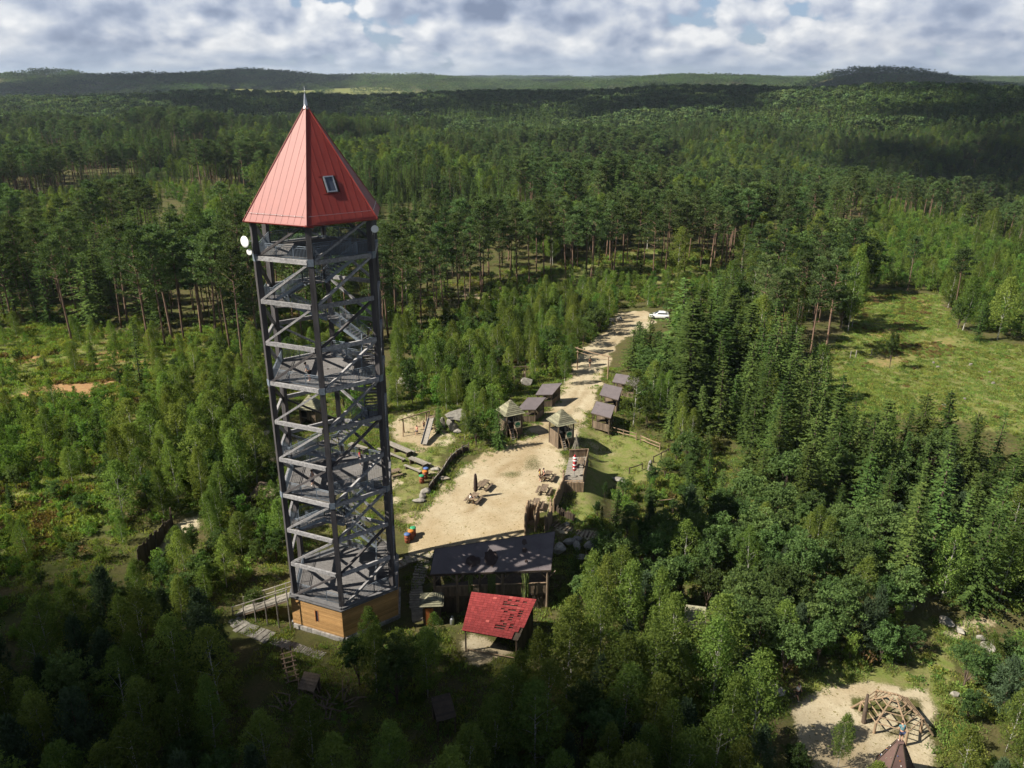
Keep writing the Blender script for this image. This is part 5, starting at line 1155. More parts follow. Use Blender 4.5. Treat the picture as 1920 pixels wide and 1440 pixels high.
    skin_mesh('shorts', (lo, [('pel', 'hipl'), ('pel', 'hipr'), ('hipl', 'knl'), ('hipr', 'knr')]), cmat(bottom), t)
    for n in 'lr': skin_mesh('shoe', ({'a': (tuple(Vector(P['an' + n][0]) - Vector((0, 0, .03))), .052), 'b': (P['to' + n][0], .045)}, [('a', 'b')]), M['white'], t)
    h0, h1 = Vector(P['hd0'][0]), Vector(P['hd1'][0]); mb = MB(); n = 10; 
    prof = [(.02, .135), (.07, .115), (.10, .06), (.108, 0), (.10, -.06)]
    mb.lathe(prof[::-1], n); o = mb.build('hair', cmat(hair) if hair else M['hair'], t, True); o.location = h1 + Vector((0, .02, .0)); o.rotation_euler = (R(-12), 0, 0)
    if long_hair: mb = MB(); mb.tube([h1 + Vector((0, .06, .05)), h0 + Vector((0, .12, -.05)), Vector(P['che'][0]) + Vector((0, .15, .02))], [.09, .09, .05], 8); mb.build('long_hair', cmat(hair) if hair else M['hair'], t, True)
    # face: nose and eyes
    mb = MB(); c = (h0 + h1) / 2 + Vector((0, -.10, 0)); mb.rock(tuple(c + Vector((0, -.005, -.005))), (.014, .02, .025), 1, 1); mb.build('nose', M['skin'], t)
    mb = MB(); [mb.rock(tuple(c + Vector((s * .033, .012, .025))), (.012, .008, .008), 2, 1) for s in (-1, 1)]; mb.build('eyes', M['hair'], t)
    return t
WHT, NAVY, BLK, REDC, KHK, TEAL, YEL = (.75, .75, .74), (.03, .04, .09), (.02, .02, .022), (.55, .05, .06), (.30, .24, .15), (.10, .20, .22), (.55, .40, .08)
q = at(881, 944); person(q - Vector((0, 0, .04)), R(100), 'person in white shirt sitting at the picnic table by the dark parasol', WHT, KHK, 'sit')
person(at(1012, 903), R(80), 'person with long hair in yellow top standing by a picnic table', YEL, BLK, 'stand', 1.70, True, (.10, .04, .02))
person(at(1019, 902), R(-60), 'person in dark clothes standing at the picnic table end', NAVY, BLK, 'walk')
person(at(1106, 688), R(10), 'person in brownish top walking under the road gate', (.25, .09, .07), BLK, 'walk')
person(at(782, 816), R(-40), 'child in red top standing in the sandpit by the slide', (.45, .08, .12), NAVY, 'walk', 1.45)
person(at(795, 805), R(40), 'child in dark jacket behind the slide', (.05, .06, .09), NAVY, 'stand', 1.3)
person(at(486, 815), R(20), 'person in red at the sandy spot behind the tower', REDC, REDC, 'sit', 1.6)
person(at(1494, 1312), R(-150), 'person in white shirt walking at the left edge of the playground', WHT, BLK, 'walk', 1.68)
person(PYR_TOP, R(175), 'person in grey-green shirt and white shoes standing on the climbing pyramid', TEAL, NAVY, 'lean', 1.72)
dk = lambda k, r, i: TW + hv(k, r, LV[i] + 0.07)
person(dk(5.62, 3.2, 6), R(-100), 'person in white shirt leaning on the middle tower deck', WHT, BLK, 'lean')
person(dk(5.2, 2.7, 3) , R(60), 'person in light shirt on the lower tower deck', (.45, .47, .5), NAVY, 'walk')
person(dk(2.3, 2.9, 3), R(100), 'person in red top on the lower tower deck', REDC, NAVY, 'stand')
# ------------------------------------------------------------------ trees: prototypes
def nz3(v): return v / (np.linalg.norm(v, axis=-1, keepdims=True) + 1e-9)
def leaves(c, d, n, ln, wd):
    """rhombic leaves or sprays: centre c, long axis d, normal n"""
    d = nz3(d); s = nz3(np.cross(n, d)); ln = np.broadcast_to(np.asarray(ln, float), (len(c),))[:, None] / 2; wd = np.broadcast_to(np.asarray(wd, float), (len(c),))[:, None] / 2
    v = np.stack([c - d * ln, c - s * wd + d * ln * 0.15, c + d * ln, c + s * wd + d * ln * 0.15], 1).reshape(-1, 3)
    return v, np.arange(len(c) * 4).reshape(-1, 4)
def mesh_from(name, v, f, mat, extra=None):
    """leaf quads (and, for far use, a trunk joined in a second slot)"""
    me = bpy.data.meshes.new(name); nv = len(v)
    faces = [(f, 0)]
    if extra is not None:
        ev, ef, emat = extra; v = np.concatenate([v, np.asarray(ev)]); 
        q = np.array([t for t in ef if len(t) == 4]) + nv; faces.append((q, 1))
    F_ = np.concatenate([q for q, _ in faces]); mi = np.concatenate([np.full(len(q), i) for q, i in faces])
    me.vertices.add(len(v)); me.vertices.foreach_set('co', v.astype('f').ravel()); me.loops.add(F_.size); me.loops.foreach_set('vertex_index', F_.ravel().astype('i'))
    me.polygons.add(len(F_)); me.polygons.foreach_set('loop_start', np.arange(0, F_.size, 4, dtype='i')); me.polygons.foreach_set('loop_total', np.full(len(F_), 4, 'i'))
    me.materials.append(mat)
    if extra is not None: me.materials.append(extra[2])
    me.polygons.foreach_set('material_index', mi.astype('i')); me.update(calc_edges=True); return me
def rdir(r, n): return nz3(r.normal(size=(n, 3)))
def trunk_mb(H, r0, r, bend=0.3, branches=(), n=7, top=0.97):
    mb = MB(); px_, py_ = r.uniform(-bend, bend, 2); zs = [-0.3, 0.1 * H, 0.35 * H, 0.6 * H, 0.8 * H, top * H]
    mb.tube([(px_ * (z / H) ** 2 if z > 0 else 0, py_ * math.sin(2.2 * z / H) if z > 0 else 0, z) for z in zs], [r0 * 1.15, r0, r0 * .8, r0 * .58, r0 * .36, r0 * .08], n)
    for a, b, w in branches: mb.tube([a, (np.asarray(a) + np.asarray(b)) / 2 + np.array([0, 0, .1]), b], [w, w * .7, w * .25], 5, cap=False)
    return mb
def spruce(seed, H=14.0, Rb=2.5, base=0.05, dens=1.0, shape=0.8):
    r = np.random.default_rng(seed); C, D, N_, L_2, W_2 = [], [], [], [], []; z = base * H
    while z < H * 0.985:
        t = (z - base * H) / (H * (1 - base)); ln = Rb * (1 - t) ** shape * r.uniform(.62, 1.22) + 0.12; nb = int(r.integers(6, 9) * dens) + (1 if t < .6 else 0)
        a0 = r.uniform(0, 6.28)
        for k in range(nb):
            a = a0 + 6.28 * k / nb + r.uniform(-.25, .25); l = ln * r.uniform(.5, 1.2); o = np.array([math.cos(a), math.sin(a), 0]); sd = np.array([-o[1], o[0], 0])
            m = max(2, int(l / 0.30)); dr = 0.20 + 0.35 * (1 - t)
            for j in range(m):
                s = (j + r.uniform(.3, .9)) / m; p = o * l * s + np.array([0, 0, z - dr * l * s + .24 * l * s * s])
                for e in (-1, 1):
                    dd = o * r.uniform(.5, .9) + sd * e * r.uniform(.5, .9) + np.array([0, 0, -r.uniform(.05, .45)]); sz = (.36 + .34 * (1 - s)) * (0.65 + .35 * (1 - t)) * r.uniform(.8, 1.25)
                    C.append(p + dd * sz * .35); D.append(dd); N_.append(np.array([0, 0, 1]) + r.normal(size=3) * .35); L_2.append(sz); W_2.append(sz * .46)
            C.append(o * l + np.array([0, 0, z - dr * l + .24 * l])); D.append(o + np.array([0, 0, .15])); N_.append(np.array([0, 0, 1]) + r.normal(size=3) * .2); L_2.append(.55); W_2.append(.22)
        z += (0.42 + 0.26 * (1 - t)) * r.uniform(.85, 1.2) * H / 14
    for j in range(8): C.append(np.array([0, 0, H * (.95 + .006 * j)])); D.append(np.array([0, 0, 1]) + r.normal(size=3) * .4); N_.append(r.normal(size=3)); L_2.append(.5); W_2.append(.15)
    return leaves(np.array(C), np.array(D), np.array(N_), np.array(L_2), np.array(W_2)), trunk_mb(H, .014 * H, r, .1)
def clumps(r, cen, rad, per, ln, wd, up=0.4, outw=0.6, flat=0.6, droop=0.0, rho=0.5):
    """leaf clumps: cen (k,3), rad (k,)"""
    k = len(cen); dirs = rdir(r, k * per); rr = r.uniform(0.2, 1, k * per) ** rho
    p = np.repeat(cen, per, 0) + dirs * (rr * np.repeat(rad, per))[:, None] * np.array([1, 1, flat])
    d = nz3(dirs * outw + rdir(r, k * per) * .7 + np.array([0, 0, up - droop])); n = nz3(rdir(r, k * per) * .8 + np.array([0, 0, .8]))
    n = n - d * (n * d).sum(1, keepdims=True)
    return leaves(p, d, n, ln * r.uniform(.7, 1.3, k * per), wd * r.uniform(.7, 1.3, k * per))
def pine(seed, H=20.0, start=0.58, Rc=2.7, nl=22, per=48):
    r = np.random.default_rng(seed); cen, rad, br = [], [], []
    for k in range(nl):
        z = H * (start + (0.98 - start) * ((k + r.uniform(0, .8)) / nl)); t = (z / H - start) / (1 - start); a = k * 2.4 + r.uniform(-.4, .4); l = Rc * (0.55 + 0.9 * math.sin(math.pi * min(1, t * .75 + .25))) * r.uniform(.55, 1.05) * (1.0 - .45 * t)
        o = np.array([math.cos(a), math.sin(a), 0]); rise = r.uniform(.1, .45)
        br.append((np.array([0, 0, z - .3]), o * l * .95 + np.array([0, 0, z + l * rise - .15]), .07))
        for s in ((.45, .75, 1.0) if l > 1.3 else (.6, 1.0)):
            sd = np.array([-o[1], o[0], 0]) * r.uniform(-.55, .55); cen.append(o * l * s + sd + np.array([0, 0, z + l * rise * s + r.uniform(-.1, .25)])); rad.append(r.uniform(.6, 1.05))
    for k in range(5): cen.append(np.array([r.uniform(-.7, .7), r.uniform(-.7, .7), H * .97 + r.uniform(-.6, .4)])); rad.append(r.uniform(.5, .8))
    for k in range(3):   # dead snags below the crown
        a = r.uniform(0, 6.28); z = H * r.uniform(start - .16, start); br.append((np.array([0, 0, z]), np.array([math.cos(a) * 1.0, math.sin(a) * 1.0, z + .25]), .035))
    return clumps(r, np.array(cen), np.array(rad), per, .48, .17, up=.45, outw=.9, flat=.55), trunk_mb(H, .0085 * H + .02, r, .5, br, top=.98)
def youngpine(seed, H=8.0, Rb=2.0, per=26):
    r = np.random.default_rng(seed); cen, rad = [], []; z = .12 * H
    while z < H * .97:
        t = z / H; nb = r.integers(5, 8); a0 = r.uniform(0, 6.28)
        for k in range(nb):
            a = a0 + 6.28 * k / nb + r.uniform(-.2, .2); l = Rb * (1 - t) ** .7 * r.uniform(.75, 1.1); o = np.array([math.cos(a), math.sin(a), 0])
            for s in np.linspace(.35, 1, max(2, int(l / .45))): cen.append(o * l * s + np.array([0, 0, z + l * (.12 * s + .30 * s * s)])); rad.append(.34)
        z += r.uniform(.4, .6)
    cen.append(np.array([0, 0, H])); rad.append(.35)
    return clumps(r, np.array(cen), np.array(rad), per, .36, .085, up=.9, outw=.8, flat=1.0), trunk_mb(H, .013 * H, r, .1)
def birch(seed, H=10.0, Rc=1.9, nc=105, per=36, leaf=.19, low=.16, bushy=.5):
    r = np.random.default_rng(seed); cen, rad, br = [], [], []
    lob = r.uniform(.7, 1.2, 7)
    for k in range(nc):
        t = (k + r.uniform(0, 1)) / nc; z = H * (low + (1 - low) * t ** .9); a = k * 2.39996 + r.uniform(-.5, .5)
        prof = math.sin(math.pi * min(1, (.12 + .88 * t)) ** .8) ** .75 if t < .97 else .15
        prof = max(prof, .12) * lob[int(a * 7 / 6.28) % 7]; l = Rc * prof * (r.uniform(.15, 1) ** bushy); o = np.array([math.cos(a), math.sin(a), 0])
        c = o * l + np.array([0, 0, z]); cen.append(c); rad.append(r.uniform(.32, .62))
        if k % 9 == 0: br.append((np.array([0, 0, max(.2, z - l * .9)]), c, .02))
    return clumps(r, np.array(cen), np.array(rad), per, leaf, leaf * .62, up=.1, outw=.3, flat=1.1, droop=.35), trunk_mb(H, .0075 * H, r, .4, br, top=.9)
def broad(seed, H=8.0, Rc=2.6, nc=120, per=34, leaf=.27):
    r = np.random.default_rng(seed); cen, rad, br = [], [], []; heads = [(np.array([r.uniform(-1, 1) * Rc * .5, r.uniform(-1, 1) * Rc * .5, H * r.uniform(.35, .78)]), Rc * r.uniform(.42, .72)) for _ in range(8)] + [(np.array([0, 0, H * .76]), Rc * .62)]
    for k in range(nc):
        hc, hr = heads[k % len(heads)]; d = rdir(r, 1)[0]; d[2] = d[2] * .9 + .15; c = hc + d * hr * r.uniform(.55, 1.0); c[2] = max(.35, min(H, c[2])); cen.append(c); rad.append(r.uniform(.3, .55))
    for hc, hr in heads: br.append((np.array([0, 0, H * .12]), hc, .06))
    return clumps(r, np.array(cen), np.array(rad), per, leaf, leaf * .6, up=.25, outw=.6, flat=.75), trunk_mb(H * .8, .014 * H, r, .3, br)
def sapling(seed, H=4.0, Rc=1.15, nc=44, per=30, leaf=.19):
    r = np.random.default_rng(seed); cen, rad, br = [], [], []; st = [(r.uniform(-.6, .6) * Rc, r.uniform(-.6, .6) * Rc, H * r.uniform(.7, 1)) for _ in range(4)] + [(0, 0, H)]
    for k in range(nc):
        x, y, h = st[k % len(st)]; t = r.uniform(.06, 1) ** .9; w = Rc * .62 * math.sin(math.pi * (.1 + .85 * t)) ** .8; a = r.uniform(0, 6.28); q = r.uniform(.2, 1) ** .5
        cen.append(np.array([x * (.4 + .6 * t) + w * q * math.cos(a), y * (.4 + .6 * t) + w * q * math.sin(a), h * t])); rad.append(r.uniform(.26, .45))
    for x, y, h in st: br.append((np.array([0, 0, 0]), np.array([x, y, h * .9]), .022))
    return clumps(r, np.array(cen), np.array(rad), per, leaf, leaf * .6, up=.3, outw=.4, flat=1.0), trunk_mb(H * .5, .02, r, .1, br, n=5)
def lowtree(seed, kind, H, Rb, m=110):
    r = np.random.default_rng(seed)
    if kind == 'cone':
        t = r.uniform(0, 1, m) ** 1.35; a = r.uniform(0, 6.28, m); l = Rb * (1 - t) * r.uniform(.6, 1.05, m); o = np.stack([np.cos(a), np.sin(a), 0 * a], 1)
        c = o * l[:, None]; c[:, 2] = H * (.12 + .86 * t); d = o + np.stack([0 * a, 0 * a, -r.uniform(.1, .6, m)], 1); n = np.array([0, 0, 1.]) + r.normal(size=(m, 3)) * .3 + o * .4
        return leaves(c, d, n, 1.7 * (1.1 - .6 * t), 1.2 * (1.1 - .7 * t))
    d0 = rdir(r, m); hc = rdir(r, 6) * Rb * .6; c = hc[r.integers(0, 6, m)] + d0 * Rb * .62 * r.uniform(.6, 1, m)[:, None]; c[:, 2] = c[:, 2] * (.6 if kind == 'pine' else 1.15) + H * (.8 if kind == 'pine' else .58)
    return leaves(c, rdir(r, m), d0 * .6 + rdir(r, m) * .5 + np.array([0, 0, .5]), 1.5, 1.05)

PROTO = {}   # kind -> list of dicts(height, leaf mesh, trunk mesh, joined mesh)
def reg(kind, gen, H, lm, tm):
    (v, f), tb = gen; cm = mesh_from(kind + '_crown', v, f, M[lm]); tr = tb.mesh(kind + '_trunk', M[tm], True)
    jo = mesh_from(kind, v, f, M[lm], (tb.v, tb.f, M[tm])); PROTO.setdefault(kind, []).append(dict(H=H, crown=cm, trunk=tr, joined=jo))
for s in range(6): reg('spruce_tree', spruce(10 + s, 14, (2.9, 3.3, 2.6, 3.0, 3.6, 2.4)[s], (.03, .05, .10, .02, .04, .16)[s], (1, 1, 1, 1, 1.1, .7)[s], (.8, .7, .85, .66, .55, .75)[s]), 14, 'spruce', 'bark')
for s in range(4): reg('pine_tree', pine(20 + s, 20, (.50, .56, .42, .60)[s], (2.8, 2.6, 3.1, 2.7)[s]), 20, 'pine', 'pinebark')
for s in range(4): reg('birch_tree', birch(30 + s, 10, (2.1, 1.8, 2.4, 2.0)[s], 150, 34, .20, (.16, .2, .1, .25)[s]), 10, 'birch', 'birchbark')
for s in range(3): reg('leafy_tree', broad(40 + s, 8, (2.6, 3.0, 2.3)[s]), 8, 'broad', 'bark')
for s in range(3): reg('young_pine_tree', youngpine(50 + s, 8, (2.0, 1.7, 2.3)[s]), 8, 'bluepine', 'pinebark')
for s in range(4): reg('sapling', sapling(60 + s, 4, (1.15, 1.35, .95, 1.2)[s]), 4, 'sapling', 'bark')

# ------------------------------------------------------------------ trees: where they stand
TREES = []     # (kind, variant, x, y, z, height, width factor, rot, region phrase)
rt = np.random.default_rng(99)
CLEAR = LEFTB[:1] + [YARD, LAWN, SANDPIT, PLAY2, PATH2, RPATH, HUTYARD, LPATH, LSPOT] + [wpoly(q) for q in (
    [(728, 790), (770, 775), (850, 800), (860, 850), (800, 960), (780, 1040), (728, 1040)], [(780, 1030), (1045, 985), (1050, 1080), (1030, 1200), (960, 1235), (860, 1240), (770, 1180), (740, 1060)],
    [(425, 1120), (545, 1070), (640, 1200), (760, 1150), (770, 1190), (640, 1260), (610, 1345), (520, 1345), (430, 1200)], [(640, 1295), (760, 1330), (860, 1290), (865, 1395), (740, 1420), (650, 1390)],
    [(985, 775), (960, 800), (925, 830), (925, 790), (950, 745), (1010, 712), (1060, 712)], [(1100, 810), (1095, 740), (1150, 690), (1200, 700), (1205, 725), (1165, 770), (1150, 810)], [(820, 775), (880, 775), (890, 815), (820, 825)],
    [(1050, 740), (1072, 690), (1096, 645), (1136, 620), (1148, 596), (1172, 588), (1142, 650), (1092, 690), (1080, 740)], [(1035, 985), (1125, 990), (1125, 1060), (1040, 1080)], [(1260, 1160), (1335, 1160), (1345, 1290), (1262, 1290)], [(1500, 1250), (1750, 1250), (1790, 1180), (1740, 1140), (1800, 1140), (1900, 1150), (1900, 1180), (1840, 1215), (1790, 1260), (1780, 1480), (1490, 1480), (1475, 1300)],
    [(1700, 1140), (1800, 1140), (1890, 1150), (1890, 1215), (1800, 1265), (1720, 1250)], [(1340, 850), (1400, 845), (1450, 880), (1430, 910), (1360, 900)], [(1055, 850), (1110, 850), (1100, 950), (1045, 1000), (1030, 960)], [(250, 1090), (330, 970), (400, 950), (400, 985), (310, 1075)], [(1195, 578), (1268, 578), (1268, 660), (1225, 660), (1160, 640)],
    [(540, 740), (640, 740), (640, 800), (540, 800)], [(735, 700), (790, 700), (790, 740), (735, 740)], [(955, 690), (1000, 690), (1000, 725), (955, 725)], [(470, 910), (530, 910), (530, 960), (470, 960)])]
TWC = (TW.x, TW.y)
def blocked(x, y, m=0.6):
    if math.hypot(x - TWC[0], y - TWC[1]) < 7.2: return True
    xa, ya = np.array([x]), np.array([y])
    for q in CLEAR:
        if inside(q, xa, ya)[0]: return True
    return False
cells = {}
def put(kind, x, y, h, wf=1.0, phrase='', var=None, gap=0.0):
    z = gz(x, y); TREES.append((kind, int(rt.integers(0, len(PROTO[kind]))) if var is None else var, x, y, z, h, wf, rt.uniform(0, 6.28), phrase))
def region(pxs, mix_, spacing, phrase, thin=None, wfac=1.0):
    P = wpoly(pxs) if not isinstance(pxs[0], Vector) else [tuple(q[:2]) for q in pxs]; xs = [p[0] for p in P]; ys = [p[1] for p in P]
    area = (max(xs) - min(xs)) * (max(ys) - min(ys)); n = int(area / spacing ** 2 * 6.0); X_ = rt.uniform(min(xs), max(xs), n); Y_ = rt.uniform(min(ys), max(ys), n)
    ok = inside(P, X_, Y_)
    for q in CLEAR: ok &= ~inside(q, X_, Y_)
    ok &= np.hypot(X_ - TWC[0], Y_ - TWC[1]) > 7.4
    if thin is not None: ok &= thin(X_, Y_)
    kinds = [m_[0] for m_ in mix_]; wts = np.array([m_[1] for m_ in mix_], float); wts /= wts.sum(); taken = {}; c_ = spacing * .82
    for x, y in zip(X_[ok], Y_[ok]):
        i, j = int(x // c_), int(y // c_)
        if any((x - a) ** 2 + (y - b) ** 2 < c_ * c_ for di in (-1, 0, 1) for dj in (-1, 0, 1) for a, b in taken.get((i + di, j + dj), ())): continue
        taken.setdefault((i, j), []).append((x, y)); k = rt.choice(len(kinds), p=wts); h0, h1 = mix_[k][2:4]; put(kinds[k], x, y, rt.uniform(h0, h1), rt.uniform(.8, 1.25) * (1.22 if kinds[k] == 'spruce_tree' else 1.0) * wfac, phrase)
B_, S_, P_, L_t, Y_p, G_ = 'birch_tree', 'spruce_tree', 'pine_tree', 'leafy_tree', 'young_pine_tree', 'sapling'
REG = [
 ([(90, 1235), (250, 1195), (400, 1195), (425, 1300), (400, 1420), (500, 1450), (640, 1520), (700, 1720), (-150, 1720), (-150, 1330)], [(B_, 6, 6.5, 9), (L_t, 2, 5, 7.5), (Y_p, 2.5, 6, 8)], 2.7, 'in the shaded grove at the lower left'),
 ([(665, 1285), (715, 1245), (840, 1240), (850, 1300), (770, 1325), (690, 1340)], [(B_, 3, 5, 7), (L_t, 3, 4.5, 6.5)], 2.2, 'beside the right foot of the tower base'),
 ([(885, 1425), (950, 1375), (1015, 1310), (1060, 1215), (1110, 1145), (1180, 1200), (1260, 1220), (1360, 1260), (1400, 1330), (1425, 1440), (1450, 1720), (640, 1720), (660, 1560), (860, 1480)], [(B_, 8, 6.5, 9.5), (Y_p, 2.2, 5, 7.5), (L_t, 1.2, 5, 7)], 2.55, 'in the birch grove below the tiled shed'),
 ([(1110, 1140), (1130, 1060), (1240, 1020), (1345, 960), (1480, 985), (1560, 1050), (1690, 1130), (1690, 1170), (1610, 1250), (1500, 1258), (1440, 1300), (1400, 1240), (1330, 1195), (1250, 1150), (1180, 1190)], [(L_t, 8, 4.5, 7), (Y_p, 1.4, 4, 6.5), (B_, 2, 5, 7), (S_, .6, 5, 7), (G_, 1, 3, 4)], 2.5, 'in the leafy thicket left of the climbing frame'),
 ([(1290, 800), (1340, 745), (1420, 705), (1500, 715), (1545, 760), (1590, 835), (1700, 868), (1820, 892), (1960, 915), (2050, 1180), (1900, 1150), (1790, 1140), (1700, 1125), (1560, 1040), (1480, 970), (1420, 930), (1330, 880)], [(S_, 8, 8, 13), (S_, 4, 4, 7.5), (L_t, 1.6, 4, 8), (B_, .8, 6, 9), (Y_p, .7, 5, 8)], 3.1, 'in the spruce stand right of the lawn', lambda X_, Y_: vnoise(X_, Y_, 7, 55) > -.62),
 ([(1275, 675), (1330, 665), (1400, 680), (1420, 705), (1340, 745), (1290, 790), (1262, 765), (1262, 720)], [(S_, 10, 10, 15), (L_t, .6, 6, 9)], 3.8, 'in the tall dark spruces right of the road', None, 1.45),
 ([(1170, 686), (1215, 672), (1275, 680), (1262, 720), (1262, 765), (1235, 765), (1212, 742), (1208, 712)], [(S_, 8, 5, 8.5), (L_t, .8, 4, 6)], 2.8, 'in the lower spruces close to the road', None, 1.6),
 ([(1168, 790), (1210, 745), (1285, 800), (1330, 880), (1340, 950), (1265, 930), (1262, 855), (1242, 832), (1200, 815)], [(B_, 4, 5, 8), (L_t, 4, 3.5, 6), (S_, 1, 4, 8)], 2.7, 'between the lawn and the spruce stand'),
 ([(1262, 862), (1335, 895), (1345, 965), (1240, 1010), (1180, 975), (1150, 935), (1228, 895)], [(L_t, 4, 1.8, 3.6), (G_, 4, 1.6, 3), (S_, 1.2, 2.5, 4.5)], 2.1, 'in the bushes below the lawn'),
 ([(1040, 1080), (1120, 1065), (1180, 1000), (1240, 1020), (1130, 1060), (1110, 1140), (1060, 1160)], [(S_, 1, 3, 6), (L_t, 2, 2.5, 5), (Y_p, 1, 3, 5)], 2.6, 'in the shaded hollow right of the long pavilion'),
 ([(225, 935), (255, 850), (330, 790), (400, 760), (500, 765), (500, 790), (470, 805), (478, 870), (490, 905), (465, 935), (430, 960), (400, 1010), (345, 1000), (330, 965), (260, 990), (230, 985)], [(B_, 8, 6, 8.5), (L_t, 2, 4, 6.5), (G_, 1, 3, 4.5)], 2.35, 'in the birch thicket left of the tower'),
 ([(290, 1100), (340, 1030), (400, 1000), (470, 940), (545, 960), (555, 1040), (520, 1070), (440, 1095), (400, 1130), (330, 1190), (190, 1205), (180, 1150)], [(B_, 4, 4, 6.5), (L_t, 3, 3.2, 5), (G_, 2, 2.5, 4)], 2.2, 'around the footbridge left of the tower'),
 ([(520, 800), (545, 900), (560, 1000), (540, 1030), (500, 960), (490, 870)], [(L_t, 3, 3, 5), (B_, 3, 4, 6), (G_, 2, 2, 4)], 2.3, 'close behind the left legs of the tower'),
 ([(-80, 640), (60, 605), (200, 625), (330, 645), (420, 665), (330, 720), (250, 770), (225, 820), (215, 900), (150, 1010), (80, 1080), (-80, 1100)], [(G_, 8, 1.6, 3.6), (L_t, 1, 2.5, 4), (S_, .8, 2, 4.5), (B_, 1.6, 3, 5)], 2.7, 'on the open brushland at the left', lambda X_, Y_: vnoise(X_, Y_, 8, 51) + .5 * vnoise(X_, Y_, 3, 52) > -.25),
 ([(-80, 800), (80, 775), (200, 765), (225, 840), (150, 895), (60, 900), (-80, 950)], [(G_, 8, 3, 5), (B_, 1.5, 4, 6)], 2.6, 'in the bright young thicket at the left edge'),
 ([(255, 770), (330, 722), (420, 668), (500, 650), (640, 640), (640, 740), (500, 765), (400, 762), (330, 792)], [(G_, 6, 3, 4.8), (B_, 3, 4, 6.5), (L_t, 1, 3, 5)], 2.6, 'in the young thicket behind the tower'),
 ([(640, 760), (735, 770), (733, 690), (755, 645), (860, 605), (960, 582), (1150, 578), (1160, 592), (1137, 640), (1085, 680), (1070, 722), (1010, 718), (960, 762), (905, 830), (870, 830), (830, 770), (790, 765), (740, 780), (640, 790)], [(B_, 5, 5, 7.5), (G_, 5, 3.5, 5.5), (L_t, 2, 4.5, 6.5), (S_, .5, 4, 7)], 2.6, 'in the young wood between the playground and the road'),
 ([(860, 606), (960, 545), (1180, 530), (1380, 542), (1350, 600), (1240, 640), (1225, 610), (1200, 580), (1150, 576), (960, 580)], [(G_, 8, 2.5, 4.5), (B_, 2, 4, 6), (S_, 1, 3, 8)], 3.0, 'in the bright scrub around the car park'),
 ([(480, 655), (480, 600), (560, 560), (740, 560), (735, 640), (640, 645), (560, 650)], [(P_, 5, 15, 19), (B_, 3, 8, 12), (L_t, 2, 6, 9), (G_, 3, 3, 5)], 4.2, 'in the pines straight behind the tower'),
 ([(130, 900), (225, 900), (232, 985), (255, 1000), (200, 1100), (130, 1190), (-80, 1250), (-80, 1090), (80, 1070), (150, 1010)], [(G_, 4, 1.2, 2.6), (L_t, 2, 1.5, 3), (B_, 1, 3, 5)], 3.2, 'on the heath slope at the left'),
 ([(-80, 560), (60, 560), (200, 590), (430, 600), (480, 600), (480, 650), (420, 655), (330, 640), (200, 618), (60, 598), (-80, 630)], [(P_, 8, 17, 21), (S_, 2, 10, 16), (L_t, .6, 9, 12)], 5.6, 'in the open pine edge behind the brushland'),
 ([(640, 640), (735, 640), (740, 560), (850, 525), (1000, 500), (1330, 465), (1400, 520), (1180, 528), (960, 543), (860, 604), (760, 642)], [(P_, 10, 16, 20), (B_, 1, 11, 14), (S_, .8, 6, 12)], 5.6, 'in the sunlit pine stand beyond the scrub'),
 ([(1430, 560), (1590, 520), (1640, 400), (1700, 412), (1800, 440), (1990, 500), (1990, 650), (1860, 628), (1800, 606), (1765, 552), (1680, 540), (1600, 540), (1560, 560)], [(G_, 10, 3.5, 5.5), (S_, .8, 4, 6.5), (B_, 1.2, 4.5, 7)], 2.7, 'on the bright young hillside at the right'),
 ([(1380, 542), (1500, 520), (1560, 535), (1560, 575), (1520, 610), (1480, 650), (1480, 700), (1400, 695), (1330, 660), (1345, 592)], [(S_, 5, 7, 13), (P_, 2, 12, 17), (L_t, 2, 5, 8), (B_, 1.5, 8, 12)], 4.2, 'in the mixed wood left of the right clearing'),
 ([(1835, 1235), (1990, 1200), (2050, 1700), (1800, 1700), (1790, 1440), (1790, 1290)], [(L_t, 6, 3, 5), (B_, 3, 4, 6.5), (Y_p, 2, 4, 6), (G_, 2, 2, 3.5)], 2.4, 'at the right edge beside the climbing pyramid'),
 ([(1480, 1420), (1520, 1430), (1560, 1490), (1780, 1490), (1800, 1720), (1500, 1720)], [(B_, 4, 3.5, 5), (L_t, 3, 2.5, 4)], 2.6, 'below the climbing pyramid'),
 ([(1500, 1235), (1600, 1215), (1690, 1175), (1710, 1225), (1690, 1248), (1620, 1250), (1510, 1252)], [(L_t, 5, 2.5, 4.2), (G_, 3, 2, 3.2), (S_, 1, 3, 5)], 1.9, 'in the bushes just above the climbing frame'),
]
for q in REG: region(q[0], q[1], q[2], q[3], q[4] if len(q) > 4 else None, q[5] if len(q) > 5 else 1.0)
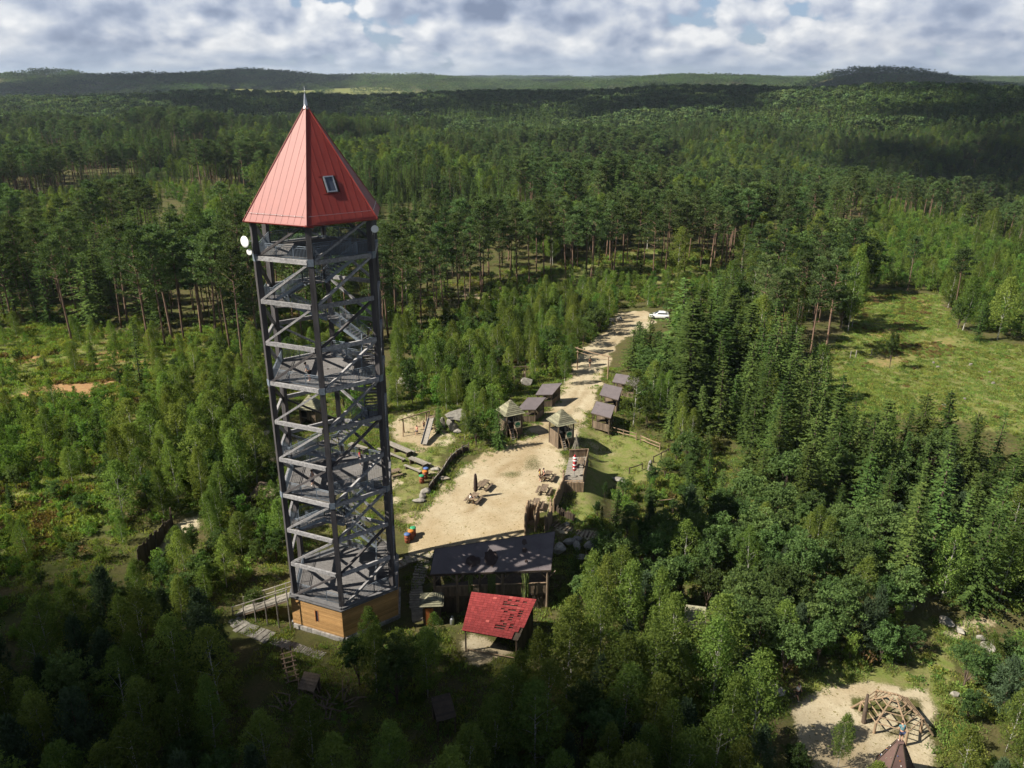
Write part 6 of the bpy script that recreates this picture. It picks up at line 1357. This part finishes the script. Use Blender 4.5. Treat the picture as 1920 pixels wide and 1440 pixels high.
# trees the photograph singles out
def single(kind, px, py, h, wf, label, var=0, rot=None):
    p = at(px, py); TREES.append((kind, var, p.x, p.y, p.z, h, wf, rot if rot is not None else 1.0, ('!', label)))
single(S_, 265, 728, 11.5, .8, 'lone thin spruce standing free on the brushland left of the tower', 2)
single(P_, 432, 656, 21, .9, 'bare-stemmed pine with few dead branches close left of the tower', 1); single(P_, 455, 682, 20, .9, 'tall pine whose foot stands nearest to the tower at its left', 3)
single(P_, 310, 650, 20, .9, 'pine with long orange stem, second from the left in the open edge', 0); single(P_, 281, 655, 21, .9, 'slanting orange-stemmed pine standing forward in the open edge', 2); single(P_, 345, 640, 20, .9, 'pine with dark stem between the slanting pine and the tower', 1); single(P_, 135, 640, 19, 1.0, 'pine at the left end of the open edge', 3)
single(P_, 1519, 668, 17, 1.0, 'pale-stemmed pine of the pair at the left rim of the right clearing', 0); single(P_, 1549, 657, 18.5, 1.1, 'dark-stemmed pine of the pair at the left rim of the right clearing', 2)
single(B_, 1578, 614, 15, .75, 'tall white-stemmed birch, left one of three in the right clearing', 3); single(B_, 1590, 622, 17, .7, 'tall leaning birch, middle one of three in the right clearing', 1); single(B_, 1597, 615, 14, .7, 'slim white birch, right one of three in the right clearing', 3)
single(L_t, 1668, 690, 7, .55, 'thin lone tree in the middle of the right clearing', 2); single(S_, 1832, 640, 8, 1.1, 'bushy dark spruce at the right rim of the clearing', 3); single(L_t, 1795, 618, 7, 1.0, 'leafy tree with yellow tinge at the upper rim of the clearing', 1)
single(B_, 1187, 800, 8.5, 1.1, 'birch with bright white forked stem beside the shelters', 2); single(S_, 935, 842, 6, 1.1, 'small spruce close beside the left watch hut', 1); single(L_t, 893, 838, 5.5, .9, 'leafy young tree at the upper end of the crooked fence', 0)
single(S_, 822, 812, 4.2, 1.2, 'small dark spruce between the slide and the rock den', 3); single(S_, 1155, 990, 5.0, 1.2, 'small spruce beside the timber path on the lawn edge', 3); single(L_t, 1120, 975, 2.6, .6, 'slim little tree on the slope below the lawn', 2); single(L_t, 1133, 940, 2.8, .4, 'narrow little tree in the shade right of the log fort', 2)
single(L_t, 478, 1150, 3.0, .95, 'bright green bush under the footbridge', 1); single(S_, 1128, 1035, 5.5, .7, 'dark slim spruce in the hollow by the narrow trail', 2); single(L_t, 1035, 600, 5, 1.0, 'dark round tree at the stone heap by the car park', 1)
single(B_, 1570, 1440, 5.2, .8, 'thin young birch on the sand left of the climbing pyramid', 3); single(L_t, 1650, 1240, 4.4, 1.2, 'bright green bush behind the climbing frame', 0); single(L_t, 1255, 600, 4.5, 1.1, 'bush half covering the parked car', 1)
NEAR_N = len(TREES)

# --- forest from here to about 700 m, tree by tree
regs_w = [wpoly(q[0]) for q in REG]
cl_w = CLEAR + [FIELD, PINEF, wpoly([(1010, 505), (1120, 470), (1330, 470), (1370, 520), (1300, 540), (1180, 528), (1050, 520)])]
def grid(y0, y1, s, wx=0.68):
    ys = np.arange(y0, y1, s); out = []
    for y in ys:
        xs = np.arange(-wx * y - 40, wx * y + 30, s); out.append(np.stack([xs + rt.uniform(-.42, .42, len(xs)) * s, y + rt.uniform(-.42, .42, len(xs)) * s], 1))
    return np.concatenate(out)
G = grid(150, 720, 4.5); ok = np.ones(len(G), bool)
for q in regs_w + cl_w: ok &= ~inside(q, G[:, 0], G[:, 1])
G = G[ok]; n1 = vnoise(G[:, 0], G[:, 1], 60, 61); n2 = vnoise(G[:, 0], G[:, 1], 35, 62); pxx, pyy, _d = pix(G[:, 0], G[:, 1], height(G[:, 0], G[:, 1]))
ok = (pyy < 640) & ~((pyy > 520) & (pxx > 740) & (pxx < 1400)); G, n1, n2, pxx, pyy = G[ok], n1[ok], n2[ok], pxx[ok], pyy[ok]
zz = height(G[:, 0], G[:, 1])
YOUNG = inside([(640, 470), (660, 415), (800, 385), (960, 385), (985, 425), (800, 450)], pxx, pyy)
NS = 190; sy_ = 150 + 570 * rt.uniform(0, 1, NS) ** .8; sx_ = rt.uniform(-1, 1, NS) * (.68 * sy_ + 30)
stype = rt.choice(6, NS, p=[.22, .22, .14, .20, .14, .08]); shf = rt.uniform(.70, 1.12, NS)
D2 = np.sqrt((G[:, None, 0] + 8 * n2[:, None] - sx_[None]) ** 2 + (G[:, None, 1] + 8 * n1[:, None] - sy_[None]) ** 2); near_s = np.argmin(D2, 1); so_ = np.sort(D2, 1); edge_ = (so_[:, 1] - so_[:, 0]) < 5
MIXES = [[(P_, 8, 16, 20), (B_, .8, 12, 15), (S_, 1.0, 9, 16)], [(S_, 9, 14, 19), (P_, .8, 16, 20)], [(S_, 9, 7, 10.5), (L_t, .6, 6, 9)], [(B_, 4, 11, 15), (L_t, 4, 9, 14), (S_, 1.5, 10, 15), (P_, 1, 15, 18)], [(P_, 5, 14, 19), (L_t, 2, 9, 13), (B_, 2, 11, 14), (S_, 2, 11, 17)], [(G_, 5, 4, 7), (B_, 2, 6, 9), (S_, 1, 5, 9)]]
for (x, y), z, yg, st_, ed_ in zip(G, zz, YOUNG, near_s, edge_):
    if (ed_ and rt.random() < .7) or rt.random() < .04: continue
    ty = stype[st_]
    if y > 480 and x > .33 * y: ty = 3 if rt.random() < .6 else 4
    if y < 215 and ty in (2, 5): ty = 0
    if yg: ty = 2
    mx = MIXES[ty]; w_ = np.array([q[1] for q in mx]); q = mx[rt.choice(len(mx), p=w_ / w_.sum())]; kind = q[0]; h = rt.uniform(q[2], q[3]) * shf[st_]
    TREES.append((kind, int(rt.integers(0, len(PROTO[kind]))), x, y, z, h, rt.uniform(.9, 1.25) * (1.25 if kind == L_t else 1.15 if kind == G_ else 1.0), rt.uniform(0, 6.28), 'far'))

# --- which of them become objects of their own: of each kind the 300 that show largest
T_ = TREES; arr = np.array([[t[2], t[3], t[4], t[5]] for t in T_]); px0, py0, dd0 = pix(arr[:, 0], arr[:, 1], arr[:, 2]); px1, py1, dd1 = pix(arr[:, 0], arr[:, 1], arr[:, 2] + arr[:, 3])
wid = 0.22 * arr[:, 3] * FPX / dd0
vis = (px0 > -wid) & (px0 < 1920 + wid) & (py1 < 1430) & (py0 > 0) & (dd0 > 5)
size = arr[:, 3] * FPX / dd0
pick = set()
for kind in PROTO:
    ids = [i for i in range(len(T_)) if T_[i][0] == kind and vis[i]]; ids.sort(key=lambda i: (not isinstance(T_[i][8], tuple), -size[i])); pick |= set(ids[:290])
# labels: by kind, size and the nearest landmark, numbered only as far as one could point them out
LM = [('the tower base', 600, 1180), ('the footbridge', 495, 1110), ('the dark plank fence', 290, 1030), ('the tiled shed', 935, 1190), ('the long pavilion', 925, 1100), ('the little green-roofed hut', 812, 1165), ('the climbing frame', 1668, 1352), ('the climbing pyramid', 1690, 1440), ('the pale plank roof', 1300, 1195), ('the small dark plank roof', 833, 1362),
      ('the branch maze', 590, 1330), ('the timber path', 1085, 1000), ('the log fort', 1078, 930), ('the standing stone', 1218, 881), ('the lawn corner fence', 1220, 836), ('the white forked birch', 1187, 800), ('the shelter farthest right', 1180, 730), ('the road gate', 1110, 700), ('the parked car', 1237, 597), ('the car park stones', 1155, 601), ('the left watch hut', 957, 815), ('the rock den', 852, 808), ('the slide', 801, 822), ('the grey lean-to', 762, 727), ('the log hut', 973, 718),
      ('the lone thin spruce', 265, 728), ('the curved fence', 508, 833), ('the brown-roofed lean-to', 500, 941), ('the three birches of the clearing', 1588, 617), ('the pair of pines at the clearing', 1535, 662), ('the thin lone tree of the clearing', 1668, 690), ('the forest path at the right', 1830, 1175), ('the white stone at the right', 1790, 1305), ('the person in white by the playground', 1494, 1312), ('the bushy clearing spruce', 1832, 640), ('the slanting pine', 281, 655), ('the left picture edge', 10, 850), ('the lower picture edge', 1100, 1430), ('the lower left corner', 150, 1400), ('the right picture edge', 1910, 950)]
LMP = np.array([[a, b] for _, a, b in LM], float)
NOUN = {'spruce_tree': 'spruce', 'pine_tree': 'pine', 'birch_tree': 'birch', 'leafy_tree': 'leafy tree', 'young_pine_tree': 'young bluish pine', 'sapling': 'green sapling'}
COLS = [(60, 'the left picture edge'), (265, 'the lone thin spruce'), (390, 'the birch thicket'), (590, 'the tower'), (760, 'the grey lean-to'), (860, 'the rock den'), (957, 'the left watch hut'), (1052, 'the middle watch hut'), (1150, 'the right-hand shelters'), (1240, 'the parked car'), (1400, 'the tall dark spruces'), (1590, 'the three clearing birches'), (1700, 'the thin lone clearing tree'), (1850, 'the right picture edge')]
lab = {}
for i in pick:
    k = T_[i]
    if isinstance(k[8], tuple): continue
    if k[8] == 'far':
        cx = min(COLS, key=lambda c_: abs(c_[0] - px0[i]))[1]
        key = f'{NOUN[k[0]]} in the wide forest straight above {cx}'; dist = -size[i]
    else:
        dv_ = np.hypot(LMP[:, 0] - px0[i], (LMP[:, 1] - py0[i]) * 1.6); j = int(np.argmin(dv_)); dx, dy = px0[i] - LMP[j, 0], py0[i] - LMP[j, 1]
        rel = ('left of' if dx < 0 else 'right of') if abs(dx) > abs(dy) * 1.6 else ('behind' if dy < 0 else 'in front of')
        if 'edge' in LM[j][0] or 'corner' in LM[j][0]: rel = 'near'
        key = f'{NOUN[k[0]]} {rel} {LM[j][0]}'; dist = dv_[j]
    lab.setdefault(key, []).append((dist, i))
LABEL = {}
for key, v in lab.items():
    v.sort()
    for n_, (d_, i) in enumerate(v):
        far_ = T_[i][8] == 'far'
        LABEL[i] = key if len(v) == 1 else ('closest ' if n_ == 0 else 'second closest ' if n_ == 1 else ('third', 'fourth', 'fifth', 'sixth', 'seventh', 'eighth')[n_ - 2] + ' closest ' if n_ < 8 else 'outlying ') + key
for i in sorted(pick):
    kind, var, x, y, z, h, wf, rot, ph = T_[i]; pr = PROTO[kind][var]; s = h / pr['H']; lb = ph[1] if isinstance(ph, tuple) else LABEL[i]
    cat = {'sapling': 'sapling'}.get(kind, 'tree'); gr = {'spruce': 'spruces', 'pine': 'pines', 'birch': 'birches', 'leafy tree': 'leafy trees'}.get(NOUN[kind], NOUN[kind] + 's')
    if size[i] > 62 and not ph == 'far':
        t = thing(kind, lb, cat, (x, y, z), rot, gr); t.scale = (s * wf, s * wf, s); t.rotation_euler = (.035 * math.sin(i * 1.7), .035 * math.cos(i * 2.3), rot)
        obj('trunk', pr['trunk'], t); obj('crown', pr['crown'], t)
    else:
        o = obj(kind, pr['joined']); o.location = (x, y, z); o.rotation_euler = (.03 * math.sin(i * 1.7), .03 * math.cos(i * 2.3), rot); o.scale = (s * wf, s * wf, s); tag(o, lb, cat, gr)

# ------------------------------------------------------------------ stuff: the rest of the forest, undergrowth
def scatter(name, label, protos, data):
    """one object that sets protos[idx] on points; data: (x, y, z, idx, sx, sz, rot)"""
    data = np.asarray(data, float); me = bpy.data.meshes.new(name); me.vertices.add(len(data)); me.vertices.foreach_set('co', data[:, :3].astype('f').ravel())
    a = me.attributes.new('idx', 'INT', 'POINT'); a.data.foreach_set('value', data[:, 3].astype('i'))
    a = me.attributes.new('scl', 'FLOAT_VECTOR', 'POINT'); a.data.foreach_set('vector', np.stack([data[:, 4], data[:, 4], data[:, 5]], 1).astype('f').ravel())
    a = me.attributes.new('rot', 'FLOAT_VECTOR', 'POINT'); z0 = np.zeros(len(data)); a.data.foreach_set('vector', np.stack([.03 * np.sin(data[:, 0] * 7), .03 * np.sin(data[:, 1] * 9), data[:, 6]], 1).astype('f').ravel())
    me.update(); c_ = bpy.data.collections.new(name + '_kinds')
    for k, m_ in enumerate(protos): c_.objects.link(bpy.data.objects.new('%03d_%s' % (k, m_.name), m_))
    ng = bpy.data.node_groups.new(name, 'GeometryNodeTree'); ng.interface.new_socket('Geometry', in_out='INPUT', socket_type='NodeSocketGeometry'); ng.interface.new_socket('Geometry', in_out='OUTPUT', socket_type='NodeSocketGeometry')
    N, L = ng.nodes, ng.links; gi, go = N.new('NodeGroupInput'), N.new('NodeGroupOutput'); ci = N.new('GeometryNodeCollectionInfo'); ci.inputs['Collection'].default_value = c_; ci.inputs['Separate Children'].default_value = True; ci.inputs['Reset Children'].default_value = True
    ip = N.new('GeometryNodeInstanceOnPoints'); ip.inputs['Pick Instance'].default_value = True
    def na(n_, t_): q = N.new('GeometryNodeInputNamedAttribute'); q.data_type = t_; q.inputs[0].default_value = n_; return q.outputs[0]
    er = N.new('FunctionNodeEulerToRotation'); L.new(na('rot', 'FLOAT_VECTOR'), er.inputs[0])
    L.new(gi.outputs[0], ip.inputs['Points']); L.new(ci.outputs[0], ip.inputs['Instance']); L.new(na('idx', 'INT'), ip.inputs['Instance Index']); L.new(er.outputs[0], ip.inputs['Rotation']); L.new(na('scl', 'FLOAT_VECTOR'), ip.inputs['Scale']); L.new(ip.outputs[0], go.inputs[0])
    o = obj(name, me); o.modifiers.new('scatter', 'NODES').node_group = ng
    return tag(o, label, kind='stuff')
protos, pid = [], {}
for kind in PROTO:
    for v_, pr in enumerate(PROTO[kind]): pid[(kind, v_)] = len(protos); protos.append(pr['joined'])
rows = [(t[2], t[3], t[4], pid[(t[0], t[1])], t[5] / PROTO[t[0]][t[1]]['H'] * t[6], t[5] / PROTO[t[0]][t[1]]['H'], t[7]) for i, t in enumerate(T_) if i not in pick]
scatter('forest', 'dense mixed forest of pines, spruces and young trees', protos, rows)
# beyond 700 m: simpler trees, then groves
low, lowH = [], []
for s in range(3):
    for kd, H_, Rb_, lm in (('cone', 17, 3.0, 'spruce'), ('pine', 18, 3.2, 'pine'), ('round', 14, 3.4, 'broad')):
        v, f = lowtree(80 + s, kd, H_, Rb_); low.append(mesh_from('far_tree', v, f, M[lm])); lowH.append(H_)
G = grid(715, 1500, 6.2, .66); h_ = height(G[:, 0], G[:, 1]); n1 = vnoise(G[:, 0], G[:, 1], 80, 71); rows = []
for (x, y), z, a in zip(G, h_, n1):
    u_ = rt.random(); k = 0 if (a > 0 and u_ < .7) or u_ < .2 else 1 if u_ < .78 else 2; sc = rt.uniform(.75, 1.2); rows.append((x, y, z, int(rt.integers(0, 3)) * 3 + k, sc * rt.uniform(.9, 1.25), sc, rt.uniform(0, 6.28)))
scatter('far_forest', 'far forest covering the ridges behind', low, rows)
groves = []
for s in range(4):
    V_, F_ = [], []; n0 = 0; r = np.random.default_rng(200 + s)
    for i in range(7):
        for j in range(7):
            kd = ('cone', 'pine', 'round')[r.choice(3, p=[.45, .4, .15])]; v, f = lowtree(int(r.integers(1e6)), kd, r.uniform(11, 23), r.uniform(2.6, 3.8), 34); v = v * np.array([1.15, 1.15, 1.0])
            v = v + np.array([(i - 3) * 6.4 + r.uniform(-2.6, 2.6), (j - 3) * 6.4 + r.uniform(-2.6, 2.6), -1]); V_.append(v); F_.append(f + n0); n0 += len(v)
    groves.append(mesh_from('far_grove', np.concatenate(V_), np.concatenate(F_), M[('spruce', 'pine', 'spruce', 'pine')[s]]))
rows = []
def clearing(x, y): return sst(0.15, 0.35, vnoise(x, y, 330, 41)) * sst(1450, 1600, y) * sst(2900, 2500, y) * sst(-150, -400, x)
y = 1500.0
while y < 9000:
    s = 40 if y < 3600 else 52 if y < 5500 else 75; xs = np.arange(-.68 * y - 60, .68 * y + 60, s); X_ = xs + rt.uniform(-.3, .3, len(xs)) * s; Y_ = y + rt.uniform(-.3, .3, len(xs)) * s; Z_ = height(X_, Y_); cl = clearing(X_, Y_)
    for a, b, c_, q in zip(X_, Y_, Z_, cl):
        if rt.random() < max(q * .93, .05): continue
        k = s / 40; rows.append((a, b, c_, int(rt.integers(0, 4)), k * rt.uniform(.95, 1.15), rt.uniform(.85, 1.2) * (1 if s < 60 else 1.15), rt.uniform(0, 6.28)))
    y += s
scatter('distant_forest', 'distant forest along the horizon', groves, rows)
# undergrowth
und = []
for s in range(3):
    r = np.random.default_rng(300 + s); cen = np.stack([r.uniform(-.5, .5, 9), r.uniform(-.5, .5, 9), r.uniform(.08, .4, 9)], 1); v, f = clumps(r, cen, r.uniform(.15, .3, 9), 14, .2, .09, up=.9, outw=.5, flat=.8); und.append(mesh_from('herb_clump', v, f, M['herb']))
r = np.random.default_rng(310); cen = np.stack([r.uniform(-.6, .6, 9), r.uniform(-.6, .6, 9), r.uniform(.05, .3, 9)], 1); v, f = clumps(r, cen, r.uniform(.2, .35, 9), 12, .3, .12, up=.4, outw=.6, flat=.6); und.append(mesh_from('bracken_clump', v, f, M['bracken']))
rows = []
def under(poly, n, brown=0.0, s0=.6, s1=1.4, thin=0.0):
    xs = [p[0] for p in poly]; ys = [p[1] for p in poly]; X_ = rt.uniform(min(xs), max(xs), n * 2); Y_ = rt.uniform(min(ys), max(ys), n * 2); ok = inside(poly, X_, Y_) & (vnoise(X_, Y_, 5, 81) + .5 * vnoise(X_, Y_, 1.7, 82) > thin)
    for cq in CLEAR[1:]: ok &= ~inside(cq, X_, Y_) | (rt.random(len(X_)) < .15)
    ok &= ~inside(YARD, X_, Y_)
    X_, Y_ = X_[ok], Y_[ok]; Z_ = height(X_, Y_)
    for a, b, c_ in zip(X_, Y_, Z_): s = rt.uniform(s0, s1); rows.append((a, b, c_, 3 if rt.random() < brown else int(rt.integers(0, 3)), s, s * rt.uniform(.6, 1.3), rt.uniform(0, 6.28)))
under(FIELD, 3800, .10, .3, .8, -.2); under(FIELDB, 500, .7, .4, 1.0); under(FIELDC, 1100, .3, .5, 1.3); under(LEFTF, 4200, .10, .6, 1.6, .0)
for q in LEFTB: under(q, 350, .92, .5, 1.1)
under(PINEF, 600, .1); under(PINEF2, 1400, .15, .6, 1.6); under(PLAY2G, 900, 0, .4, 1.0, .0); under(PLAY2, 260, 0, .2, .5, .35); under(PLAY, 500, 0, .2, .5, .3)
for q in REG:
    P = wpoly(q[0]); xs = [p[0] for p in P]; ys = [p[1] for p in P]; ar = (max(xs) - min(xs)) * (max(ys) - min(ys)); under(P, int(min(1500, ar * .25)), .06, .7, 1.9, -.3)
for x0, y0, r_ in ((1048, 1020, 60), (760, 1120, 45), (560, 1215, 60), (700, 1350, 90), (1100, 980, 50)):
    under(wpoly([(x0 - r_, y0 - r_ * .5), (x0 + r_, y0 - r_ * .5), (x0 + r_, y0 + r_ * .5), (x0 - r_, y0 + r_ * .5)]), 260, 0, .3, .9, .0)
r = np.random.default_rng(320); gm = 26; c_ = np.stack([r.uniform(-.35, .35, gm), r.uniform(-.35, .35, gm), np.full(gm, .09)], 1); v, f = leaves(c_, np.array([0, 0, 1.]) + r.normal(size=(gm, 3)) * .45, rdir(r, gm), r.uniform(.14, .34, gm), .055); und.append(mesh_from('grass_tuft', v, f, M['herb']))
GX, GY = rt.uniform(-55, 62, 46000), rt.uniform(46, 128, 46000); keep = np.ones(len(GX), bool)
keep &= ~((inside(PLAY, GX, GY) | inside(LAWN, GX, GY)) & (rt.random(len(GX)) < .75))
for q in (YARD, PLAY2, RPATH, LPATH, SANDPIT, HUTYARD): keep &= sdist(q, GX, GY) < -.3 + .8 * (rt.random(len(GX)) < .12)
keep &= (np.hypot(GX - TWC[0], GY - TWC[1]) > 5.9) & (vnoise(GX, GY, 3, 91) + .6 * vnoise(GX, GY, 1.1, 92) > -.25) & (np.abs(GX) < .68 * GY + 4)
for q, n_ in ((FIELD, 5500), (LEFTF, 4500)):
    xs = [p[0] for p in q]; ys = [p[1] for p in q]; a_ = rt.uniform(min(xs), max(xs), n_ * 2); b_ = rt.uniform(min(ys), max(ys), n_ * 2); k_ = inside(q, a_, b_)
    for lb_ in LEFTB + [FIELDB]: k_ &= ~inside(lb_, a_, b_)
    a_, b_ = a_[k_], b_[k_]
    for a, b, z in zip(a_, b_, height(a_, b_)): s = rt.uniform(.7, 1.9); rows.append((a, b, z, 4, s, s * rt.uniform(.5, 1.1), rt.uniform(0, 6.28)))
for a, b, z in zip(GX[keep], GY[keep], height(GX[keep], GY[keep])): s = rt.uniform(.5, 1.5); rows.append((a, b, z, 4, s, s * rt.uniform(.6, 1.3), rt.uniform(0, 6.28)))
scatter('undergrowth', 'herbs, ferns and grass tufts on the ground', und, rows)

# ------------------------------------------------------------------ clouds that shade parts of the land (above and out of the picture) and the air
def cloud_mat():
    m, nt, N, L, B = newmat('cloud'); B.inputs['Base Color'].default_value = (.9, .9, .92, 1); B.inputs['Roughness'].default_value = 1; B.inputs['Specular IOR Level'].default_value = 0; return m
CM = cloud_mat()
def cloud(outline, alt, label, seed, puff):
    """cumulus whose shadow covers the outline (world x, y on the ground)"""
    r = np.random.default_rng(seed); off = to_sun * (alt / to_sun.z); xs = [p[0] for p in outline]; ys = [p[1] for p in outline]; mb = MB(); bm = bmesh.new(); bmesh.ops.create_icosphere(bm, subdivisions=2, radius=1); iv = np.array([v.co for v in bm.verts]); bf = [tuple(v.index for v in f.verts) for f in bm.faces]; bm.free()
    X_, Y_ = np.meshgrid(np.arange(min(xs), max(xs), puff), np.arange(min(ys), max(ys), puff)); X_ = X_.ravel() + r.uniform(-.3, .3, X_.size) * puff; Y_ = Y_.ravel() + r.uniform(-.3, .3, Y_.size) * puff; ok = inside(outline, X_, Y_); sd = sdist(outline, X_, Y_)
    for a, b, d_ in zip(X_[ok], Y_[ok], sd[ok]):
        if alt > 2000 and r.random() < .42: continue      # puffs left out to soften the shadow
        s = puff * r.uniform(.7, 1.1) * (0.55 + .45 * min(1, d_ / (1.5 * puff))); p = iv * s * (1 + .12 * np.sin(5 * iv[:, [1]] + a) * np.sin(4 * iv[:, [0]] + b)) * np.array([1, 1, .7]) + np.array([a + off.x, b + off.y, alt + s * .4]); mb.add(p, bf)
    return mb
FARC = ()  # unseen clouds added at random to lay patches of shade on distant land
for k in range(13):
    yy = 1900 + 6500 * (k / 13); xx = (((k * 0.618) % 1) - .5) * 1.25 * yy; aa, bb = rt.uniform(260, 620) * (1 + yy / 5000), rt.uniform(140, 300) * (1 + yy / 4000)
    FARC += (([(xx + aa * math.cos(j * .45) * rt.uniform(.7, 1.2), yy + bb * math.sin(j * .45) * rt.uniform(.7, 1.2)) for j in range(14)], 2400, 95),)
cm = MB()
for k, (ol, alt, puff) in enumerate((
    ([(-120, 84), (-62, 76), (-46, 69), (-33, 63), (-25, 59), (-18, 57), (-8, 57), (3, 56), (12, 54), (18, 49), (23, 43), (27, 34), (30, 20), (30, -60), (-120, -60)], 800, 5),
    ([(-560, 930), (-300, 860), (-60, 900), (150, 830), (330, 900), (560, 1100), (420, 1380), (-100, 1330), (-380, 1300), (-600, 1180)], 2200, 45),
    ([(200, 560), (300, 450), (420, 440), (560, 520), (760, 700), (800, 960), (600, 1060), (430, 1010), (480, 880), (340, 810), (390, 700), (260, 650)], 2600, 22),
    ([(650, 1700), (900, 1750), (1500, 1900), (2100, 2300), (1900, 2900), (1250, 2750), (800, 2400), (250, 2500), (100, 2050)], 1400, 90),
    ([(-1900, 2300), (-1300, 2250), (-700, 2500), (-900, 2800), (-1700, 2700)], 1400, 80)) + FARC):
    c_ = cloud(ol, alt, '', 600 + k, puff); cm.add(c_.v, c_.f)
o = cm.build('clouds', CM, None, True); tag(o, 'cumulus clouds out of view overhead, some added to shade the land', kind='stuff')

m = bpy.data.materials.new('air'); m.use_nodes = True; N = m.node_tree.nodes; N.clear(); ou = N.new('ShaderNodeOutputMaterial'); pv = N.new('ShaderNodeVolumePrincipled')
pv.inputs['Color'].default_value = (.68, .82, 1, 1); pv.inputs['Density'].default_value = 0.00006; pv.inputs['Anisotropy'].default_value = 0.2; m.node_tree.links.new(pv.outputs[0], ou.inputs['Volume'])
mb = MB(); mb.box((0, 7600, 60), (19600, 16400, 260)); o = mb.build('haze', m); tag(o, 'thin bluish summer haze over the land', kind='stuff')
